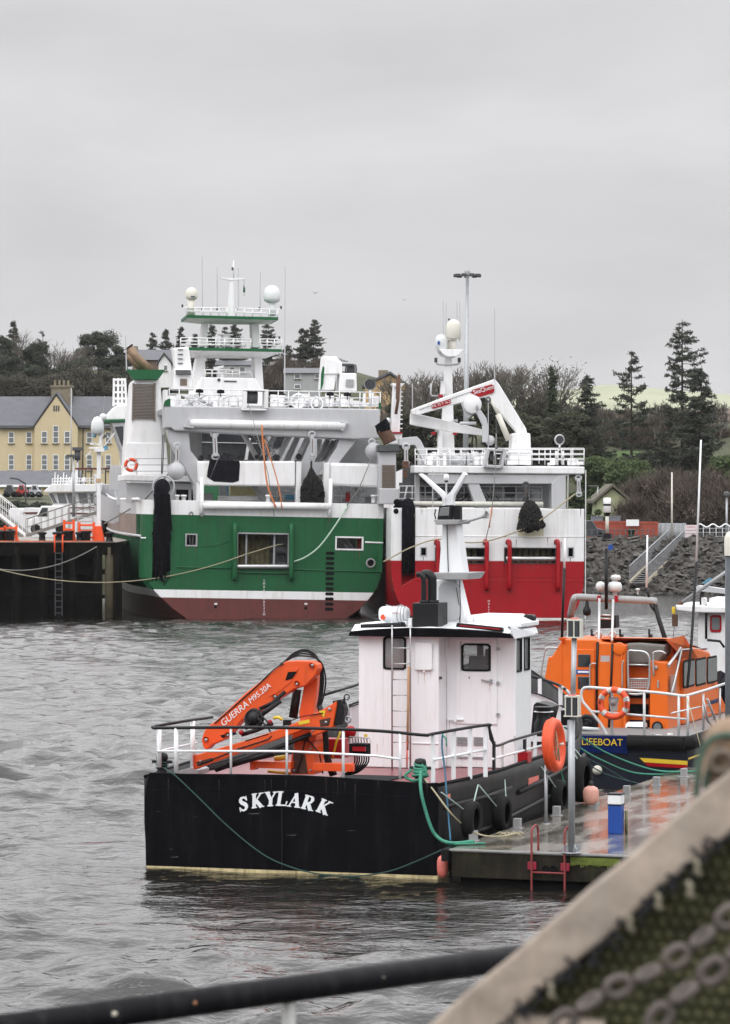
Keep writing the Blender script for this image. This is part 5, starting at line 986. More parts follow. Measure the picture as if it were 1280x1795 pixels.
def skylark():
    fr = Fr(-1.4, 58.9, -18.5, 0.0); e = empty('black_workboat', None, 'small black-hulled workboat with white wheelhouse and orange deck crane in the foreground', 'workboat', M=fr.M)
    xz = fr.xz
    PT = lambda name, m, fn, bev=.008, par=None, label=None: (lambda mb: (fn(mb), mb.build(name, m, par or e, bev, label))[1])(MB())
    tl = [xz(a,b) for a,b in ((258,1545),(257,1522),(255.5,1515),(253,1400),(257,1378),(261,1357))]
    tr = [xz(a,b) for a,b in ((767,1560),(767,1541),(768,1535),(770,1400),(769,1385),(767,1372))]
    zt = tr[-1][1]
    # transom (slightly crowned top edge)
    top = [xz(a,b) for a,b in ((261,1357),(330,1356.5),(420,1357),(530,1359),(650,1366),(745,1373),(767,1372))]
    low = [tl[0],tl[1]]; poly = [tl[0],tl[2],tl[3],tl[4]]+top+[tr[4],tr[3],tr[2],tr[0]]
    PT('transom', BLACK, lambda m: m.prism(poly, 0, .06), .012)
    PT('boot_stripe', mat('yellowed_boot_stripe',(.55,.46,.25),.6,var=.35,vs=4,streak=(.14,.1,.04),sa=.9,ss=5), lambda m: (fr.poly(m,[(257,1517.5),(767,1535.5),(767,1550),(257,1532)],-.012,.0),m.box(tr[1][0]-.02,tr[1][0]+.012,0,1.5,-.1,.07)),0)
    PT('weld_seam', BSTEEL, lambda m: fr.tb(m,[(494,1416,-.004),(495,1470,-.004),(494,1524,-.004)],.012,5),0)
    PT('plate_bulge', BLACK, lambda m: (fr.rect(m,262,1360,505,1361.5,-.012,.0), fr.tb(m,[(260,1384,0),(500,1386,0),(765,1398,0)],.008,4)),0)
    # sides
    xL, xR = tl[3][0], tr[3][0]; L = 14.2
    ys = [0,.5,1.5,3,4.5,6,7.5,9,10,11,12,12.8,13.3,13.7,L]; rows = [(-.5,.86),(0,.97),(.2,.985),(.85,1.0),(1.25,1.0),(1.5,1.0),(1,1)]
    WD = lambda y: .28*sm(0,2.5,y)
    sheer = lambda y: 1.70+.05*(y/4)+max(0,(y-6.5)/7)**2*1.25
    def side(m):
        for s in (-1,1):
            X = xR if s > 0 else -xL; vs = []
            for y in ys:
                u = max(0,(y-8.2)/(L-8.2)); bw = (1-u**2.3)
                for j,(z,k) in enumerate(rows):
                    zz = sheer(y) if j == 6 else min(z, sheer(y)-.02*(6-j)); flare = 1-.35*u*(1-min(1,(zz+.5)/2.6))
                    o = 0
                    vs.append((s*(X+WD(y))*bw*k*flare, y, zz))
            n = len(rows)
            for i in range(len(ys)-1):
                for j in range(n-1):
                    f = [i*n+j,(i+1)*n+j,(i+1)*n+j+1,i*n+j+1]; m.add([vs[q] for q in (f if s > 0 else f[::-1])],[(0,1,2,3)],True)
    sd = PT('hull', HULLSIDE, side, 0); weld(sd)
    so_ = sd.modifiers.new('thickness','SOLIDIFY'); so_.thickness = .05; so_.offset = -1
    def edge(m):
        for s in (-1,1):
            X = xR if s > 0 else -xL; m.tube([(s*(X+WD(y))*(1-max(0,(y-8.2)/(L-8.2))**2.3)-s*.02, y, sheer(y)) for y in ys], .035, 8)
    PT('bulwark_cap', BLACK, edge, 0)
    PT('rubbing_strake', HULLSIDE, lambda m: (m.tube([(xR+.04+WD(y),y,1.28+.02*y) for y in (.2,.8,1.4,2,3.6)],.045,8), m.tube([((xR+.28)*(1-max(0,(y-8.2)/(L-8.2))**2.3)+.03,y,1.0+.05*y) for y in (4.2,6,8,9,10)],.05,8), m.tube([((xR+WD(y))*(1-max(0,(y-8.2)/(L-8.2))**2.3)+.03,y,.62+.05*y) for y in (1.5,2.2,4,6,8,9.5)],.045,8)),0)
    PT('freeing_port', PINK, lambda m: (m.box(xR+.25,xR+.292,5.0,5.75,1.24,1.42), m.box(xR-.0,xR+.04,.35,.6,1.42,1.5)),0)
    PT('deck', DECKRED, lambda m: m.slab([(xL+.1,.06),(xR-.1,.06),(xR+.2,3),(xR+.2,8),(xR*.7,11),(0,13.1),(xL*.7,10.5),(xL+.1,7)],1.5,1.56),0)
    PT('deck_mat', RUBBER, lambda m: m.slab([(.3,1.3),(1.2,1.3),(1.35,3.0),(.1,3.0)],1.565,1.58),0)
    # scuffs and salt on the black plating
    SC = mat('scuff_grey', (.06,.058,.055), .7, var=.5, vs=9); rs = random.Random(12)
    for k in range(7):
        a, b = rs.uniform(268,760), rs.uniform(1366,1515); ln = rs.uniform(5,26); PT('paint_scuff', SC, lambda m: fr.poly(m,[(a,b),(a+ln,b+rs.uniform(-1.5,1.5)),(a+ln*.8,b+.9),(a+ln*.2,b+.7)],-.003,0),0)
    for k in range(11):
        a, b = rs.uniform(270,755), rs.uniform(1362,1375); PT('rust_run', mat('faint_rust', (.05,.028,.018), .8, var=.4, vs=9), lambda m: fr.poly(m,[(a-.5,b),(a+.7,b),(a+.3,b+rs.uniform(12,60)),(a,b+8)],-.003,0),0)
    # name
    cen = [(427.5,1409,15),(452,1403,9),(475,1400.5,4),(496,1400,0),(517,1402.5,-5),(542,1407.5,-12),(569,1414.5,-19)]
    for ch,(px,py,a) in zip('SKYLARK',cen):
        c = fr.p(px,py,-.006); an = math.radians(a); sc = .262; m = MB()
        for x0,z0,x1,z1,w0,w1 in serif_letter(ch):
            w0 *= 1.3; w1 *= 1.3
            def tf(x,z): x = (x-.5)*.98+(z-.5)*.16; z = z-.5; x*=sc; z*=sc; return (c.x+x*math.cos(an)-z*math.sin(an), c.z+x*math.sin(an)+z*math.cos(an))
            d = V3((x1-x0,z1-z0)).normalized() if 0 else None
            dx,dz = x1-x0,z1-z0; l = math.hypot(dx,dz); nx,nz = -dz/l,dx/l; ex,ez = dx/l*.02,dz/l*.02
            m.prism([tf(x0-ex+nx*w0/2,z0-ez+nz*w0/2),tf(x0-ex-nx*w0/2,z0-ez-nz*w0/2),tf(x1+ex-nx*w1/2,z1+ez-nz*w1/2),tf(x1+ex+nx*w1/2,z1+ez+nz*w1/2)],-.012-.0004*len(m.f)/6,-.001)
        m.build('name_letter', CLEAN, e)
    # wheelhouse
    A, B = 4.9, 5.45                                  # aft faces (left part stands further aft)
    zr = xz(629,1112,A)[1]; zf = 1.57; x0 = xz(629,1200,A)[0]; x1 = xz(769,1200,A)[0]; x2 = xz(901.5,1200,B)[0]; yf = B+1.05
    yf = fr.px_(931,1200,x2).y
    win1 = [*xz(672,1116,A),*xz(712,1174,A)]; d0 = xz(809,1128,B); d1 = xz(860,1177,B)
    PT('wheelhouse', CLEAN, lambda m: (m.panel(x0,x1,zf,zr,A,A+.06,[(win1[0],win1[2],win1[3],win1[1])]), m.panel(x1-.0,x2,zf,zr,B,B+.06,[(d0[0],d1[0],d1[1],d0[1])]), m.box(x1-.06,x1,A+.06,B,zf,zr), m.box(x0,x0+.06,A+.06,yf,zf,zr), m.box(x0+.06,x2-.06,yf-.06,yf,zf,zf+1.5), m.box(x0+.06,x0+.3,yf-.06,yf,zf+1.5,zr), m.box(x2-.4,x2-.06,yf-.06,yf,zf+1.5,zr), m.box(x0+.06,x2-.06,A+.6,yf-.06,zf,zf+.05)),.01)
    sw = [(fr.px_(904,1120,x2),fr.px_(914,1177,x2)),(fr.px_(918.5,1118,x2),fr.px_(928,1174,x2))]
    def sidewall(m):
        hs_ = [(a.y,b.y,min(a.z,b.z),max(a.z,b.z)) for a,b in sw]; k = MB(); k.panel(B+.06,yf,zf,zr,0,.06,hs_)
        m.add([(x2-.06+v[1],v[0],v[2]) for v in k.v],[f[::-1] for f in k.f])
    PT('side_wall', CLEAN, sidewall, 0)
    def window(pl, a, b, c, d, y, gl=GLASSG, fw=.035):
        f = MB(); o_ = rr(a,b,c,d,.07,4); i_ = rr(a+fw,b-fw,c+fw,d-fw,.05,4); n = len(o_)
        vs = [(p[0],yy,p[1]) for yy in (y-.02,y+.04) for p in o_]+[(p[0],yy,p[1]) for yy in (y-.02,y+.04) for p in i_]
        f.add(vs, [(k,(k+1)%n,2*n+(k+1)%n,2*n+k) for k in range(n)]+[(k,n+k,n+(k+1)%n,(k+1)%n) for k in range(n)]+[(2*n+k,2*n+(k+1)%n,3*n+(k+1)%n,3*n+k) for k in range(n)])
        fo = f.build('window_frame', RUBBER, e); g = MB(); g.prism(i_,y+.012,y+.02); g.build('pane', gl, fo)
    SEE = bpy.data.materials.new('window_glass'); SEE.use_nodes = True; bs = SEE.node_tree.nodes['Principled BSDF']; bs.inputs['Base Color'].default_value = (.6,.62,.62,1); bs.inputs['Roughness'].default_value = .02; bs.inputs['Transmission Weight'].default_value = .85; bs.inputs['IOR'].default_value = 1.2
    MG = mat('lightened_window_glass', (.2,.205,.21), .06, var=.25, vs=1.5, spec=.8); window(0, win1[0],win1[2],win1[3],win1[1],A,MG); window(0, d0[0],d1[0],d1[1],d0[1],B,SEE)  # paler grey base stands in for daylight seen through the panes
    for a,b in sw:
        f = MB(); z0_,z1_ = min(a.z,b.z),max(a.z,b.z); y0_,y1_ = a.y,b.y; w_ = .03
        for q in ((y0_,y1_,z1_-w_,z1_),(y0_,y1_,z0_,z0_+w_),(y0_,y0_+w_,z0_+w_,z1_-w_),(y1_-w_,y1_,z0_+w_,z1_-w_)): f.box(x2-.02,x2+.02,*q)
        fo = f.build('window_frame', RUBBER, e); MB().box(x2-.03,x2-.02,y0_+w_,y1_-w_,z0_+w_,z1_-w_).build('pane', MG, fo)
    PT('helm_console', DGREY, lambda m: (fr.rect(m,822,1150,850,1176,B+.5,B+.7), m.lathe([(.001,-.05),(.17,-.04),(.17,.04),(.001,.05)],14,fr.p(855,1152,B+.5),(1,.4,0)), fr.rect(m,836,1128,847,1150,B+.8,B+.85)),.01)
    dr = PT('door', CLEAN, lambda m: (lambda a,b: m.panel(a[0],b[0],b[1],a[1],B-.035,B-.002,[(d0[0]-.02,d1[0]+.02,d1[1]-.02,d0[1]+.02)]))(xz(800,1120,B),xz(872,1270,B)),.01)
    PT('handle', STEEL, lambda m: (fr.tb(m,[(844,1192,B-.08),(861,1195,B-.08)],.014,6), fr.rect(m,858,1191,862,1198,B-.09,B-.03)),0,dr)
    PT('door_latch', CLEAN, lambda m: (fr.rect(m,785,1259.5,812,1263,B-.08,B-.03), fr.rect(m,796,1257,800,1266,B-.09,B-.03), fr.rect(m,784,1121,792,1124,B-.08,B)),.006)
    SPLIT.update({'door_hinge','rust_run','boom_plate','rail_end_board','mast_lantern','crane_detail'}); PT('door_hinge', STEEL, lambda m: [fr.rect(m,870,b,875,b+5,B-.06,B-.03) for b in (1135,1195,1250)],0)
    PT('rust_run', mat('faint_rust_on_white', (.5,.33,.22), .8, var=.4, vs=9), lambda m: [fr.poly(m,[(a-.4,b),(a+.6,b),(a+.2,b+ln)],y_-.003,y_) for a,b,ln,y_ in ((733,1176,26,A),(755,1176,14,A),(744,1180,22,A),(806,1262,6,B-.04),(872,1255,20,B),(788,1264,18,B),(690,1176,18,A),(640,1300,30,A),(661,1304,24,A),(858,1199,16,B-.04))],0)
    PT('grab_handle', STEEL, lambda m: (fr.tb(m,[(776,1150,B-.05),(776,1178,B-.05)],.012,6), fr.tb(m,[(776,1150,B),(776,1150,B-.05)],.01,5), fr.tb(m,[(776,1178,B),(776,1178,B-.05)],.01,5)),0)
    PT('keyhole', DGREY, lambda m: (fr.rect(m,822,1186,823.5,1190,B-.04,B-.034),fr.rect(m,770,1186,774,1191,A+.0,A+.05)),0)
    PT('wall_locker', CLEAN, lambda m: (m.prism(rr(xz(729,0,A)[0],xz(759,0,A)[0],xz(740,1174,A)[1],xz(740,1127,A)[1],.04,3),A-.07,A), [fr.rect(m,a,b,a+3,b+3,A-.085,A-.07) for a,b in ((731,1129),(754,1129),(742,1175))]),.012)
    PT('wall_trim', CLEAN, lambda m: (fr.rect(m,720,1302,769,1304.5,A-.02,A), fr.rect(m,639,1112,640.5,1345,A-.004,A), fr.rect(m,716,1112,718,1350,A-.01,A), fr.rect(m,872,1120,873,1280,B-.01,B), fr.rect(m,901,1112,904,1290,B-.01,B+.05)),0)
    PT('vent_grille', GREYP, lambda m: [fr.rect(m,a,1292+k*2.6,b,1293.4+k*2.6,B-.03,B) for a,b in ((800,819),(830,849)) for k in range(6)]+[fr.rect(m,a,1326+k*2.6,b,1327.4+k*2.6,B-.03,B) for a,b in ((800,849),) for k in range(2)],0)
    # roof
    Q = [fr.p(*q) for q in ((611,1115,A-.25),(901,1119,B-.1))]; zf1, zf2 = Q[0].z, Q[1].z; xa, xb = Q[0].x, Q[1].x
    xv = fr.px_(938,1112,xb+.25)
    PT('roof_fascia', BLACK, lambda m: m.prism([xz(a,b,A-.22) for a,b in ((610,1115),(614,1106.5),(662,1102.5),(715,1100.5),(769,1101),(819,1104),(861,1107.5),(893,1110.5),(900,1119),(860,1118),(700,1116))],A-.22,A-.12),.01)
    zt0 = zr; R = [(xa+.02,zr-.03),(xb,zr-.03),(xb-.05,zr+.1),((xa+xb)/2,zr+.17),(xa+.1,zr+.09)]
    PT('roof', CLEAN, lambda m: (m.prism(R,A-.12,yf+.5), m.add([*(fr.p(*q) for q in ((615,1106,A-.2),(893,1110,A-.2),(889,1090,B+.4),(622,1094,B+.2)))]+[V3((v.x,v.y,v.z-.04)) for v in (fr.p(*q) for q in ((615,1106,A-.2),(893,1110,A-.2),(889,1090,B+.4),(622,1094,B+.2)))],[(0,1,2,3),(7,6,5,4),(0,4,5,1),(1,5,6,2),(2,6,7,3),(3,7,4,0)]), fr.poly(m,[(815,1095),(818,1082),(824,1078),(886,1079.5),(914,1092),(914,1100)],B+.5,yf+.6), fr.poly(m,[(628,1099),(632,1092),(720,1090),(724,1101)],B+.2,yf)),.02)
    PT('visor', GREYW, lambda m: m.add([fr.p(895,1099,B-.1),fr.p(901,1120,B-.25),fr.p(939,1112,yf+.1),fr.p(918,1094,yf+.1),fr.p(893,1101,B),fr.p(898,1118,B-.1),fr.p(935,1111,yf+.15),fr.p(915,1095,yf+.15)],[(0,1,2,3),(7,6,5,4),(0,4,5,1),(1,5,6,2),(2,6,7,3),(3,7,4,0)]),0)
    PT('roof_vent_box', BSTEEL, lambda m: fr.poly(m,[(917,1080),(920,1077),(933,1078),(935,1081),(934,1097),(917,1095)],yf+.2,yf+.45),.02)
    PT('light_bar', [BSTEEL,GLASS], lambda m: (fr.poly(m,[(632,1094.5),(706,1090.5),(710,1099),(632,1101)],A-.18,A-.05), setattr(m,'mi',1), [fr.rect(m,635+k*5,1094.5-k*.18,638+k*5,1098.8-k*.1,A-.2,A-.18) for k in range(14)]),.006)
    PT('light_bar', [BSTEEL,GLASS,RED], lambda m: (fr.poly(m,[(801,1092),(880,1100),(881,1107.5),(799,1099)],A-.18,A-.05), setattr(m,'mi',2), fr.poly(m,[(805,1095.5),(877,1102.5),(877,1104.5),(805,1097.5)],A-.2,A-.18)),.006)
    # ladder and pole
    def lad(m):
        for px in (687.5,719.5): m.tube([fr.p(px,1096,A-.2),fr.p(px,1120,A-.24),fr.p(px,1350,A-.5)],.018,7)
        for k in range(8): b = 1136+k*27.5; yy = A-.24-.26*(b-1120)/230; fr.tb(m,[(687.5,b,yy),(719.5,b,yy)],.013,6)
    PT('wall_ladder', ALU, lad, 0)
    PT('wooden_pole', WOOD, lambda m: fr.tb(m,[(716.5,1168,A-.4),(714.5,1315,A-.5)],.024,7),0)
    PT('pole_tip', BUOYO, lambda m: 0 if 0 else fr.tb(m,[(714,1300,A-.5),(713.5,1345,A-.52)],.015,6),0)
    # exhaust stack
    PT('exhaust_box', BSTEEL, lambda m: fr.rect(m,723,1057,768,1104,A+.1,A+.75),.012)
    for a,w_,yo in ((743,.055,.25),(757.5,.095,.45)):
        PT('exhaust_pipe', BSTEEL, lambda m: (m.tube(spl([fr.p(a,1058,A+yo),fr.p(a,1020,A+yo),fr.p(a-1,1012,A+yo),fr.p(a-7,1007,A+yo),fr.p(a-16 if w_>.07 else a-12,1008,A+yo)],5),w_,12), m.tube([fr.p(a,1058,A+yo),fr.p(a,1052,A+yo)],w_*1.5,12)),0)
    # liferaft
    def raft(m):
        q0, q1 = fr.p(667,1076,A+.5), fr.p(716,1077,A+.5); ax = (q1-q0); n_ = 16; r_ = .155
        prof = [(.001,0),(r_*.8,.0),(r_*.97,.05),(r_,.1),(r_,ax.length*.45),(r_*1.06,ax.length*.46),(r_*1.06,ax.length*.52),(r_,ax.length*.53),(r_,ax.length-.1),(r_*.97,ax.length-.05),(r_*.8,ax.length),(.001,ax.length)]
        m.lathe(prof,18,q0,ax)
        for k in (.25,.72): m.torus(q0.lerp(q1,k),r_*1.03,.012,ax,18,5)
    rf = PT('liferaft_canister', CLEAN, raft, 0)
    PT('raft_straps', STEEL, lambda m: ([m.torus(fr.p(a,1077,A+.5),.165,.008,(1,0,0),18,5) for a in (700,706,711)], fr.tb(m,[(676,1060,A+.4),(690,1064,A+.3),(704,1060,A+.4),(712,1066,A+.3)],.008,5)),0,rf)
    PT('raft_label', [RED,BUOYO,CLEAN], lambda m: (fr.rect(m,688,1074,699,1075,A+.332,A+.336), setattr(m,'mi',1), m.lathe([(.001,0),(.055,0)],14,fr.p(671.5,1082,A+.34),(0,-1,0))),0,rf)
    PT('raft_cradle', CLEAN, lambda m: (fr.rect(m,668,1089,674,1096,A+.3,A+.7), fr.rect(m,706,1089,712,1097,A+.3,A+.7), fr.rect(m,716,1084,722,1101,A+.3,A+.5)),.005)
    # signal mast
    My = B+.45
    m_ = PT('signal_mast', CLEAN, lambda m: (fr.poly(m,[(775,918),(800,918),(812,1006),(769,1006)],My+.1,My+.55), fr.poly(m,[(763,1016),(801,1016),(819,1092),(822,1098),(768,1098),(764,1060)],My+.1,My+.5)),.03)
    PT('mast_recess', GREYW, lambda m: m.prism(rr(xz(767,0,My)[0],xz(805,0,My)[0],xz(780,1088,My)[1],xz(780,1021,My)[1],.13,5),My+.07,My+.1),.01,m_)
    PT('mast_platform', GREYP, lambda m: (fr.poly(m,[(757,1004),(825,1004),(819,1014),(815,1016),(765,1016)],My-.35,My+.7), fr.poly(m,[(760,911),(807,911),(803,919),(765,920)],My-.2,My+.6)),.01,m_)
    PT('mast_arm', CLEAN, lambda m: fr.poly(m,[(733,831),(738,830),(776,862),(781,868),(781,884),(778,912),(775,912),(775,874),(770,867)],My+.2,My+.36),.012,m_)
    PT('mast_arm', CLEAN, lambda m: fr.poly(m,[(812,827),(817,832),(796,868),(794,876),(794,912),(781,912),(781,884),(783,868),(790,862)],My+.2,My+.36),.012,m_)
    PT('masthead_lamp', [CLEAN,BSTEEL], lambda m: (m.lathe([(.001,.12),(.05,.11),(.055,.05),(.045,0),(.02,-.02),(.02,-.35)][::-1],12,fr.p(782.5,842,My+.1)), setattr(m,'mi',1), m.lathe([(.04,0),(.04,.03)],12,fr.p(782.5,845,My+.1)), m.lathe([(.045,0),(.045,.01)],12,fr.p(782.5,835.5,My+.1))),0,m_)
    PT('flood_light', [BSTEEL,GLASSG], lambda m: (fr.poly(m,[(770,887),(791,885),(790,914),(766,914)],My-.15,My+.05), setattr(m,'mi',1), fr.poly(m,[(772,890),(788,888.5),(787,904),(769,905)],My-.165,My-.15)),.008,m_)
    PT('flood_light', BSTEEL, lambda m: (fr.rect(m,795,886,807,911,My-.05,My+.1), fr.tb(m,[(764,893,My),(762,902,My),(764,910,My)],.015,6), m.ball(fr.p(771,874,My+.1),.05,6)),.01,m_)
    PT('horn', GREYP, lambda m: (m.tube([fr.p(806,918,My-.2),fr.p(830,911,My-.3),fr.p(846,906,My-.35)],.025,8), m.lathe([(.02,0),(.05,.12),(.085,.17)],12,fr.p(842,907.5,My-.33),(1,-.2,.35))),0,m_)
    PT('mast_cable', DGREY, lambda m: (m.tube([fr.p(783,885,My+.05),fr.p(784,940,My+.08),fr.p(786,1003,My+.08)],.01,5), m.tube([fr.p(806,1018,My+.08),fr.p(807,1060,My+.08),fr.p(806,1096,My+.08)],.012,5), m.tube([fr.p(800,1030,My+.06),fr.p(805,1060,My+.06)],.008,5)),0,m_)
    PT('mast_flange', CLEAN, lambda m: (fr.tb(m,[(823,1078,My),(823,1098,My)],.07,10)),.0,m_)
    # rails: stern
    def stern_rail(m):
        m.tube(spl([fr.p(*q) for q in ((372,1257,2.6),(330,1263,1.2),(273,1273,.25),(271,1276,.1),(285,1276,.05),(400,1275,.05),(520,1276,.05),(660,1281,.05),(742,1288.5,.1),(756,1287,.3),(800,1279,.9),(855,1270.5,1.9),(858,1273,2.0))],5),.03,10)
    PT('top_rail', BSTEEL, stern_rail, 0)
    PT('top_rail', BSTEEL, lambda m: m.tube(spl([fr.p(857,1272,2.0),fr.p(862,1290,2.0),fr.p(869,1307,2.3),fr.px_(900,1297,xR+.2),fr.px_(953,1282,xR+.2)],5),.026,10),0)
    PT('mid_rail', CLEAN, lambda m: (fr.tb(m,[(276,1317,.15),(309,1316.5,.05),(503,1317,.05),(660,1325,.05),(702,1331,.05)],.022,8), fr.tb(m,[(760,1332,.3),(852,1314,1.9)],.025,8), m.tube([fr.px_(862,1331,xR+.2),fr.px_(953,1306,xR+.2)],.022,8), fr.tb(m,[(277,1317,.2),(300,1312,1.0),(345,1302,2.2)],.02,8)),0)
    for px,w_ in ((309,.045),(405,.025),(503,.025),(602,.028),(701.5,.025)): PT('rail_post', CLEAN, lambda m: fr.tb(m,[(px,1276 if px<600 else (1279 if px<650 else 1284),.06),(px,1358+ (8 if px > 590 else 0),.06)],w_,8),0)
    for px,py in ((279,1279),(338,1264)): PT('rail_post', CLEAN, lambda m: fr.tb(m,[(px,py,.3 if px<300 else 1.4),(px,1345,.3 if px<300 else 1.4)],.05,8),0)
    zt_ = 1.7
    for px,ya in ((759,.35),(795,.9),(824,1.4),(851,1.9)): PT('rail_stanchion', CLEAN, lambda m: (lambda a: m.box(a.x-.04,a.x+.04,a.y-.01,a.y+.02,zt_+.0,a.z-.02))(fr.p(px,1286-(px-759)*.17,ya)),.004)
    for px in (880,904,925,938): PT('rail_stanchion', CLEAN, lambda m: (lambda a: m.box(a.x-.012,a.x+.012,a.y-.1,a.y+.1,sheer(a.y)-.05,a.z))(fr.px_(px,1303-(px-880)*.28,xR+.19)),.004)
    PT('rail_strap', BSTEEL, lambda m: (fr.poly(m,[(855,1272),(858,1272),(868,1306),(866,1308),(858,1296)],1.95,1.99), (lambda a: m.box(a.x-.02,a.x+.02,a.y-.06,a.y+.06,sheer(a.y)-.05,a.z))(fr.px_(920,1296,xR+.2)), (lambda a: m.box(a.x-.02,a.x+.02,a.y-.05,a.y+.05,sheer(a.y)-.05,a.z))(fr.px_(866,1300,xR+.2))),0)
    # port and bow rails
    PT('top_rail', BSTEEL, lambda m: (m.tube([(xL+.05,y,2.62+.06*y) for y in (2.6,4,5.5,8,10)],.028,8) if 0 else fr.tb(m,[(566,1219,6.2),(630,1199,8)],.03,8), fr.tb(m,[(610,1240,7.2),(630,1233,8)],.02,6)),0)
    PT('bow_bulwark', CLEAN, lambda m: (m.add([fr.p(*q) for q in ((610,1240,7.3),(632,1232,8.2),(632,1330,8.2),(610,1330,7.3))],[(0,1,2,3)]), m.add([fr.p(*q) for q in ((618,1236,7.5),(618,1330,7.5))]+[fr.p(610,1330,7.4),fr.p(610,1240,7.4)],[(0,1,2,3)])),0)
    BX = 11.0
    PT('bow_plating', CLEAN, lambda m: fr.poly(m,[(905,1211),(931,1214),(950,1219),(975,1231),(990,1244),(1000,1254),(1000,1300),(905,1300)],BX,BX+.05),0)
    PT('bow_rail', [BSTEEL,CLEAN,STEEL], lambda m: (m.tube(spl([fr.p(*q) for q in ((925,1186,BX),(933,1186,BX),(955,1192,BX),(980,1201,BX-.2),(992,1209,BX-.4))],4),.03,8), m.tube(spl([fr.p(*q) for q in ((925,1213,BX-.05),(945,1217,BX-.05),(970,1228,BX-.1),(988,1240,BX-.2))],4),.02,8), setattr(m,'mi',2), m.tube(spl([fr.p(*q) for q in ((985,1204,BX-.3),(996,1213,BX-.4),(1000,1225,BX-.4),(997,1245,BX-.4))],4),.035,8), setattr(m,'mi',1), fr.rect(m,943,1190,949,1219,BX-.06,BX-.02), fr.rect(m,979,1204,985,1236,BX-.2,BX-.14)),0)
    PT('anchor_winch', BSTEEL, lambda m: (fr.poly(m,[(935,1236),(940,1231),(955,1234),(968,1239),(962,1262),(958,1290),(930,1290)],9,9.6), m.lathe([(.2,-.28),(.2,-.02),(.15,.06),(.14,.2),(.19,.3),(.2,.32),(.001,.33)],14,fr.p(953,1266,8.2)), fr.rect(m,983,1245,1003,1272,9,9.4)),.02)
    PT('winch_cap', ALU, lambda m: m.lathe([(.21,0),(.21,.015),(.001,.015)],14,fr.p(953,1248,8.2)),0)
    PT('bow_locker', RED, lambda m: (fr.rect(m,906,1318,925,1338,4.9,5.2)),.01)
    # bollards
    for px,py,yy in ((284.5,1357,.5),(737,1368,.32)):
        b_ = PT('mooring_bollard', BSTEEL, lambda m: (m.lathe([(.13,-.05),(.1,0),(.095,.26),(.11,.28),(.11,.34),(.09,.39),(.001,.41)],16,fr.p(px,py,yy)), m.tube([fr.p(px,py-22,yy)-V3((.2,0,0)),fr.p(px,py-22,yy)+V3((.2,0,0))],.03,8)),0)
    # ---- deck crane
    c = PT('deck_crane', ORANGE, lambda m: (fr.poly(m,[(516,1300),(548,1286),(552,1310),(551,1358),(508,1358),(510,1330)],1.2,1.75), fr.poly(m,[(512,1270),(556,1262),(553,1300),(512,1304)],1.1,1.8)),.02)
    PT('outrigger_beam', ORANGE, lambda m: (fr.rect(m,440,1334,510,1348,1.0,1.2), fr.rect(m,548,1337,616,1353,1.0,1.2), fr.rect(m,438,1331,445,1350,.96,1.24), fr.tb(m,[(616,1345,1.1),(620,1345,1.1)],.09,10)),.01,c)
    PT('crane_column', ORANGE, lambda m: fr.poly(m,[(535,1189),(546,1166),(557,1168),(556,1200),(549,1250),(553,1275),(528,1275),(524,1251)],1.3,1.62),.015,c)
    PT('main_boom', ORANGE, lambda m: fr.poly(m,[(495,1163),(502,1159),(520,1158),(547,1159),(556,1164),(558,1172),(553,1183),(536,1202),(515,1208),(487,1226),(474,1235),(450,1250),(424,1262),(405,1286),(392,1297),(370,1306),(363,1314),(357,1312),(353,1298),(357,1284),(362,1275),(380,1262),(430,1215)],1.0,1.26),.02,c)
    PT('boom_plate', ORANGE, lambda m: (fr.poly(m,[(500,1172),(524,1171),(510,1196),(487,1214),(470,1222),(480,1208)],.985,1.0), *[m.lathe([(.001,0),(.055,0),(.055,.03)],12,fr.p(a,b,1.0),(0,-1,0)) for a,b in ((547,1167),(521,1198),(483,1222),(400,1288),(362,1296))]),.004,c)
    PT('lower_boom', ORANGE, lambda m: fr.poly(m,[(338,1325),(424,1300),(505,1273),(560,1247),(584,1233),(589,1229),(590,1236),(586,1258),(583,1274),(575,1280),(548,1290),(543,1280),(530,1280),(440,1313),(343,1348),(340,1345)],.7,.95),.015,c)
    PT('boom_end_plate', mat('orange_end',(.45,.04,.01),.5), lambda m: fr.poly(m,[(338,1324),(342,1323),(342,1349),(339,1348)],.68,.97),0,c)
    PT('lift_cylinder', BSTEEL, lambda m: (fr.tb(m,[(521,1208,1.4),(514,1258,1.4)],.085,12), fr.tb(m,[(545,1287,.85),(460,1321,.8),(378,1350,.75)],.045,10), fr.tb(m,[(480,1318,.8),(400,1342,.78)],.06,10)),0,c)
    def coil(m):
        ce = fr.p(448,1259,.9)
        for k in range(7): m.torus(ce+V3((rnd.uniform(-.03,.03),.02*k-.06,rnd.uniform(-.03,.03))),.17-.012*k,.022,(.1,1,.1*k-.3),18,6)
        m.ball(ce,.15,8); fr.tb(m,[(430,1276,.85),(462,1250,.85),(492,1228,.95)],.05,8); fr.tb(m,[(424,1288,.8),(450,1280,.8),(478,1268,.8)],.04,8); fr.tb(m,[(455,1243,.9),(478,1232,.95),(500,1212,1.0)],.035,8)
        for q in ((450,1246,470,1275),(455,1240,474,1270)): fr.tb(m,[(q[0],q[1],.8),(q[0]+4,q[1]+15,.66),(q[2],q[3],.66),(q[2]+4,q[3]+8,.68)],.015,6)
    PT('hose_coil', BSTEEL, coil, 0, c)
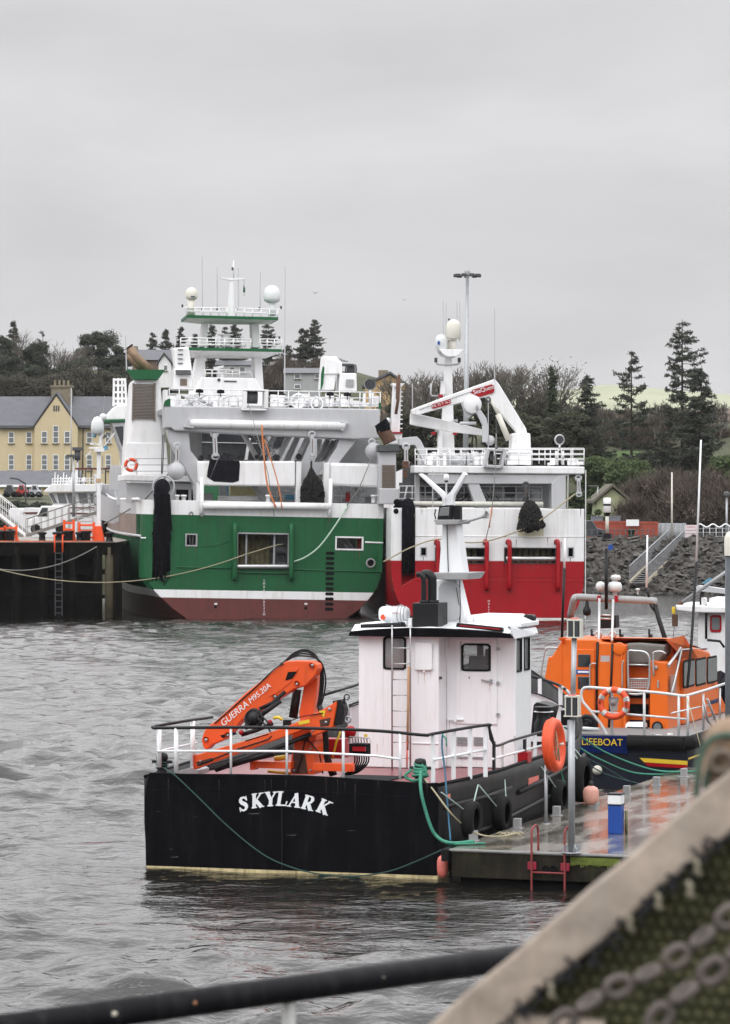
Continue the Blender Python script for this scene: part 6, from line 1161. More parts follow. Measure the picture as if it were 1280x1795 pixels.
    def hoses(m):
        for k,(h,o) in enumerate(((0,0),(3,2),(7,5),(11,9))):
            m.tube(spl([fr.p(497-k*2,1162+k,1.1),fr.p(515,1145+h*.6,1.15),fr.p(535,1139+h,1.2),fr.p(553+o*.3,1148+h*.6,1.25),fr.p(561+o*.6,1168,1.3),fr.p(562+o,1195,1.3),fr.p(559+o*.8,1225,1.3),fr.p(556+o*.5,1240,1.3)],5),.017,7)
        m.tube(spl([fr.p(497,1163,.98),fr.p(480,1174,.98),fr.p(440,1212,.98),fr.p(376,1268,.98)],4),.012,6)
        m.tube(spl([fr.p(*q) for q in ((560,1238,1.1),(568,1262,1.0),(571,1290,1.0),(573,1330,1.1),(582,1358,1.3))],6),.055,8)
        m.tube(spl([fr.p(*q) for q in ((567,1262,1.1),(569,1290,1.1),(577,1330,1.2),(588,1358,1.3))],6),.04,8)
        m.tube(spl([fr.p(*q) for q in ((376,1350,.7),(366,1342,.65),(400,1332,.6),(432,1322,.6))],5),.01,5)
        for k in range(7): m.tube(spl([fr.p(*q) for q in ((620+k*4,1310,1.6),(622+k*4,1335,1.6),(612+k*3,1352,1.6),(600+k*2,1358,1.7))],4),.016,6)
    PT('hydraulic_hoses', BSTEEL, hoses, 0, c)
    PT('crane_winch', BSTEEL, lambda m: (fr.poly(m,[(583,1229),(596,1226),(604,1240),(600,1270),(586,1272)],.75,1.0), m.torus(fr.p(608,1222,.85),.05,.015,(0,1,0),12,5), fr.tb(m,[(604,1222,.85),(603,1240,.85)],.02,6)),.01,c)
    PT('crane_hook', STEEL, lambda m: (m.torus(fr.p(610,1261,.85),.055,.02,(0,1,0),14,6), fr.tb(m,[(607,1225,.85),(612,1245,.85),(612,1256,.85)],.012,6)),0,c)
    PT('control_levers', [DARK,RED,ALU,YELLOW], lambda m: (fr.rect(m,612,1304,641,1326,1.5,1.8), setattr(m,'mi',1), fr.rect(m,618,1309,640,1317,1.45,1.5), fr.rect(m,556,1295,600,1330,1.9,2.3), setattr(m,'mi',2), [fr.tb(m,[(614+k*5,1304,1.55),(613+k*5,1294,1.5)],.012,5) for k in range(7)], fr.tb(m,[(610,1303,1.5),(613,1291,1.5),(648,1294,1.5),(650,1302,1.5)],.012,5), setattr(m,'mi',3), fr.rect(m,638,1287,643,1292,1.5,1.55), fr.tb(m,[(597,1283,1.2),(590,1300,1.2),(583,1330,1.25)],.022,6)),.0,c)
    PT('warning_sticker', YELLOW, lambda m: (fr.poly(m,[(559,1246),(571,1245),(568,1258)],.69,.7), fr.poly(m,[(523,1265),(542,1261),(543,1267),(524,1271)],.69,.7)),0,c)
    PT('yellow_strap', YELLOW, lambda m: (fr.tb(m,[(480,1259,.72),(488,1257,.7),(495,1262,.72)],.03,6), fr.tb(m,[(482,1330,1.3),(505,1327,1.3)],.05,6), fr.tb(m,[(470,1352,1.3),(510,1356,1.3)],.03,6)),0,c)
    PT('cylinder_cap', RED, lambda m: (m.ball(fr.p(473,1266,.78),.05,6), m.ball(fr.p(423,1284,.78),.05,6), m.ball(fr.p(614,1283,1.6),.12,8)),0,c)
    SPLIT.update({'crane_pin','boom_slot'})
    PT('crane_pin', STEEL, lambda m: [m.lathe([(.001,0),(r_,0),(r_,.03),(.001,.03)],10,fr.p(a,b,y_),(0,-1,0)) for a,b,r_,y_ in ((548,1166,.025,.97),(521,1199,.022,.97),(483,1221,.025,.97),(362,1297,.03,.97),(400,1289,.022,.97),(578,1243,.03,.69),(572,1266,.025,.69),(549,1280,.02,.69),(516,1312,.02,1.19),(545,1312,.02,1.19),(516,1350,.02,1.19),(545,1350,.02,1.19),(352,1334,.02,.69))],0,c)
    PT('boom_slot', DARK, lambda m: (fr.poly(m,[(386,1289),(412,1283),(416,1287),(390,1294)],.996,.999), fr.poly(m,[(505,1178),(521,1177),(512,1190),(500,1193)],.98,.984), fr.poly(m,[(430,1298),(470,1286),(470,1288),(430,1300)],.696,.699)),0,c)
    PT('grease_stain', mat('grease', (.06,.02,.01), .5, var=.5, vs=12), lambda m: (fr.poly(m,[(536,1168),(548,1172),(544,1186),(538,1180)],1.29,1.295), fr.poly(m,[(515,1318),(535,1322),(540,1356),(512,1356)],1.193,1.199), fr.poly(m,[(560,1262),(580,1258),(577,1272),(562,1274)],.694,.699), fr.poly(m,[(344,1336),(372,1328),(374,1334),(346,1344)],.694,.699)),0,c)
    PT('valve_block', BSTEEL, lambda m: (fr.rect(m,496,1262,508,1272,.8,.9), fr.rect(m,528,1290,542,1300,1.1,1.2), fr.tb(m,[(502,1266,.8),(530,1256,.68),(566,1250,.68)],.01,5), fr.tb(m,[(500,1270,.8),(470,1296,.68),(420,1312,.68),(350,1340,.68)],.012,5), fr.tb(m,[(535,1297,1.1),(528,1330,1.15),(520,1356,1.15)],.014,5), fr.tb(m,[(540,1297,1.1),(560,1320,1.1),(566,1356,1.2)],.014,5)),0,c)
    d = fr.p(505,1190,.99)-fr.p(440,1243,.99); u = V3((-d.z,0,d.x))
    text('GUERRA',.175,'boom_lettering',CLEAN,c,fr.p(411,1251.5,.985),d,u,.002,.15,1.0); text('M95.20A',.145,'boom_lettering',CLEAN,c,fr.p(455,1215.5,.98),d,u,.002,.15,1.0)
    PT('hatch_cover', GREYP, lambda m: (fr.poly(m,[(312,1352),(335,1345),(347,1350),(347,1358),(312,1358)],1.2,1.8)),.01)
    return fr, e, xR
SK, ske, SKX = skylark()
# ================================================================== lifeboat
def lifeboat():
    fr = Fr(5.68, 76.67, -18.5, 0); e = empty('orange_lifeboat', None, 'orange lifeboat with navy hull and black rubber belt moored beyond the pontoon end', 'lifeboat', M=fr.M)
    xz = fr.xz; hw = 2.1; zt = 1.25
    PT = lambda name, m, fn, bev=.012, par=None, label=None: (lambda mb: (fn(mb), mb.build(name, m, par or e, bev, label))[1])(MB())
    LB = 13.5; ys = [0,1,2.5,4,6,8,9.5,11,12.3,13.2,LB]
    def hull(m):
        for s in (-1,1):
            vs = []
            for y in ys:
                u = max(0,(y-6.5)/(LB-6.5)); b = hw*(1-u**2.4)
                for z,k in ((-.5,.8),(0,.92),(.45,.97),(.75,1.0),(1.25,1.0)): vs.append((s*b*k*(1-.35*u*(1-max(0,z)/1.25)), y, z*(1+.7*u*u) if z > 0 else z))
            for i in range(len(ys)-1):
                for j in range(4):
                    f = [i*5+j,(i+1)*5+j,(i+1)*5+j+1,i*5+j+1]; m.add([vs[q] for q in (f if s > 0 else f[::-1])],[(0,1,2,3)],True)
        m.add([(-hw*.8,0,-.5),(hw*.8,0,-.5),(hw*.92,0,0),(hw*.97,0,.45),(hw,0,.75),(hw,0,zt),(-hw,0,zt),(-hw,0,.75),(-hw*.97,0,.45),(-hw*.92,0,0)],[tuple(range(10))])
    weld(PT('hull', NAVYB, hull, 0))
    PT('transom_board', NAVY, lambda m: fr.poly(m,[(960,1288),(1101,1289.5),(1101,1322),(1090,1321),(960,1318)],-.06,-.003),.01)
    PT('rubber_belt', RUBBER, lambda m: (m.tube([(xz(1101,0)[0],-.03,1.1),(hw-.12,-.03,1.1),(hw+.02,.12,1.1)]+[(hw*(1-max(0,(y-6.5)/(LB-6.5))**2.4)+.02,y,1.1*(1+.7*max(0,(y-6.5)/(LB-6.5))**2)) for y in ys[1:-1]],.17,14), fr.rect(m,1101,1291,1200,1314,-.14,0)),.03)
    PT('side_stripe', YELLOW, lambda m: fr.poly(m,[(1121,1328.5),(1205,1334),(1205,1341),(1129,1336)],-.03,-.003),0)
    PT('side_stripe', RED, lambda m: fr.poly(m,[(1129,1336.5),(1205,1341.5),(1205,1347),(1136,1343)],-.03,-.003),0)
    PT('side_stripe', YELLOW, lambda m: m.tube([(hw*.99,y,.72) for y in (.1,2,5)],.045,4),0)
    t = text('LLY LIFEBOAT', .235, 'boat_lettering', YELLOW, e, fr.p(1040,1301,-.075), (1,0,0), (0,0,1), .004, 0, 1.0)
    PT('exhaust_port', [CREAMD], lambda m: m.lathe([(.1,0),(.12,.04),(.001,.04)],16,fr.p(1048,1350,-.01),(0,-1,0)),0)
    PT('deck', mat('grey_deck',(.2,.2,.2),.6), lambda m: m.slab([(-hw,.02),(hw,.02),(hw,7),(hw*.6,10.5),(0,13),(-hw*.6,10.5),(-hw,7)],1.2,1.26),0)
    y0 = 2.4; xa = xz(955,1200,y0)[0]; xc = xz(1176,1200,y0)[0]
    PT('wheelhouse', LBO, lambda m: (fr.poly(m,[(955,1186),(961,1152),(968,1150),(984,1124),(990,1120),(1046,1121),(1050,1126),(1097,1131),(1097,1292),(955,1292)],y0,y0+2.4), fr.poly(m,[(1139,1158),(1170,1161),(1172,1293),(1139,1293)],y0,y0+1.4), fr.poly(m,[(1097,1190),(1139,1192),(1139,1293),(1097,1293)],y0+.5,y0+.6)),.03)
    prof = [(q.y,q.z) for q in (fr.px_(1172,1123,xc),fr.px_(1182,1122,xc),fr.px_(1244,1142,xc),fr.px_(1252,1160,xc),fr.px_(1262,1212,xc),fr.px_(1275,1240,xc))]
    zd = 1.26; prof += [(prof[-1][0],zd),(prof[0][0]+.0,zd)]; prof[0] = (y0+1.4,prof[0][1]); prof[-1] = (y0+1.4,zd)
    PT('cabin', LBO, lambda m: m.side(prof,xa+.5,xc),.08)
    PT('cabin_corner', LBO, lambda m: fr.poly(m,[(1167,1133),(1174,1124),(1180,1140),(1179,1200),(1172,1292),(1165,1292)],y0+.9,y0+1.5),.02)
    PT('roof_panel', mat('faded_orange_roof',(.62,.25,.14),.5), lambda m: m.add([fr.px_(1178,1121,xc-.05)+V3((0,0,.02)),fr.px_(1243,1141,xc-.05)+V3((0,0,.02)),fr.px_(1243,1141,xc-.05)+V3((-1.6,0,.02)),fr.px_(1178,1121,xc-.05)+V3((-1.6,0,.02))],[(0,1,2,3)]),0)
    for a,b,c,d in ((1197,1157,1217,1202),(1219,1154,1237,1199),(1239,1151,1256,1195)):
        A_, B_ = fr.px_(a,b+1,xc), fr.px_(c,d,xc); f = MB(); o_ = rr(A_.y,B_.y,B_.z,A_.z,.1,4); f.side(o_,xc,xc+.02)
        fo = f.build('window_seal', RUBBER, e); i_ = rr(A_.y+.05,B_.y-.05,B_.z+.05,A_.z-.05,.07,4); g = MB(); g.side(i_,xc+.02,xc+.03); g.build('pane', GLASSG, fo)
    PT('side_louvre', GREYP, lambda m: [m.side([(fr.px_(1176,1183+k*4,xc).y,fr.px_(1176,1183+k*4,xc).z),(fr.px_(1184,1184+k*4,xc).y,fr.px_(1184,1184+k*4,xc).z),(fr.px_(1184,1186+k*4,xc).y,fr.px_(1184,1186+k*4,xc).z),(fr.px_(1176,1185+k*4,xc).y,fr.px_(1176,1185+k*4,xc).z)],xc,xc+.03) for k in range(8)],0)
    PT('side_lettering', NAVY, lambda m: 0 if 0 else m.side([(fr.px_(1245,1228,xc).y,fr.px_(1245,1228,xc).z),(fr.px_(1259,1224,xc).y,fr.px_(1259,1224,xc).z),(fr.px_(1259,1231,xc).y,fr.px_(1259,1231,xc).z),(fr.px_(1245,1235,xc).y,fr.px_(1245,1235,xc).z)],xc,xc+.01),0)
    PT('aft_door', LBO, lambda m: fr.rect(m,1008,1138,1042,1290,y0-.03,y0),.01)
    PT('door_window', GLASS, lambda m: (fr.rect(m,1013,1147,1035,1169,y0-.05,y0-.03), fr.rect(m,1013,1186,1034,1208,y0-.05,y0-.03)),.01)
    PT('door_sign', BLUE, lambda m: fr.rect(m,1002,1174,1033,1181.5,y0-.05,y0-.03),0); PT('door_sign', CLEAN, lambda m: fr.rect(m,1013,1176,1032,1179.5,y0-.055,y0-.05),0)
    PT('notice_plate', CLEAN, lambda m: fr.rect(m,1053,1149,1069,1160,y0-.02,y0),0)
    PT('cable_run', BSTEEL, lambda m: (fr.tb(m,[(1048,1125,y0-.03),(1046,1170,y0-.03),(1046,1285,y0-.03)],.03,6), fr.tb(m,[(1074,1128,y0-.03),(1072,1180,y0-.03),(1067,1288,y0-.03)],.03,6)),0)
    PT('panel_rib', LBO, lambda m: (fr.rect(m,1044,1126,1045,1290,y0-.03,y0), fr.rect(m,1050,1128,1075,1290,y0-.02,y0), fr.tb(m,[(1090,1130,y0-.02),(1090,1290,y0-.02)],.02), fr.rect(m,984,1124,986,1290,y0-.02,y0), m.lathe([(.16,0),(.16,.04),(.12,.05),(.001,.05)],14,fr.p(1086,1137,y0),(0,-1,0))) and 0,.01)
    PT('canvas_cover', CANVAS, lambda m: fr.poly(m,[(1097,1128),(1120,1127),(1166,1131),(1165,1146),(1152,1162),(1139,1164),(1097,1163)],y0+.2,y0+1.2),.05)
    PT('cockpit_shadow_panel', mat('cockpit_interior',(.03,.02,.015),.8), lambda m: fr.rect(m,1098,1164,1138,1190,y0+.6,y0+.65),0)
    PT('cockpit_board', LBO, lambda m: fr.rect(m,1104,1168,1138,1190,y0+.55,y0+.59),0)
    PT('locker_opening', DARK, lambda m: (fr.rect(m,1103,1234,1136,1253,y0+.42,y0+.5), fr.rect(m,1100,1214,1137,1224,y0+.42,y0+.5), fr.rect(m,1103,1262,1137,1291,y0+.42,y0+.5)),0)
    PT('ladder_gate', ALU, lambda m: (m.tube(spl([fr.p(*q) for q in ((1102,1216,y0),(1101,1160,y0),(1102,1142,y0),(1112,1141,y0),(1130,1143,y0),(1138,1152,y0),(1139,1165,y0),(1138,1200,y0),(1132,1213,y0),(1118,1217,y0),(1102,1216,y0))],4),.03,7), fr.tb(m,[(1102,1165,y0),(1138,1166,y0)],.025,6), fr.tb(m,[(1102,1190,y0),(1138,1190,y0)],.025,6), [fr.tb(m,[(1103+k*4,1192,y0),(1103+k*4,1208,y0)],.012,4) for k in range(9)], [fr.tb(m,[(1103,1193+k*4,y0),(1137,1193+k*4,y0)],.012,4) for k in range(4)]),0)
    PT('grab_rail', ALU, lambda m: (m.tube(spl([fr.p(*q) for q in ((1146,1185,y0-.1),(1145,1150,y0-.1),(1148,1143,y0-.1),(1160,1142,y0-.1),(1167,1146,y0-.1))],4),.025,7), m.tube(spl([fr.p(*q) for q in ((1034,1210,y0-.1),(1034,1172,y0-.1),(1037,1164,y0-.1),(1045,1163,y0-.1))],4),.02,6), m.tube(spl([fr.p(*q) for q in ((1091,1208,y0-.1),(1091,1165,y0-.1),(1094,1158,y0-.1))],4),.02,6), fr.tb(m,[(1172,1167,y0-.1),(1193,1136,y0+1)],.04,7), fr.tb(m,[(1178,1215,y0-.1),(1194,1140,y0+1)],.035,7), fr.tb(m,[(1194,1139,y0+1),(1240,1136,y0+4.5)],.02,6)),0)
    PT('wing_rail', ALU, lambda m: m.tube(spl([fr.p(*q) for q in ((948,1190,y0),(952,1160,y0),(957,1138,y0),(966,1135,y0),(978,1136,y0))],4),.02,6),0)
    PT('wall_fitting', ALU, lambda m: (m.lathe([(.05,0),(.05,.05),(.001,.05)],10,fr.p(1150,1170,y0),(0,-1,0)), fr.rect(m,1152,1193,1155,1206,y0-.03,y0)),.004)
    PT('round_port', [RUBBER,GLASSG], lambda m: (m.lathe([(.12,.0),(.14,.04),(.1,.04)],18,fr.p(1153,1274,y0),(0,-1,0)), setattr(m,'mi',1), m.lathe([(.001,.03),(.1,.03)],18,fr.p(1153,1274,y0),(0,-1,0))),0)
    PT('liferaft_canister', CLEAN, lambda m: (lambda a,b: (m.lathe([(.001,0),(.12,.0),(.155,.05),(.155,.47),(.12,.52),(.001,.52)],16,a,b-a)))(fr.p(1098,1276,y0+.1),fr.p(1137,1276,y0+.1)),0)
    PT('raft_strap', BSTEEL, lambda m: fr.rect(m,1099,1274,1136,1277,y0-.07,y0-.06),0)
    PT('capstan', BSTEEL, lambda m: (m.ball(fr.p(1030,1270,1.2),.2,8), m.torus(fr.p(1030,1268,1.0),.18,.06,(0,1,.2),14,6)),0)
    PT('deck_cleat', ALU, lambda m: (m.lathe([(.08,0),(.08,.14),(.001,.14)],12,fr.p(1174,1295,.5)), fr.tb(m,[(1143,1287,.3),(1161,1289,.3)],.02,6), fr.tb(m,[(1147,1288,.3),(1147,1293,.3)],.02,6), fr.tb(m,[(1156,1289,.3),(1156,1294,.3)],.02,6)),0)
    # rails
    sr = hw-.1
    PT('stern_rail', mat('pale_rail_grey',(.6,.61,.61),.4), lambda m: (m.tube(spl([fr.p(*q) for q in ((1066,1291,.1),(1052,1267,.1),(1030,1240,.1),(1022,1230,.1),(1019,1218,.1),(1022,1208,.1),(1032,1205,.1),(1060,1207,.1),(1150,1214,.1),(1197,1220,.1))],4)+[fr.px_(1206,1219,sr),fr.px_(1240,1209,sr),fr.px_(1275,1197,sr)],.035,8), fr.tb(m,[(1038,1247,.1),(1206,1261,.1)],.028,7), fr.tb(m,[(1012,1276,.2),(1050,1279,.2)],.045,8), m.tube([fr.px_(1178,1250,sr),fr.px_(1228,1239,sr)],.02,6)),0)
    for px in (1073,1129.5,1190,1206): PT('rail_post', mat('pale_rail_grey',(.6,.61,.61)), lambda m: fr.tb(m,[(px,1208+(px-1073)*.09,.1),(px,1292+(px-1073)*.03,.1)],.032,7),0)
    for px in (1233,1262): PT('rail_post', ALU, lambda m: m.tube([fr.px_(px,1216-(px-1233)*.35,sr),fr.px_(px,1290-(px-1233)*.5,sr)],.03,7),0)
    PT('boarding_ladder', ALU, lambda m: (m.tube([fr.px_(1233,1228,sr+.05),fr.px_(1240,1262,sr+.1),fr.px_(1256,1283,sr+.1)],.03,6), m.tube([fr.px_(1240,1225,sr+.05),fr.px_(1262,1283,sr+.1)],.03,6), [m.tube([fr.px_(1236+k*6,1238+k*12,sr+.05),fr.px_(1243+k*6,1236+k*12,sr+.05)],.02,5) for k in range(4)]),0)
    # radar arch
    ay = 5.0
    PT('radar_arch', [GREYP,BSTEEL], lambda m: (m.tube(spl([fr.p(*q) for q in ((1000,1080,ay+.3),(1006,1052,ay),(1012,1047,ay),(1040,1048,ay),(1142,1053,ay),(1147,1056,ay))],4),.09,10), setattr(m,'mi',1), m.tube([fr.p(1146,1050,ay),fr.p(1154,1082,ay),fr.p(1168,1126,ay-.5)],.06,8), m.tube([fr.p(1138,1052,ay),fr.p(1142,1064,ay),fr.p(1152,1076,ay)],.03,6)),0)
    PT('arch_frame', ALU, lambda m: (fr.tb(m,[(1051,1050,ay-1),(1050,1122,y0+.3)],.035,7), fr.tb(m,[(1075,1052,ay-1),(1073,1124,y0+.3)],.035,7), fr.tb(m,[(1050,1078,ay-1.4),(1074,1079,ay-1.4)],.025,6), fr.tb(m,[(1050,1084,ay-1.4),(1074,1085,ay-1.4)],.025,6), [m.torus(fr.p(a,1112,ay-1.6),.08,.03,(0,1,0),10,5) for a in (1049,1074)]),0)
    PT('arch_clamp', RED, lambda m: [fr.rect(m,a,1044,a+6,1056,ay-.12,ay+.12) for a in (1047,1077)],.01)
    PT('screen_box', BSTEEL, lambda m: fr.poly(m,[(1050,1077),(1079,1078),(1080,1101),(1051,1102)],ay-1.0,ay-.6),.03)
    PT('hanging_lamp', BSTEEL, lambda m: (m.lathe([(.001,0),(.09,.03),(.11,.12),(.09,.2),(.055,.26),(.04,.42)],14,fr.p(1029,1080,ay))),0)
    PT('dome_aerial', RADOME, lambda m: (m.lathe([(.001,0),(.11,.02),(.14,.08),(.11,.14),(.001,.16)],14,fr.p(1079.5,1018,ay)), m.lathe([(.05,-.08),(.06,.06),(.14,.08),(.18,.12),(.19,.22),(.15,.3),(.07,.33),(.06,.42)],16,fr.p(1078,1042,ay)), m.ball(fr.p(1053,1028,ay),.13,8), m.lathe([(.02,0),(.02,.1),(.055,.11),(.055,.15),(.001,.16)],10,fr.p(1118,1042,ay))),0)
    PT('lamp_mast', [BSTEEL,CREAMD], lambda m: (fr.tb(m,[(1063,1068,ay-.2),(1062.5,962,ay-.2)],.045,8), fr.rect(m,1054,946,1072,948,ay-.3,ay), setattr(m,'mi',1), fr.tb(m,[(1064.5,934,ay-.2),(1064.5,899,ay-.2)],.045,8)),0)
    PT('mast_lantern', [CLEAN,BSTEEL], lambda m: (m.lathe([(.001,.36),(.1,.35),(.1,.24),(.1,.0),(.06,-.03)][::-1],14,fr.p(1064.5,897,ay-.2)), setattr(m,'mi',1), m.lathe([(.103,.15),(.103,.2)],14,fr.p(1064.5,897,ay-.2)), m.lathe([(.05,-.1),(.105,-.02)],14,fr.p(1064.5,898,ay-.2)), fr.rect(m,1058,935,1070,944,ay-.3,ay-.1)),0)
    PT('blue_flag', BLUE, lambda m: fr.poly(m,[(1066,956),(1073,954),(1075,962),(1067,965)],ay-.3,ay-.27),0)
    for pts in (((1229,771,4),(1221,985,4)),((1135,938,ay),(1133.5,1030,ay)),((990.5,944,3.0),(989.5,996,3.0))):
        PT('whip_antenna', CLEAN, lambda m: fr.tb(m,list(pts),.022,6,.03),0)
    PT('whip_antenna', BSTEEL, lambda m: fr.tb(m,[(1221,985,4),(1212,1130,4),(1205,1205,3)],.035,6),0); PT('whip_antenna', BSTEEL, lambda m: (fr.tb(m,[(989.5,996,3),(985,1122,3)],.035,6), fr.tb(m,[(1133,1030,ay),(1139,1050,ay)],.03,6)),0)
    for px in (1038,1088,1139): PT('exhaust_spike', BSTEEL, lambda m: (fr.tb(m,[(px-1,1103,4.4),(px,1124,4.4)],.03,6), fr.rect(m,px-2,1112,px+2,1126,4.3,4.5)),0)
    return fr, e
LF, lfe = lifeboat()
# ================================================================== pontoon
def wet_concrete():
    m = bpy.data.materials.new('wet_concrete'); m.use_nodes = True; nt = m.node_tree; b = nt.nodes['Principled BSDF']; g = nt.nodes.new('ShaderNodeTexCoord')
    def nz(sc, det=4, stretch=(1,1,1)):
        mp = nt.nodes.new('ShaderNodeMapping'); mp.inputs['Scale'].default_value = stretch; nt.links.new(g.outputs['Object'], mp.inputs[0])
        n = nt.nodes.new('ShaderNodeTexNoise'); n.inputs['Scale'].default_value = sc; n.inputs['Detail'].default_value = det; n.inputs['Roughness'].default_value = .6; nt.links.new(mp.outputs[0], n.inputs[0]); return n
    def rg(src, a, b_, c, d): r = nt.nodes.new('ShaderNodeMapRange'); r.inputs[1].default_value = a; r.inputs[2].default_value = b_; r.inputs[3].default_value = c; r.inputs[4].default_value = d; nt.links.new(src.outputs[0], r.inputs[0]); return r
    n1 = nz(.9,5,(1.6,.5,1)); n2 = nz(9); r1 = rg(n1,.4,.58,.04,.30); nt.links.new(r1.outputs[0], b.inputs['Roughness'])
    mx = nt.nodes.new('ShaderNodeMix'); mx.data_type = 'RGBA'; mx.inputs[6].default_value = (.10,.09,.075,1); mx.inputs[7].default_value = (.24,.225,.195,1)
    ad = nt.nodes.new('ShaderNodeMath'); ad.operation = 'MULTIPLY'; rr1 = rg(n1,.38,.62,0,1); rr2 = rg(n2,.3,.7,.4,1); nt.links.new(rr1.outputs[0], ad.inputs[0]); nt.links.new(rr2.outputs[0], ad.inputs[1]); nt.links.new(ad.outputs[0], mx.inputs[0]); nt.links.new(mx.outputs[2], b.inputs['Base Color'])
    n3 = nz(5,3,(1,.6,1)); bp = nt.nodes.new('ShaderNodeBump'); bp.inputs['Distance'].default_value = .006; nt.links.new(n3.outputs[0], bp.inputs['Height']); nt.links.new(bp.outputs[0], b.inputs['Normal'])
    b.inputs['Specular IOR Level'].default_value = .6; b.inputs['Coat Weight'].default_value = .5; b.inputs['Coat Roughness'].default_value = .12; b.inputs['Coat IOR'].default_value = 1.45
    return m
WETC = wet_concrete()
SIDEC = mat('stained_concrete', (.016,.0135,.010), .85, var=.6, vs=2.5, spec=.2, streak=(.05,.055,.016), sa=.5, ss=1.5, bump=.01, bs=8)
ALGAE = mat('green_algae', (.10,.13,.02), .9, var=.5, vs=6)
PF = Fr(1.52, 56.9, -18.8); PZ = .67; PW = 3.7
def pontoon():
    e = empty('mooring_pontoon', None, 'wet grey concrete floating pontoon running away beside the black workboat', 'pontoon', M=PF.M)
    L = 18.4
    MB().box(0,PW,0,L,PZ-.06,PZ).build('deck_slab', WETC, e, .01)
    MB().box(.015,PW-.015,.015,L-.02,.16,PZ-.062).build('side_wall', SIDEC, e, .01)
    MB().box(.15,PW-.15,.15,L-.15,-.4,.158).build('float', DARK, e)
    m = MB(); ax0 = PF.p(1000,1515,0).x; m.box(ax0,ax0+.9,-.004,.013,PZ-.2,PZ-.075); 
    for k in range(24): x = ax0+k*.037; m.box(x,x+.02,-.006,.012,PZ-.2-rnd.uniform(.0,.06),PZ-.2)
    m.build('algae_patch', ALGAE, e)
    for px in (956,970.5): q = PF.p(px,1524,0); m = MB(); m.lathe([(.001,.0),(.055,.0)],14,(q.x,-.0,q.z),(0,-1,0)); m.torus((q.x,.0,q.z),.058,.012,(0,1,0),16,5); m.build('drain_hole', DARK, e)
    m = MB(); m.box(-.03,PW+.03,-.015,.0,PZ-.035,PZ-.01); m.box(-.015,0.0,0,L,PZ-.035,PZ-.01); m.build('edge_strip', GREYP, e)
    m = MB(); m.box(-.14,-.02,-.12,.12,PZ-.22,PZ+.0); m.build('corner_buffer', RUBBER, e, .02)
pontoon()
def on_deck(px, py): return PF.M@PF.pz(px, py, PZ)
R_PF = math.radians(-18.8)
# mooring stubs along the edge
for i,(px,py,lb) in enumerate(((830,1474,'short grey steel stub nearest the workboat corner, with the tan rope'),(907,1452,'short grey steel stub just in front of the lifebuoy post'),(976,1430,'short grey steel stub just beyond the lifebuoy post'),(1041,1410,'short grey steel stub beside the pink fender'),(1099,1393,'short grey steel stub behind the blue pedestal'),(1151,1377,'short grey steel stub under the lifeboat stripe'),(1199,1362,'short grey steel stub farthest along the pontoon, with green rope round it'))):
    p = on_deck(px, py); m = MB(); m.box(-.07,.07,-.07,.07,0,.19); m.box(-.1,.1,-.1,.1,0,.015)
    o = m.build('mooring_stub', GREYP, None, .008); o.location = p; o.rotation_euler = (0,0,R_PF); tag(o, lb, 'mooring stub', 'mooring stubs along the pontoon edge')
def lamp_post():
    b = on_deck(1002,1495); e = empty('pontoon_lamp_post', b, 'tall galvanised lamp post with two boxed lamps near the pontoon front edge', 'lamp post', rot=R_PF); s = FPX/b.y; D = b.y
    h = lambda py: CH-(py-HY)/s-b.z
    m = MB(); m.tube([(0,0,.01),(0,0,h(1262))],.062,14); m.tube([(0.02,0,h(1262)),(.05,0,h(1117))],.048,14); m.build('pole', STEEL, e)
    m = MB(); m.lathe([(.001,0),(.17,0),(.17,.015),(.07,.015)],16); 
    for a in range(4): m.bar((.06*math.cos(a*1.57+.7),.06*math.sin(a*1.57+.7),.1),(.15*math.cos(a*1.57+.7),.15*math.sin(a*1.57+.7),.02),.012,.17)
    m.build('base_flange', STEEL, e)
    for z0,z1,ox in ((h(1254),h(1219),0.02),(h(1116),h(1085),.06)):
        lm = MB(); lm.box(ox-.14,ox+.14,-.1,.1,z0-.02,z0); lm.box(ox-.13,ox+.12,-.09,.09,z1-.03,z1)
        for xx in (-.12,-.005,.11): lm.box(ox+xx,ox+xx+.02,-.085,.085,z0,z1-.03)
        f = lm.build('lamp_head', CREAMD, e); g = MB(); g.box(ox-.10,ox+.09,-.07,.07,z0,z1-.03); g.build('lamp_lens', GLASS, f); r = MB(); r.box(ox-.06,ox+.06,-.07,.07,z1,z1+.02); r.build('lamp_cap', PINK, f)
    m = MB(); m.tube([(-.06,-.04,h(1262)),(-.065,-.04,h(1300))],.008,5); m.build('conduit', STEEL, e)
lamp_post()
def pedestal():
    b = on_deck(1080,1461); e = empty('service_pedestal', b, 'square blue service pedestal with white top standing on the wet pontoon', 'pedestal', rot=R_PF)
    s = FPX/b.y; h = lambda py: CH-(py-HY)/s-b.z
    m = MB(); m.box(-.125,.125,-.125,.125,0,h(1410)); m.build('body', BLUE, e, .012); m = MB(); m.box(-.127,.127,-.127,.127,h(1409),h(1393)); m.build('top_band', CLEAN, e, .006); m = MB(); m.box(-.135,.135,-.135,.135,h(1393),h(1390)); m.build('cap', BSTEEL, e, .006)
    m = MB(); m.box(-.135,.135,-.135,.135,h(1410)-.008,h(1409)); m.build('band_seam', BSTEEL, e)
    m = MB(); m.tube([(.17,.1,0),(.17,.1,.42)],.03,8); m.build('supply_pipe', mat('olive_pipe',(.12,.13,.06),.6), e)
pedestal()
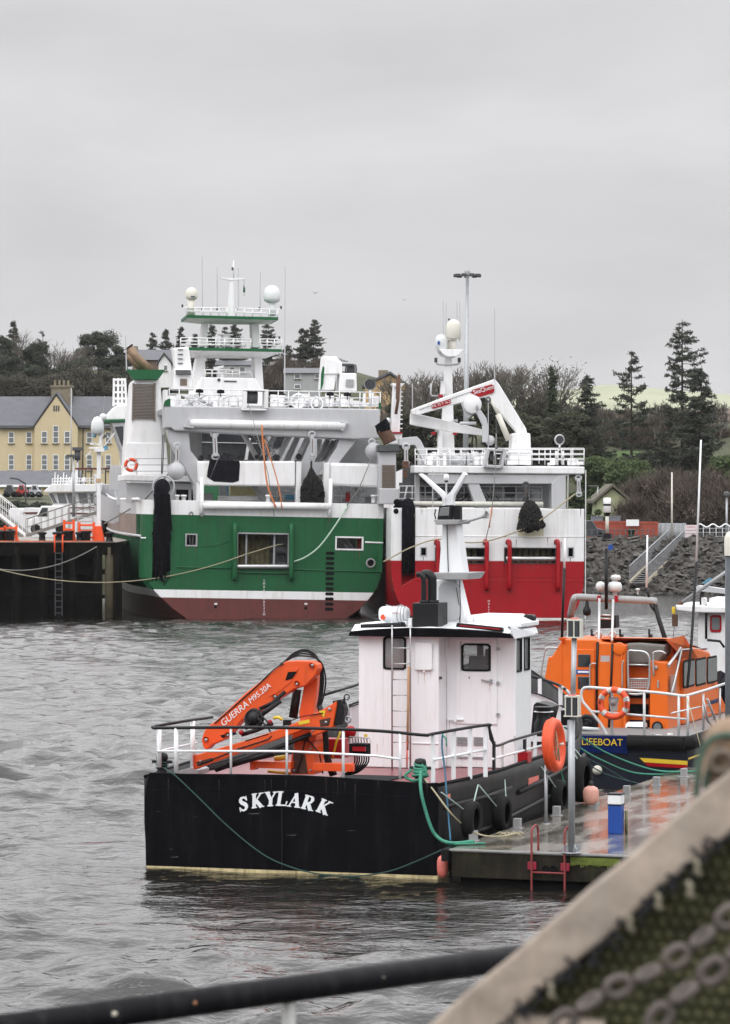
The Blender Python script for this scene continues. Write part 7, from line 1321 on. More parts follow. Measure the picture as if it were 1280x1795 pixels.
def pontoon_ladder():
    m = MB(); q = PF
    xs = [PF.p(932,1480,-.07).x, PF.p(990,1480,-.07).x]; zt = PF.p(932,1448,-.07).z
    e = empty('pontoon_ladder', PF.M@V3(((xs[0]+xs[1])/2,-.07,-.2)), 'red steel ladder with two hooped handles on the pontoon front edge', 'ladder', rot=R_PF)
    xm = (xs[0]+xs[1])/2
    for x in xs:
        x -= xm; m = MB(); m.tube(spl([V3((x,0,-.3+.2)),V3((x,0,.4)),V3((x,0,zt+.05)),V3((x+.01,.06,zt+.16)),V3((x+.04,.16,zt+.2)),V3((x+.05,.24,zt+.1)),V3((x+.05,.26,PZ+.2))],5),.02,8); m.build('rail', mat('faded_red_paint',(.22,.035,.035),.55,var=.3,vs=8), e)
    for z in (PZ-.14+.2-.22, ): m = MB(); m.tube([(xs[0]-xm,0,z),(xs[1]-xm,0,z)],.018,7); m.build('rung', mat('faded_red_paint',(0,0,0)), e)
    m = MB(); 
    for x in xs: m.box(x-xm-.08,x-xm+.08,.01,.055,PZ-.12,PZ+.02)
    m.build('bracket', mat('red_bracket',(.25,.01,.03),.5), e, .01)
pontoon_ladder()
def buoy_station():
    b = on_deck(957,1444); e = empty('lifebuoy_post', b, 'thin grey post on the pontoon edge carrying the orange lifebuoy case', 'post', rot=R_PF)
    m = MB(); m.tube([(0,0,0),(0,0,1.12)],.035,10); m.lathe([(.08,0),(.08,.01),(.04,.01)],10); m.build('post', STEEL, e)
    m = MB(); m.tube([(0,0,.95),(.1,-.05,1.1),(.18,-.1,1.4)],.03,8); m.build('bracket', STEEL, e)
    c = W(971.5,1306,b.y-.12); ax = V3((.93,-.33,.06)).normalized(); m = MB()
    m.lathe([(.001,-.10),(.2,-.11),(.40,-.13),(.49,-.10),(.52,0),(.49,.09),(.42,.11),(.36,.09),(.30,.02),(.2,.0),(.001,.0)],40,(0,0,0),ax); m.torus((0,0,0),.515,.018,ax,40,6)
    m.v = [tuple(V3(v)) for v in m.v]
    o = m.build('lifebuoy_case', BUOYO); o.location = c; tag(o, 'round orange lifebuoy case seen nearly edge-on above the pontoon edge', 'lifebuoy case')
    m = MB(); m.tube(spl([ax*.03+V3(q) for q in ((0,0,.25),(.02,-.08,.1),(.03,-.1,-.1),(.02,0,-.28),(0,.05,-.1),(0,0,.2))],5),.014,6); m.build('throw_line', ROPET, o)
    m = MB(); m.tube([ax*.1,ax*.19+V3((0,0,.02))],.025,8); m.build('hub_pin', CREAMD, o)
buoy_station()
# hanging tyres
def tyre(px, py, R, r, name_lb, top, xoff=.16, ropes=(), big=False):
    c = SK.px_(px, py, SKX+.28+xoff); e = empty('tyre_fender', SK.M@(c-V3((0,0,R))), name_lb, 'tyre', 'tyre fenders on the workboat side', rot=math.radians(-18.5))
    m = MB(); prof = []
    n = 28
    rim = [(R*.60,-r*.75),(R*.66,-r*.95),(R*.85,-r),(R*.97,-r*.8),(R,-r*.4),(R,r*.4),(R*.97,r*.8),(R*.85,r),(R*.66,r*.95),(R*.60,r*.75),(R*.64,r*.6),(R*.9,r*.7),(R*.92,0),(R*.9,-r*.7),(R*.64,-r*.6),(R*.60,-r*.75)]
    m.lathe(rim, n, (0,0,R), (1,0,0)); m.build('tyre', RUBBER, e)
    for (ax_,ay_),(bx,by) in ropes:
        a = SK.px_(ax_,ay_,SKX+.3); b = SK.px_(bx,by,SKX+.30+xoff); k = MB(); k.tube([a-(c-V3((0,0,R))), b-(c-V3((0,0,R)))],.014,6); k.build('lanyard', mat('white_green_rope',(.35,.45,.42),.9,var=.3,vs=20), e)
tyre(826,1437,.345,.12,'tyre fender nearest the stern corner of the black workboat',0,ropes=(((774,1389),(812,1418)),))
tyre(880,1426,.33,.12,'second tyre fender from the stern corner, below the twin lanyards',0,ropes=(((838,1376),(831,1405)),((839,1376),(870,1413)),((885,1367),(887,1398))))
tyre(981,1396,.34,.12,'tyre fender below the orange lifebuoy case',0,ropes=(((949,1344),(974,1380)),))
tyre(1018,1366,.47,.15,'largest tyre fender, at the bow shoulder of the black workboat',0,xoff=.24,ropes=(((1000,1310),(1012,1330)),((1005,1310),(1022,1330))))
def fender(px, py, r, h, lb, d, m_=PINK):
    p = W(px, py, d); m = MB(); m.lathe([(.001,0),(r*.5,.02),(r*.9,.08),(r,.16),(r,h*.75),(r*.8,h*.9),(r*.3,h),(.001,h)],18); o = m.build('fender', m_); o.location = p; tag(o, lb, 'fender', 'pink fenders'); k = MB(); k.lathe([(r*.3,h),(r*.3,h+.08),(.001,h+.1)],10); k.build('fender_eye', BSTEEL, o)
fender(776,1540,.1,.42,'pink fender between the workboat stern and the pontoon corner',57.2)
fender(1036,1412,.16,.4,'pale pink fender between the big tyre and the lifeboat',64.5,mat('pale_pink_fender',(.6,.3,.24),.5))
def ring(center, R, r, ax, label, letters, d):
    m = MB(); m.torus((0,0,0),R,r,ax,40,10); o = m.build('lifebuoy', BUOYO); o.location = center; tag(o, label, 'lifebuoy', 'lifebuoys')
    q = V3(ax).to_track_quat('Z','Y'); g = MB(); n = 40
    for a0 in ([1,6,11,16,24,36] if letters else [2,12,22,32]): g.torus((0,0,0),R,r*1.04,ax,n,10,seg=[a0,(a0+1)%n])
    g.build('reflective_tape', mat('grey_tape',(.5,.5,.48),.4), o)
    if letters:
        for k,(tx,a) in enumerate(letters):
            an = math.radians(a); rad = q@V3((math.cos(an),math.sin(an),0)); tan = q@V3((-math.sin(an),math.cos(an),0)); nn = q@V3((0,0,1))
            text(tx, r*1.25, 'buoy_lettering', BSTEEL, o, rad*R+nn*(r*1.02), tan, rad, .003)
    return o
axl = (V3((0,0,CH))-W(1076,1233,74)).normalized(); axl = V3((math.sin(math.radians(18.5))*-1, -math.cos(math.radians(18.5)), .05)).normalized()
lc = LF.M@LF.p(1076,1233,-.05)
ring(lc, .325, .075, -axl*-1, 'orange lifebuoy with grey tape hung on the lifeboat stern rail', [('I',150),('L',160),('N',170),('R',180),('T',-20),('N',-10),('E',0),('R',10),('T',20)], 0)
m = MB(); m.prism([(-.13,.14),(.13,.14),(.09,-.2),(-.07,-.2)],.0,.02); m.lathe([(.001,.07),(.06,.05),(.08,0)],14,(0,0,.02),(0,-1,0)); o = m.build('buoy_holder', GREYP); o.location = lc+V3((0,.12,0)); o.rotation_euler = (0,0,R_PF); tag(o, 'grey bracket plate in the middle of the hung lifebuoy', 'bracket')
ring(LF.M@LF.p(958,1222,1.2), .29, .075, axl, 'orange lifebuoy half hidden behind the bow rail of the workboat', None, 0)
# guide pile
p = PF.M@V3((PW+.2,7.4,0)); p = WZ(1283,880+CH*FPX/63.5,0); p.y = 63.5; p.x = (1283-640)/FPX*63.5
e = empty('guide_pile', (p.x,p.y,-.5), 'dark steel guide pile with white conical cap at the right edge', 'pile'); zt_ = CH-(974-HY)/FPX*63.5+.5
MB().tube([(0,0,0),(0,0,zt_)],.135,18).build('pile', mat('dark_pile_steel',(.055,.065,.075),.5,var=.3,vs=3,streak=(.1,.1,.1),sa=.3), e); MB().lathe([(.15,0),(.15,.35),(.10,.46),(.001,.5)],18,(0,0,zt_)).build('cap', CREAMD, e)
# ropes
def rope(pts, r, m, label, name='mooring_rope', grp='mooring ropes', n=8): k = MB(); k.tube(pts, r, n); k.solo(name, m, label, 'rope', grp)
L2 = lambda fr, px, py, y: fr.M@fr.p(px, py, y)
B1 = L2(SK,290,1352,.3)
rope(spl([L2(SK,286,1345,.45),L2(SK,296,1352,.05),L2(SK,310,1362,-.05),L2(SK,350,1400,-.08),L2(SK,400,1449,-.1),L2(SK,460,1497,-.12),L2(SK,510,1520,-.15),L2(SK,560,1532,-.2),L2(SK,620,1536,-.25),L2(SK,680,1528,-.3),L2(SK,730,1510,-.35),W(775,1490,57.3),W(800,1481,57.4)],5),.014,ROPEDG,'thin dark green rope drooping across the black stern to the pontoon')
m = MB()
for k in range(3): m.torus(L2(SK,284.5,1346-k*5,.5),.115,.014,(.1*k,.1,1),18,6)
m.solo('rope_turns', ROPEDG, 'dark green rope turns on the left stern bollard', 'rope')
m = MB(); bb = L2(SK,737,1360,.32)
for k in range(5): m.torus(bb+V3((0,0,.0+.05*k)),.135-.008*k,.026,(.2*math.sin(k*2),.2*math.cos(k),1),20,7)
m.tube(spl([bb+V3((-.16,-.05,.12)),bb+V3((-.28,-.08,-.0)),bb+V3((-.1,-.1,-.08)),bb+V3((.1,-.1,.05)),bb+V3((.02,-.1,.22))],5),.026,7)
m.solo('rope_turns', ROPEG, 'thick bright green rope wound round the right stern bollard', 'rope')
rope(spl([bb+V3((.0,-.12,.1)),L2(SK,738,1385,-.06),L2(SK,746,1420,-.06),L2(SK,757,1453,-.06),L2(SK,768,1468,-.08),W(782,1476,57.3),W(800,1478,57.4),W(830,1475,57.6)],6),.032,ROPEG,'thick bright green rope from the stern bollard down to the pontoon corner')
m = MB(); 
for k in range(9): q = W(785+k*6,1480-(k%3)*2,57.35+.02*k); q.z = PZ+.02; m.tube([q, q+V3((.09,.03,.0)), q+V3((.18,-.02,.01))],.018,6)
m.solo('rope_heap', ROPEG, 'untidy heap of green rope on the pontoon corner', 'rope')
rope(spl([L2(SK,744,1365,.2),L2(SK,760,1385,-.03),L2(SK,790,1425,-.2),W(815,1448,58.2),W(845,1464,58.0),W(880,1466,58.1),W(905,1461,58.3)],6),.016,ROPET,'tan rope from the workboat stern sagging to the pontoon stub')
m = MB()
for k in range(7): q = on_deck(870+k*6,1464+(k%2)*2); m.tube([q+V3((0,0,.02)), q+V3((.07,.03,.05)), q+V3((.14,-.01,.02))],.018,6)
m.solo('rope_heap', ROPET, 'small knotted heap of tan rope on the pontoon edge', 'rope')
rope(spl([L2(SK,776,1286,.35),L2(SK,775,1310,.3),L2(SK,780,1350,.2),L2(SK,783,1390,0),L2(SK,787,1440,-.1),W(790,1474,57.5)],5),.016,ROPEB,'blue-green line hanging from the stern rail corner to the pontoon')
rope(spl([L2(SK,776,1288,.33),L2(SK,782,1296,.33),L2(SK,783,1308,.33)],4),.014,ROPEG,'short green tail knotted on the stern rail corner')
for i,(a,b,c,d,lb) in enumerate((((990,1275),(1060,1318),(1160,1352),(1225,1352),'upper bright green rope from the workboat bow to the far end of the pontoon'),((1000,1300),(1060,1335),(1130,1357),(1205,1358),'lower bright green rope from the workboat bow to the far end of the pontoon'))):
    rope(spl([W(a[0],a[1],68),W((a[0]+b[0])/2+3,(a[1]+b[1])/2+(4 if i else 2),70),W(*b,71),W((b[0]+c[0])/2,(b[1]+c[1])/2+4,72),W(*c,72.4),W(*d,72.6)],6),.022,ROPEG,lb)
for i,(b,c) in enumerate((((1060,1345),(1110,1372)),((1070,1360),(1130,1376)))):
    rope(spl([W(1005,1318+i*4,69),W(b[0]-30,b[1]-15,69.5),W(*b,70),W(*c,70.5),W(1155,1376,70.6)],6),.014,ROPEDG,['upper dark rope sagging below the green ones to the sixth stub','lower dark rope sagging below the green ones to the sixth stub'][i])
rope(spl([W(1018,1382,66),W(1030,1398,65.5),W(1050,1407,65.2)],5),.016,ROPEW,'pale rope from the biggest tyre to the stub beside the pink fender')
rope([W(1202,1217,75),W(1212,1250,74.6),W(1228,1308,74)],.012,ROPET,'thin tan lashing line from the lifeboat rail corner')
rope(spl([W(979,1310,61.1),W(982,1345,61.3),W(990,1375,61.5)],4),.012,ROPEG,'green line trailing below the lifebuoy case')
# ================================================================== timber pier on the left
PIERD, PIERZ = 187.0, 4.5
def pier():
    e = empty('harbour_pier', (-35,PIERD,0), 'dark piled pier at the left with orange kerb line', 'pier'); off = V3((35,-PIERD,0)); xr = (214-640)/FPX*PIERD
    def B(name, m, fn, bev=.0): k = MB(); fn(k); k.v = [tuple(V3(v)+off) for v in k.v]; return k.build(name, m, e, bev)
    PW_ = mat('dark_wet_timber', (.004,.0035,.003), .9, var=.6, vs=.9, spec=.08, streak=(.022,.018,.01), sa=.3, ss=1.2)
    B('deck', mat('pier_concrete',(.26,.22,.19),.7,var=.2,vs=.8), lambda k: k.box(-60,xr-.3,PIERD,PIERD+26,PIERZ-.25,PIERZ))
    B('kerb', mat('faded_kerb_orange',(.5,.13,.06),.7,var=.5,vs=2,streak=(.25,.2,.17),sa=.8), lambda k: k.box(-60,xr-1.2,PIERD+.3,PIERD+.42,PIERZ,PIERZ+.07))
    B('edge_beam', PW_, lambda k: (k.box(-60,xr,PIERD-.15,PIERD+.3,PIERZ-.75,PIERZ-.02)))
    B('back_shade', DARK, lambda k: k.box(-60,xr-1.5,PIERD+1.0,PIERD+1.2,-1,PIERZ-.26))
    B('waling', PW_, lambda k: (k.box(-60,xr-.4,PIERD+.3,PIERD+.5,2.6,2.9), k.box(-60,xr-.4,PIERD+.3,PIERD+.5,1.2,1.4)))
    yl = mat('weedy_pile',(.045,.036,.016),.8,var=.5,vs=1)
    r = random.Random(2)
    for px in list(range(-60,180,46))+[191,207]:
        x = (px+r.uniform(-3,3)-640)/FPX*PIERD; B('pile', yl if px in (191,208) else PW_, lambda k: k.tube([(x,PIERD+.1,-1.5),(x,PIERD+.1,PIERZ-.3)],.27,10))
    for px in range(-40,220,33): x = (px-640)/FPX*PIERD; B('inner_pile', PW_, lambda k: k.tube([(x,PIERD+2.4,-1.5),(x,PIERD+2.4,PIERZ-.3)],.22,8))
    # ladder
    l = B('ladder', DGREY, lambda k: ([k.tube([((a-640)/FPX*(PIERD-.3),PIERD-.3,.2),((a-640)/FPX*(PIERD-.3),PIERD-.3,3.9)],.03,5) for a in (97,109)], [k.tube([((97-640)/FPX*(PIERD-.3),PIERD-.3,z*.35),((109-640)/FPX*(PIERD-.3),PIERD-.3,z*.35)],.025,5) for z in range(1,12)]))
    B('ladder_handles', QORANGE, lambda k: [k.tube([((a-640)/FPX*(PIERD-.3),PIERD-.3,3.9),((a-640)/FPX*(PIERD-.3),PIERD-.3,4.9),((a-640)/FPX*(PIERD-.3),PIERD+.4,4.9)],.045,6) for a in (96,110)])
pier()
def pier_at(px, dd=1.0): d = PIERD+dd; return V3(((px-640)/FPX*d, d, PIERZ))
def orange_frame(px, w_, h, lb, dd=1.2):
    e = empty('bollard_stand', pier_at(px,dd), lb, 'steel frame', 'orange steel frames on the pier'); m = MB()
    for s in (-1,1): m.box(s*w_/2-.07,s*w_/2+.07,-.07,.07,0,h); m.bar((s*w_/2*.8,0,h*.6),(s*w_*.72,0,0),.09,.09,(0,1,0))
    for z in (.25,h*.55,h*.85): m.box(-w_/2,w_/2,-.06,.06,z-.06,z+.06)
    m.build('frame', QORANGE, e, .02); k = MB(); k.lathe([(.25,0),(.25,.5),(.32,.55),(.32,.65),(.001,.66)],12,(0,-.3,0)); k.build('bollard', BSTEEL, e)
orange_frame(19,.65,.95,'orange steel frame at the far left of the pier')
orange_frame(1,.5,.9,'orange frame cut by the left picture edge')
orange_frame(121,.55,1.3,'tall orange frame in the middle of the pier')
orange_frame(152,.85,1.15,'orange frame with bollard just left of the orange mast foot')
for i,(px,lb) in enumerate(((100,'black bollard pair left one, above the pier ladder'),(108,'black bollard pair right one, above the pier ladder'),(140,'black bollard between the two orange frames'),(192,'black bollard at the right end of the pier'),(74,'black bollard left of the pier ladder'))):
    m = MB(); m.lathe([(.26,0),(.2,.1),(.18,.4),(.27,.46),(.27,.56),(.001,.6)],14); o = m.build('pier_bollard', BSTEEL); o.location = pier_at(px,1.0); tag(o, lb, 'bollard', 'bollards on the pier')
m = MB()
for a in (0,.9): m.bar((a-.45,0,0),(a-.45,0,1.5),.08,.08)
for k in range(6): m.box(-.45,.45,-.03,.03,.2+k*.24,.26+k*.24)
o = m.build('metal_rack', ALU); o.location = pier_at(150,2.0); tag(o, 'light metal rack with bars between the orange frame and mast foot', 'rack')
def quay_mast():
    d = PIERD+1.5; b = pier_at(173,1.5); e = empty('signal_post', b, 'tall white post with orange flared foot, radome and aerials on the pier', 'mast'); P = lambda px, py, y=0: W(px,py,d+y)-b
    m = MB(); q = [P(163,956),P(167,922),P(178,922),P(184,956)]; m.prism([(v.x,max(v.z,0)) for v in q],-.3,.3); m.build('foot', QORANGE, e, .03)
    m = MB(); m.bar(P(173.5,922),P(173.5,792),.23,.23,(0,1,0)); m.build('column', WHITE, e); m = MB(); m.box(-.14,.14,-.14,.14,P(0,846).z,P(0,839).z); m.build('column_band', mat('tan_band',(.5,.33,.2),.6), e)
    m = MB(); m.tube([P(176,792),P(178,755)],.12,8); m.box(P(166,0).x,P(184,0).x,-.4,.4,P(0,792).z,P(0,786).z); m.bar(P(156,785),P(186,785),.12,.1); m.bar(P(158,778),P(180,779),.1,.1); m.bar(P(166,762),P(190,765),.15,.08); m.bar(P(180,785),P(201,759),.07,.07); m.bar(P(160,791),P(150,800),.06,.06); m.build('yard_arms', WHITE, e)
    m = MB(); m.lathe([(.001,.75),(.2,.68),(.35,.42),(.39,.1),(.37,-.25),(.2,-.35),(.001,-.35)][::-1],18,P(171,752)); m.build('radome', RADOME, e)
    m = MB(); m.ball(P(181,731,1),.22,10); m.build('small_radome', RADOME, e)
    r = random.Random(4)
    for k in range(9): m = MB(); c = P(r.uniform(160,188),r.uniform(762,790),-.2); s_ = r.uniform(.04,.12); m.box(c.x-s_,c.x+s_,c.y-s_,c.y+s_,c.z-s_,c.z+s_); m.build('mast_fitting', [DGREY,BLUEW,PIPEB,CREAMD][k%4], e)
    m = MB(); m.tube([P(181,722,1),P(184,694,1)],.025,5); m.tube([P(180,800),P(180,830)],.03,5); m.build('aerial', GREYP, e)
quay_mast()
def white_boat():
    d = 222; e = empty('white_fishing_boat', ((120-640)/FPX*d,d,0), 'white boat with raked wheelhouse windows and red line, behind the pier', 'boat'); o = V3(((120-640)/FPX*d,d,0)); F2 = Fr(0,d); X = lambda *a: F2.xz(*a)
    def B(name, m, fn, bev=.02, par=None): k = MB(); fn(k); k.v = [tuple(V3(v)-V3((o.x,0,0))) for v in k.v]; return k.build(name, m, par or e, bev)
    B('hull', WHITE, lambda k: F2.poly(k,[(38,894),(44,890),(100,892),(178,896),(178,960),(45,960),(30,905)],0,5)); B('hull_stripe', MAROON, lambda k: F2.poly(k,[(40,898),(92,897),(176,900),(176,902),(92,900),(40,901)],-.05,0),0)
    B('deckhouse', WHITE, lambda k: F2.poly(k,[(92,884),(165,884),(168,893),(90,893)],.3,4)); B('red_line', MAROON, lambda k: F2.rect(k,93,889,166,891,.25,.3),0)
    wh = B('wheelhouse', WHITE, lambda k: F2.poly(k,[(84,864),(165,863),(165,884),(94,884)],.4,4))
    for a in ((86,865,92,865,101,882,94,882),(100,865,113,865,118,882,104,882),(117,865,131,865,133,882,121,882),(137,865,152,865,155,882,140,882),(158,865,164,865,164,882,159,882)): B('window', GLASSG, lambda k: F2.poly(k,[a[0:2],a[2:4],a[4:6],a[6:8]],.34,.4),0,wh)
    B('roof', WHITE, lambda k: F2.poly(k,[(77,861),(91,848),(170,849),(169,862),(78,863)],-.2,4.5),.05)
    B('roof_rail', WHITE, lambda k: (F2.rail(k,92,839,167,838,10,.3,9,(1,.5),.03)),0)
    B('roof_gear', WHITE, lambda k: (F2.poly(k,[(112,848),(128,838),(133,824),(137,824),(138,848)],1,2), k.ball(F2.p(148,841,1),.2,6), F2.rect(k,142,838,150,848,1.4,2), [F2.tb(k,[(96+q*5,848,.6),(97+q*5,828+q%3*4,.6)],.05,5) for q in range(8)]),0)
    B('upper_canopy', MAROON, lambda k: F2.rect(k,132,820,195,823,1,3),0); B('canopy_struts', DGREY, lambda k: [F2.tb(k,[(a,822,1),(a,848,1)],.05,5) for a in (138,150,160,175,185)],0)
    B('superstructure', GREYW, lambda k: (F2.poly(k,[(165,830),(178,848),(200,850),(205,900),(165,900)],4.5,6)),.05)
white_boat()
def pole(name, px, y0, y1, d, r, m, lb, cat, head=None, grp=None):
    b = W(px,y1,d); t = W(px,y0,d); e = empty(name, b, lb, cat, grp); k = MB(); k.tube([(0,0,0),t-b],r,8,r*.6); k.build('pole', m, e)
    if head: k = MB(); head(k, t-b); k.build('lamp_head', DGREY, e)
LG = 'lamp posts on the pier'
pole('quay_lamp',136,790,906,236,.12,STEEL,'taller of two grey lamp posts in front of the white boat','lamp post',lambda k,t: (k.box(t.x-.35,t.x+.35,-.3,.3,t.z,t.z+.25), k.tube([t,t+V3((0,0,-.7))],.22,8)),LG)
pole('quay_lamp',129,802,906,214,.1,STEEL,'shorter of two grey lamp posts in front of the white boat','lamp post',lambda k,t: (k.box(t.x-.45,t.x+.1,-.2,.2,t.z,t.z+.2)),LG)
pole('thin_pole',125,680,832,300,.06,GREYW,'very thin pale pole before the yellow gable','pole')
pole('street_lamp',45,848,900,330,.1,DGREY,'dark curved street lamp in front of the low outbuilding','lamp post',lambda k,t: k.tube([t,t+V3((-.8,0,.5)),t+V3((-1.6,0,.6))],.09,6))
def vehicle(name, d, x0, x1, yb, hm, m, lb, cat, van=False, grp=None, ang=0):
    b = W((x0+x1)/2,yb,d); L = (x1-x0)/FPX*d; e = empty(name, b, lb, cat, grp, ang); hw = L/2; H_ = hm; W2 = .9
    pr = [(-hw,.35),(-hw,H_*.5),(-hw*.97,H_*.93),(-hw*.9,H_),(hw*.35,H_),(hw*.62,H_*.62),(hw*.95,H_*.5),(hw,H_*.4),(hw,.35)] if van else [(-hw,.35),(-hw,H_*.6),(-hw*.75,H_*.63),(-hw*.5,H_),(hw*.15,H_),(hw*.45,H_*.62),(hw*.95,H_*.52),(hw,.35)]
    k = MB(); k.prism(pr,-W2,W2); k.build('body', m, e, .06)
    k = MB(); k.prism([(hw*.02 if van else -hw*.48,H_*.62),(hw*.02 if van else -hw*.4,H_*.93),(hw*.3 if van else hw*.1,H_*.93),(hw*.53 if van else hw*.36,H_*.62)],-W2-.015,W2+.015); k.build('window', GLASS, e)
    for x in (-hw*.62,hw*.62):
        for y in (-W2,W2): k = MB(); k.lathe([(.2,-.1),(.33,-.1),(.33,.1),(.2,.1),(.001,.1)],14,(x,y,.33),(0,1,0)); k.build('wheel', RUBBER, e)
    k = MB(); k.box(hw*.93,hw*.99,-W2*.9,W2*.9,.5,.68); k.build('bumper', DGREY, e)
WV = mat('van_white',(.7,.71,.72),.35,var=.03)
vehicle('white_van',210,52,122,936,1.25*1.0+.6,WV,'white panel van behind the pier, its nose to the left','van',True,ang=math.pi)
vehicle('white_van',224,18,62,938,1.9,WV,'white van cut off by the gangway at the left','van',True)
CG = 'cars parked by the outbuilding'
vehicle('parked_car',372,8,30,872,1.45,mat('car_dark',(.04,.045,.05),.3),'dark car left of the small red one','car',grp=CG); vehicle('parked_car',370,30,50,872,1.45,mat('car_red',(.35,.03,.03),.3),'small red car below the outbuilding windows','car',grp=CG); vehicle('parked_car',371,53,73,872,1.45,mat('car_silver',(.4,.42,.45),.3),'silver car right of the small red one','car',grp=CG)
def gangway(d, a, b, wd, hr, lb, m=ALU, n=9, mesh=False, name='gangway'):
    A_, B_ = W(*a,d), W(*b,d+1.0); e = empty(name, (A_ if A_.z < B_.z else B_), lb, 'gangway'); o = V3(e.location); A_ -= o; B_ -= o
    k = MB(); k.bar(A_,B_,wd,.12); k.build('deck', mat('gangway_grey',(.2,.19,.18),.7), e)
    for s in (-1,1):
        k = MB(); ofs = V3((0,s*wd/2,0)); k.bar(A_+ofs,B_+ofs,.07,.17); k.tube([A_+ofs+V3((0,0,hr)),B_+ofs+V3((0,0,hr))],.022,6); k.tube([A_+ofs+V3((0,0,hr/2)),B_+ofs+V3((0,0,hr/2))],.014,6)
        for i in range(n+1): q = A_.lerp(B_,i/n)+ofs; k.tube([q,q+V3((0,0,hr))],.018,5)
        k.build('railing', m, e)
gangway(196,(48,939),(-14,890),1.2,1.15,'grey gangway sloping up to the left picture edge',WHITE)
gangway(192,(47,939),(170,898),.9,1.0,'long grey-brown gangway rising to the white post',mat('dull_gangway_rail',(.2,.19,.175),.6),10)
# mooring lines of the trawlers
T = GT.M
rope(arc(W(-10,996,186),T@GT.p(430,972,-.6),1.2,20),.028,ROPET,'long tan mooring line from the left edge across the green hull')
rope(spl([T@GT.p(430,972,-.6),T@GT.p(480,957,-.2),T@GT.p(500,953,.5)],4),.028,ROPET,'end of the tan line entering the stern opening')
rope(arc(W(-10,996,186.4),W(170,958,186.6),.6,14),.03,ROPEGR,'grey line drooping in front of the pier piles')
rope(spl([T@GT.p(610,886,-.05),T@GT.p(585,925,-.4),T@GT.p(560,958,-.5),T@GT.p(535,977,-.4),T@GT.p(508,987,-.2)],6),.05,ROPEW,'pale curved rope on the green stern from bulwark to opening')
rope([T@GT.p(183,918,14),T@GT.p(250,880,6),T@GT.p(298,828,1.0)],.045,ROPEGR,'dark wire from the hanging block down to the port quarter')
rope(spl([T@GT.p(459,745,-.2),T@GT.p(462,790,-.3),T@GT.p(469,850,-.5),T@GT.p(484,890,-.6)],5),.05,ORG,'left orange hose dangling from the green trawler gantry')
rope(spl([T@GT.p(463,770,-.2),T@GT.p(475,805,-.3),T@GT.p(488,850,-.5),T@GT.p(495,893,-.6)],5),.035,ORG,'right orange hose dangling from the green trawler gantry')
rope([T@GT.p(437,712,-.3),T@GT.p(470,830,-.4),T@GT.p(482,912,-.4)],.02,ROPEGR,'thin wire from the gantry reel across the trough')
rope([T@GT.p(384,800,-.2),T@GT.p(368,840,-.2)],.03,DGREY,'short wire over the black tarpaulin')
rope([T@GT.p(653,800,0),T@GT.p(628,860,-.2),T@GT.p(608,886,-.1)],.03,ROPEGR,'thin wire from the right hanging block to the bulwark')
T2 = RT.M
rope(spl([T2@RT.p(672,985,-1),T2@RT.p(720,960,-.8),T2@RT.p(768,945,-.6),T2@RT.p(820,951,-.45),T2@RT.p(856,948,-.4),T2@RT.p(900,934,-.8),T2@RT.p(950,910,-.9),T2@RT.p(1008,866,-.2)],6),.04,ROPET,'long tan line running across the red trawler stern past the chain bag')
rope([T2@RT.p(870,760,.5),T2@RT.p(868,830,-.3),T2@RT.p(862,900,-.3),T2@RT.p(851,950,-.4)],.025,ROPEGR,'thin wire hanging from the white crane to the red pipe')
rope([T2@RT.p(862,889,-.3),T2@RT.p(858,925,-.4)],.03,ORG,'short orange line piece on the hanging wire')
# lifebuoy on the green funnel
o = ring(T@GT.p(230,815,5.6), .33, .1, T.to_3x3()@V3((0,-1,.05)), 'orange lifebuoy on the white funnel casing of the green trawler', None, 0)
# ================================================================== right shore
CONT = mat('red_container',(.30,.055,.03),.55,var=.2,vs=1,streak=(.4,.16,.1),sa=.5,ss=.6)
def container(x0, x1, y0, y1, d, lb, m=CONT, nm='shipping_container'):
    b = W((x0+x1)/2,y1,d); L = (x1-x0)/FPX*d; H_ = (y1-y0)/FPX*d; e = empty(nm, b, lb, 'container', 'red containers on the quay'); k = MB(); k.box(-L/2,L/2,-1.2,1.2,.1,H_-.05); k.build('body', m, e)
    k = MB(); n = int(L/.28)
    for i in range(n): k.box(-L/2+.1+i*L/n,-L/2+.22+i*L/n,-1.24,-1.2,.2,H_-.15)
    for z in (0,H_-.15): k.box(-L/2-.02,L/2+.02,-1.27,-1.2,z,z+.15)
    for x in (-L/2,L/2-.12): k.box(x,x+.12,-1.275,-1.2,.1,H_-.1)
    k.build('corrugated_side', m, e)
container(1029,1098,913,947,252,'long red container beside the parked car'); container(1099,1151,914,947,251,'red container with white notices beside the green bin')
m = MB(); 
o = MB().box(-.5,.5,-.02,.02,0,1.0/2).build('notice_board', CLEAN); o.location = W(1109,922,249.5); tag(o, 'pair of white notices fixed on the red container', 'notice')
for x0,x1,lb in ((1037,1056,'blue-grey box on the left of the red container roof'),(1062,1087,'blue-grey box on the right of the red container roof')): k = MB(); w_ = (x1-x0)/FPX*252; k.box(-w_/2,w_/2,-.5,.5,0,.34); k.box(-w_/2-.04,w_/2+.04,-.54,.54,.34,.4); o = k.build('roof_box', mat('blue_grey',(.13,.16,.19),.6)); o.location = W((x0+x1)/2,913.5,252); tag(o, lb, 'box')
vehicle('parked_car',247,1006,1060,947,1.55,mat('car_charcoal',(.045,.05,.058),.3),'dark grey estate car parked right of the red trawler','car')
vehicle('parked_car',262,1225,1262,946,1.4,mat('car_pale',(.3,.31,.32),.3),'pale car behind the wavy railing','car')
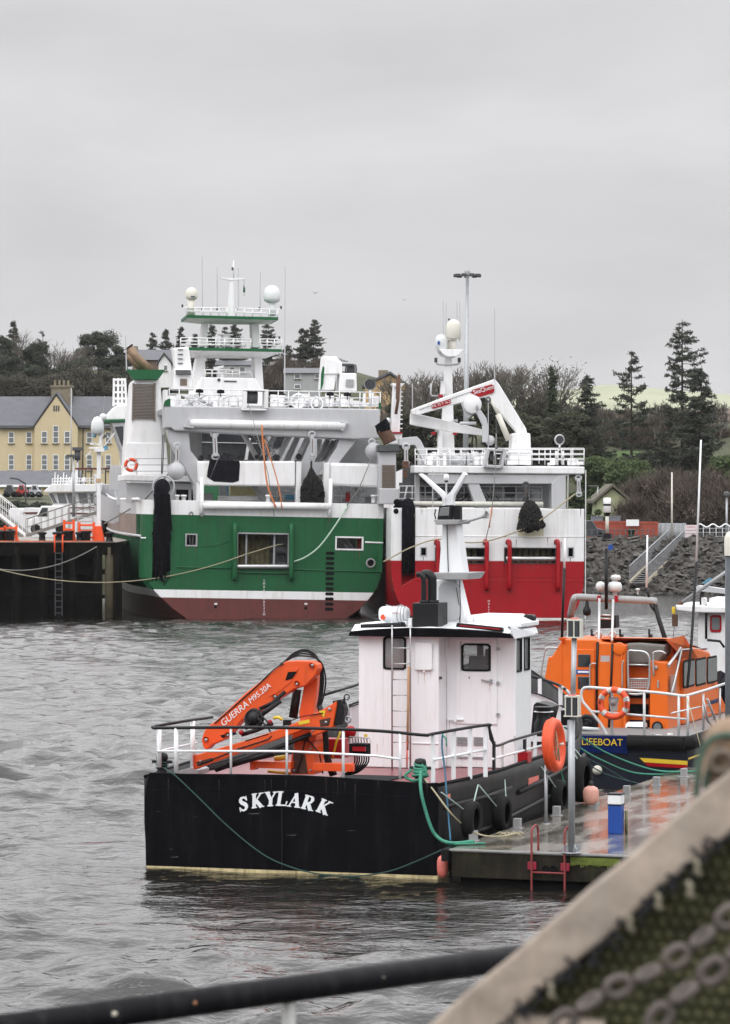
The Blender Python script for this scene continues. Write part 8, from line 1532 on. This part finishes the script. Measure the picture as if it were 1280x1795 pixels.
k = MB(); k.lathe([(.2,0),(.26,.75),(.3,.76),(.3,.85),(.001,.86)],12); o = k.build('litter_bin', mat('dark_green_plastic',(.01,.03,.02),.5)); o.location = W(1107,947,246); tag(o, 'dark green bin in front of the red container', 'bin')
k = MB(); a = W(1020,957,243.6); b = W(1146,957,243.6); k.box(a.x,b.x,243.4,243.9,3.2,3.72); k.solo('parapet_wall', mat('grey_parapet',(.08,.08,.08),.8,var=.3,vs=1), 'low dark grey parapet above the rocks left of the stair', 'wall')
def fence(d, x0, x1, y0, y1, wavy, lb, m, n, lv):
    A_, B_ = W(x0,y1,d), W(x1,y1,d); e = empty('quay_railing', A_, lb, 'railing'); h = (y1-y0)/FPX*d; L = B_.x-A_.x
    k = MB(); [k.tube([(L*i/n,0,0),(L*i/n,0,h)],.04,6) for i in range(n+1)]; k.build('posts', m, e)
    k = MB(); [k.tube([(0,0,h*f),(L,0,h*f)],.03,6) for f in lv]; k.build('rails', m, e)
    if wavy: k = MB(); k.tube([(L*i/40,0,h*1.04+.12*math.sin(i*.55)) for i in range(41)],.06,7); k.build('wavy_top_rail', CLEAN, e); k = MB(); [k.tube([(L*(i+.3)/n,-.05,0),(L*(i+.5)/n,-.05,h*.95),(L*(i+.8)/n,-.05,0)],.03,5) for i in range(0,n,1)]; k.build('hoops', m, e)
fence(245,1222,1300,923,958,True,'grey railing with white wavy top rail at the right edge',STEEL,7,(.1,.3,.5,.7,.9))
fence(244.5,1028,1146,929,949,False,'thin railing in front of the red containers',DGREY,12,(.5,1))
fence(250,1152,1202,917,957,False,'close grey railing at the head of the shore stair',STEEL,22,(.05,.95))
k = MB(); k.box(-.46,.46,-.03,.03,.0,.95); e_ = empty('warning_sign', W(1211.5,942,243.5), 'pinkish white warning sign beside the wavy railing', 'sign'); k.build('panel', mat('pinkish_white',(.7,.6,.62),.5), e_)
for i,t_ in enumerate(('WARNING','DEEP WATER','NO SWIMMING')): text(t_, .13, 'lettering', RED if i == 0 else DGREY, e_, (0,-.035,.78-i*.25), (1,0,0), (0,0,1), .003)
k = MB(); k.lathe([(.2,0),(.2,.04),(.14,.05),(.03,.6),(.001,.6)],12); o = k.build('traffic_cone', mat('cone_orange_red',(.6,.08,.05),.5)); o.location = W(1234,958,242.8); tag(o, 'red traffic cone by the wavy railing', 'cone')
def shore_stair():
    d0, d1 = 243, 236.5; A_, B_ = W(1186,958,d0), W(1118,1022,d1); e = empty('shore_stair', B_, 'steel stair with close grey railings down over the rocks', 'stair'); o = V3(e.location); A_ -= o; B_ = V3((0,0,0))
    for s,nm in ((-.6,'stringer'),(.6,'stringer')): k = MB(); k.bar(A_+V3((s,0,0)),B_+V3((s,0,0)),.12,.32); k.build(nm, mat('cream_stringer',(.45,.40,.3),.6,var=.1), e)
    k = MB(); [k.box((A_.lerp(B_,i/18)).x-.6,(A_.lerp(B_,i/18)).x+.6,(A_.lerp(B_,i/18)).y-.14,(A_.lerp(B_,i/18)).y+.14,(A_.lerp(B_,i/18)).z,(A_.lerp(B_,i/18)).z+.04) for i in range(19)]; k.build('treads', GREYP, e)
    for s in (-.62,.62):
        k = MB(); up = V3((0,0,1.25)); k.tube([A_+V3((s,0,0))+up,B_+V3((s,0,0))+up],.04,6)
        for i in range(46): q = A_.lerp(B_,i/45)+V3((s,0,.1)); k.tube([q,q+V3((0,0,1.15))],.022,4)
        k.build('railing', STEEL, e)
shore_stair()
pole('white_pole',1178,828,945,246,.09,CREAMD,'tall plain white pole beside the shore stair','pole')
pole('street_lamp',1274,872,952,255,.12,STEEL,'grey lamp post with small head at the right edge','lamp post',lambda k,t: (k.lathe([(.25,.1),(.3,.3),(.1,.5),(.001,.5)],10,t)))
pole('street_lamp',1048,853,925,262,.09,STEEL,'thin street lamp with a short arm by the green cottage','lamp post',lambda k,t: (k.tube([t,t+V3((-.4,0,.05)),t+V3((-.8,0,.02))],.07,6)))
# floodlight mast
def flood_mast():
    d = 262; b = W(815,942,d); e = empty('floodlight_mast', b, 'very tall grey floodlight mast with a ring of lamps, behind the red trawler', 'lamp post'); t = W(819.5,482,d)-b
    k = MB(); k.tube([(0,0,0),t],.3,12,.13); k.build('pole', STEEL, e); k = MB(); k.torus(t,.75,.06,(0,0,1),20,6); k.torus(t+V3((0,0,.12)),.3,.05,(0,0,1),14,6)
    for a in range(4): an = a*math.pi/2; k.tube([t,t+V3((.75*math.cos(an),.75*math.sin(an),0))],.04,5)
    k.lathe([(.1,0),(.25,.15),(.25,.35),(.001,.4)],10,t); k.build('head_ring', GREYP, e)
    for a in range(9): an = a*2*math.pi/9+.2; q = t+V3((.95*math.cos(an),.95*math.sin(an),-.05)); k = MB(); k.box(q.x-.2,q.x+.2,q.y-.2,q.y+.2,q.z-.12,q.z+.12); k.build('floodlight', DGREY, e, .02)
flood_mast()
def gull(px, py, d, s, lb, ang):
    k = MB(); k.lathe([(.001,-.25),(.06,-.1),(.07,.05),(.03,.2),(.001,.26)],8,(0,0,0),(1,0,0)); k.v = [tuple(V3(v)) for v in k.v]
    for q in (-1,1): k.add([(-.06,0,.03),(.1,0,.03),(.06,q*.35,.2),(-.05,q*.35,.2),(-.12,q*.7,.08),(-.06,0,.01),(.1,0,.01),(.06,q*.35,.18),(-.05,q*.35,.18)],[(0,1,2,3),(3,2,4),(5,8,7,6),(8,4,7)])
    k.v = [(a*s,b*s,c*s) for a,b,c in k.v]; o = k.build('gull', mat('gull_grey',(.2,.2,.22),.8)); o.location = W(px,py,d); o.rotation_euler = (.2,0,ang); tag(o, lb, 'bird', 'gulls in the sky')
gull(552,514,160,.42,'larger gull in the sky right of the mast',1.3); gull(709,526,200,.3,'smaller gull in the sky between the trawlers',1.0)
# ================================================================== small white boat at the right edge
def right_boat():
    d = 100; fr = Fr((1262-640)/FPX*d, d, -14); e = empty('white_workboat', None, 'white boat with raised boom, half cut by the right picture edge', 'boat', M=fr.M)
    PT = lambda name, m, fn, bev=.02, par=None: (lambda mb: (fn(mb), mb.build(name, m, par or e, bev))[1])(MB())
    PT('hull', NAVYB, lambda m: m.slab([(-1.9,-1),(2.2,-1),(2.2,5),(.5,9),(-1.9,5)],-.3,1.2)); PT('cabin', WHITE, lambda m: (fr.rect(m,1224,1072,1300,1300,0,2.5)))
    PT('roof', WHITE, lambda m: (fr.poly(m,[(1184,1060),(1300,1064),(1300,1075),(1216,1074),(1186,1070)],-.4,2.8), fr.rect(m,1243,1048,1300,1064,0,1.6), fr.rect(m,1228,1048,1236,1064,.5,1)),.04)
    w_ = PT('window', RED, lambda m: m.prism(rr(fr.xz(1245,0)[0],fr.xz(1265,0)[0],fr.xz(1245,1108)[1],fr.xz(1245,1078)[1],.08,3),-.03,0),0); PT('pane', GLASSG, lambda m: m.prism(rr(fr.xz(1248,0)[0],fr.xz(1262,0)[0],fr.xz(1245,1104)[1],fr.xz(1245,1082)[1],.06,3),-.04,-.03),0,w_)
    PT('boom', [GREYP,RUST], lambda m: (fr.tb(m,[(1192,1059,-.3),(1300,984,-.3)],.06,8), setattr(m,'mi',1), fr.tb(m,[(1186,1063,-.3),(1196,1056,-.3)],.07,8)),0)
    PT('derrick', GREYW, lambda m: (fr.poly(m,[(1219,1030),(1224,1026),(1300,1036),(1300,1044),(1222,1036)],.2,.6)),.02); PT('blue_line', BLUEW, lambda m: [fr.tb(m,[(1232+q*4,1022+q,.1),(1246+q*2,1014+q,.1)],.02,5) for q in range(4)],0)
    PT('boom_hook', [YELLOW,RUST], lambda m: (fr.tb(m,[(1181,1064,-.3),(1181,1076,-.3)],.06,8), setattr(m,'mi',1), fr.rect(m,1178,1077,1187,1098,-.4,-.2), fr.tb(m,[(1182,1098,-.3),(1180,1125,-.3)],.012,4)),.02)
    PT('deck_rail', BSTEEL, lambda m: (fr.tb(m,[(1240,1122,-.6),(1262,1124,-.6),(1270,1135,-.6)],.04,7), fr.tb(m,[(1238,1060,-.2),(1238,1120,-.2)],.04,6), fr.tb(m,[(1228,1040,.2),(1228,1062,.2)],.03,6)),0)
right_boat()
# ================================================================== blurred things right in front of the camera
FGB = mat('flaking_black_rail',(.003,.003,.0045),.6,var=.4,vs=25,spec=.15,streak=(.03,.03,.03),sa=.6,ss=14)
def front_rail():
    zr = 6.075; a = V3((-.78,4.55,zr)); b = V3((.55,5.62,zr+.0))
    P0 = W(-60,1812,4.62); P1 = W(880,1683,5.4); d = (P1-P0); e = empty('quay_railing', P0+V3((0,0,-1.0)), 'thick black foreground handrail with flaking paint along the bottom edge', 'railing'); o = V3(e.location)
    k = MB(); k.tube([P0-d*.3-o,P1+d*.5-o],.0215,18); k.build('handrail', FGB, e)
    for px,r_,m_ in ((168,.012,mat('chipped_cream',(.4,.38,.3),.8)),(302,.011,mat('chipped_orange',(.3,.13,.06),.8)),(322,.009,mat('chipped_cream',(0,0,0))),(640,.011,mat('chipped_cream',(0,0,0))),(487,.006,mat('chipped_cream',(0,0,0)))):
        t = (px+60)/940; q = P0+d*t; n_ = (V3((0,0,CH))-q).normalized(); k = MB(); k.ball(q+n_*.0185-o,r_*.8,6,.6); k.build('paint_chip', m_, e)
    t = .565; q = P0+d*t-o; k = MB(); k.tube([q-V3((0,-.004,.02)),q-V3((0,-.004,1.0))],.011,12); k.build('rail_post', mat('pale_post',(.4,.4,.38),.6), e)
front_rail()
BEAM = mat('weathered_beige_beam',(.30,.247,.2),.85,var=.4,vs=18,streak=(.3,.28,.25),sa=.4,ss=9,bump=.002,bs=40)
def fore_gangway():
    d = 3.0; e = empty('gangway_beam', W(900,1790,d), 'beige beam edged with dark netting, blurred in the lower right foreground', 'gangway'); o = V3(e.location)
    Q = lambda px, py, dd=0: W(px,py,d+dd)-o
    xs_ = (690,760,830,900,970,1040,1110,1180,1240,1290,1340); jt = (0,1,-1,1,0,-2,1,0,-1,1,0)
    U = [(x,1793-(x-757)*.846+jt[i]*1.5) for i,x in enumerate(xs_)]
    Lw = [(x+118+jt[-i-1],1793-(x-757)*.846-(0 if x > 800 else 0)+jt[-i-1]*2+8) for i,x in enumerate(xs_)]
    k = MB(); n = len(U); fr_ = [Q(*p) for p in U]+[Q(*p) for p in Lw]; bk = [v+V3((0.0,.06,-.01)) for v in fr_]
    fs = [(i,i+1,n+i+1,n+i) for i in range(n-1)]; N2 = 2*n
    fs = [f[::-1] for f in fs]+[(N2+a,N2+b,N2+c,N2+dd) for a,b,c,dd in fs]+[(i,i+1,N2+i+1,N2+i) for i in range(n-1)]+[(n+i+1,n+i,N2+n+i,N2+n+i+1) for i in range(n-1)]
    k.add(fr_+bk, fs, False); k.build('side_beam', BEAM, e, .004)
    k = MB(); k.add([Q(880,1778,.004),Q(1060,1796,.004),Q(1080,1850,-.003),Q(850,1850,-.003)]+[Q(880,1770,.05),Q(1060,1783,.05),Q(1080,1850,.05),Q(850,1850,.05)],[(0,3,2,1),(4,5,6,7),(0,1,5,4)]); k.build('lower_plate', BEAM, e, .004)
    # net: rows of cord with diamond cells, over a dark backing
    nb = MB(); nb.add([Q(890,1784,.07),Q(985,1704,.07),Q(1075,1628,.07),Q(1165,1552,.07),Q(1215,1510,.07),Q(1340,1404,.07),Q(1340,1860,.07),Q(900,1860,.07)],[tuple(range(8))[::-1]])
    nb.v += [tuple(V3(v)+V3((0,.01,0))) for v in nb.v]; nb.build('net_backing', mat('dark_net_backing',(.004,.004,.003),1), e)
    NC = mat('olive_net_cord',(.055,.055,.024),.95,var=.6,vs=30); k = MB(); r = random.Random(9)
    def inside(px, py):
        for i in range(len(Lw)-1):
            if Lw[i][0] <= px <= Lw[i+1][0]: t = (px-Lw[i][0])/(Lw[i+1][0]-Lw[i][0]); return py > Lw[i][1]+(Lw[i+1][1]-Lw[i][1])*t-4
        return False
    st = 24.0
    for i in range(-10,60):
        for j in range(-10,60):
            px = 860+i*st*.93+j*st*.42; py = 1860-j*st*.9+i*st*.08
            if px > 1345 or py > 1870 or not inside(px,py): continue
            for dx,dy in ((st*.93,st*.08),(st*.42,-st*.9),(st*.55,st*.9)):
                if inside(px+dx,py+dy): a_ = Q(px+r.uniform(-1.5,1.5),py+r.uniform(-1.5,1.5),.04); b_ = Q(px+dx,py+dy,.045); k.tube([a_,a_.lerp(b_,.5)+V3((0,-.002,0)),b_],.0034,5,cap=False)
            k.ball(Q(px,py,.038),.0052,5)
    k.build('netting', NC, e)
    k = MB()
    for i in range(len(Lw)-2):
        for q in range(8):
            t = q/8; px = Lw[i][0]+(Lw[i+1][0]-Lw[i][0])*t; py = Lw[i][1]+(Lw[i+1][1]-Lw[i][1])*t
            a_ = Q(px+r.uniform(-5,5),py+r.uniform(-3,8),-.005); k.tube([a_,a_+V3((r.uniform(-.006,.006),-.003,r.uniform(-.012,.006))),a_+V3((r.uniform(-.014,.01),0,r.uniform(-.014,.008)))],.0019,5)
    k.build('frayed_net_edge', mat('dark_fraying',(.012,.012,.015),1), e)
    k = MB()
    for px,py in ((1100,1604),(1150,1566),(1205,1545),(962,1722),(1218,1506)):
        a_ = Q(px,py,-.012); k.tube([a_,a_+V3((.003,0,-.005)),a_+V3((.001,0,-.011)),a_+V3((.006,0,-.015))],.003,7)
    k.build('lashing', mat('pale_lashing',(.2,.18,.13),.9,var=.3,vs=60), e)
fore_gangway()
def chain(pts, lb, n, d):
    CM = mat('grey_chain_steel',(.08,.066,.056),.65,metal=.1,var=.35,vs=40); path = spl([W(x,y,d) for x,y in pts],10); L = [0]
    for i in range(1,len(path)): L.append(L[-1]+(path[i]-path[i-1]).length)
    e = empty('rusty_chain', min(path,key=lambda v:v.z), lb, 'chain', 'chains over the netting'); o = V3(e.location); step = L[-1]/n
    for i in range(n):
        def at(s):
            for j in range(1,len(L)):
                if L[j] >= s: return path[j-1].lerp(path[j],(s-L[j-1])/(L[j]-L[j-1]))
            return path[-1]
        a, b = at(i*step), at((i+1)*step); c = (a+b)/2; t = (b-a).normalized(); up = V3((0,-1,0)) if i%2 else t.cross(V3((0,-1,0))).normalized(); up = (up+V3((0,.25,.0))).normalized(); sd = t.cross(up).normalized()
        l = step*.68; w_ = step*.26; k = MB(); ps = []
        for q in range(16): an = 2*math.pi*q/16; ps.append(c-o+t*(l*.5*math.copysign(abs(math.cos(an))**.7,math.cos(an))*1.35*.8)+sd*(w_*math.sin(an)))
        k.tube(ps+[ps[0],ps[1]],step*.15,8); k.build('link', CM, e)
chain([(925,1850),(1005,1777),(1055,1742),(1140,1706),(1195,1672),(1300,1590)],'upper rusty grey chain lying across the dark netting',8,2.92)
chain([(1100,1860),(1155,1790),(1182,1748),(1240,1712),(1320,1640)],'lower rusty grey chain in the bottom right corner',5,2.9)
def rope_post():
    d = 3.1; e = empty('roped_post', W(1275,1440,d), 'blurred beige post top wrapped with pale green rope at the right edge', 'post'); o = V3(e.location); Q = lambda px,py,dd=0: W(px,py,d+dd)-o
    k = MB(); k.add([],[]) if 0 else None; k.tube([Q(1285,1470),Q(1272,1380),Q(1266,1320)],.022,12); k.ball(Q(1280,1305),.027,10); k.ball(Q(1262,1315,-.01),.012,8); k.build('post', mat('rusty_beige',(.26,.18,.12),.8,var=.4,vs=30), e)
    k = MB(); k.torus(Q(1264,1335,-.03),.010,.004,(0,1,.2),20,8); k.build('shackle', mat('dull_shackle',(.14,.11,.085),.7), e)
    k = MB(); k.tube(spl([Q(1290,1290,-.03),Q(1262,1290,-.03),Q(1238,1305,-.03),Q(1226,1340,-.03),Q(1220,1398,-.03)],6),.0036,8); k.tube(spl([Q(1290,1298,-.02),Q(1268,1303,-.02),Q(1250,1330,-.02),Q(1238,1370,-.02),Q(1243,1390,-.02)],6),.0034,8); k.build('rope_loops', mat('faded_green_rope',(.05,.085,.06),.9,var=.3,vs=60), e)
rope_post()
# ================================================================== haze
def haze():
    m = bpy.data.materials.new('harbour_haze'); m.use_nodes = True; nt = m.node_tree
    for n in list(nt.nodes): nt.nodes.remove(n)
    o = nt.nodes.new('ShaderNodeOutputMaterial'); v = nt.nodes.new('ShaderNodeVolumePrincipled'); v.inputs['Color'].default_value = (.9,.91,.93,1); v.inputs['Density'].default_value = .00006; v.inputs['Anisotropy'].default_value = .2
    nt.links.new(v.outputs[0], o.inputs['Volume']); k = MB(); k.box(-520,720,-20,1520,-4,64); tag(k.build('haze', m), 'thin grey damp air over the harbour', 'haze', None, 'stuff')
haze()
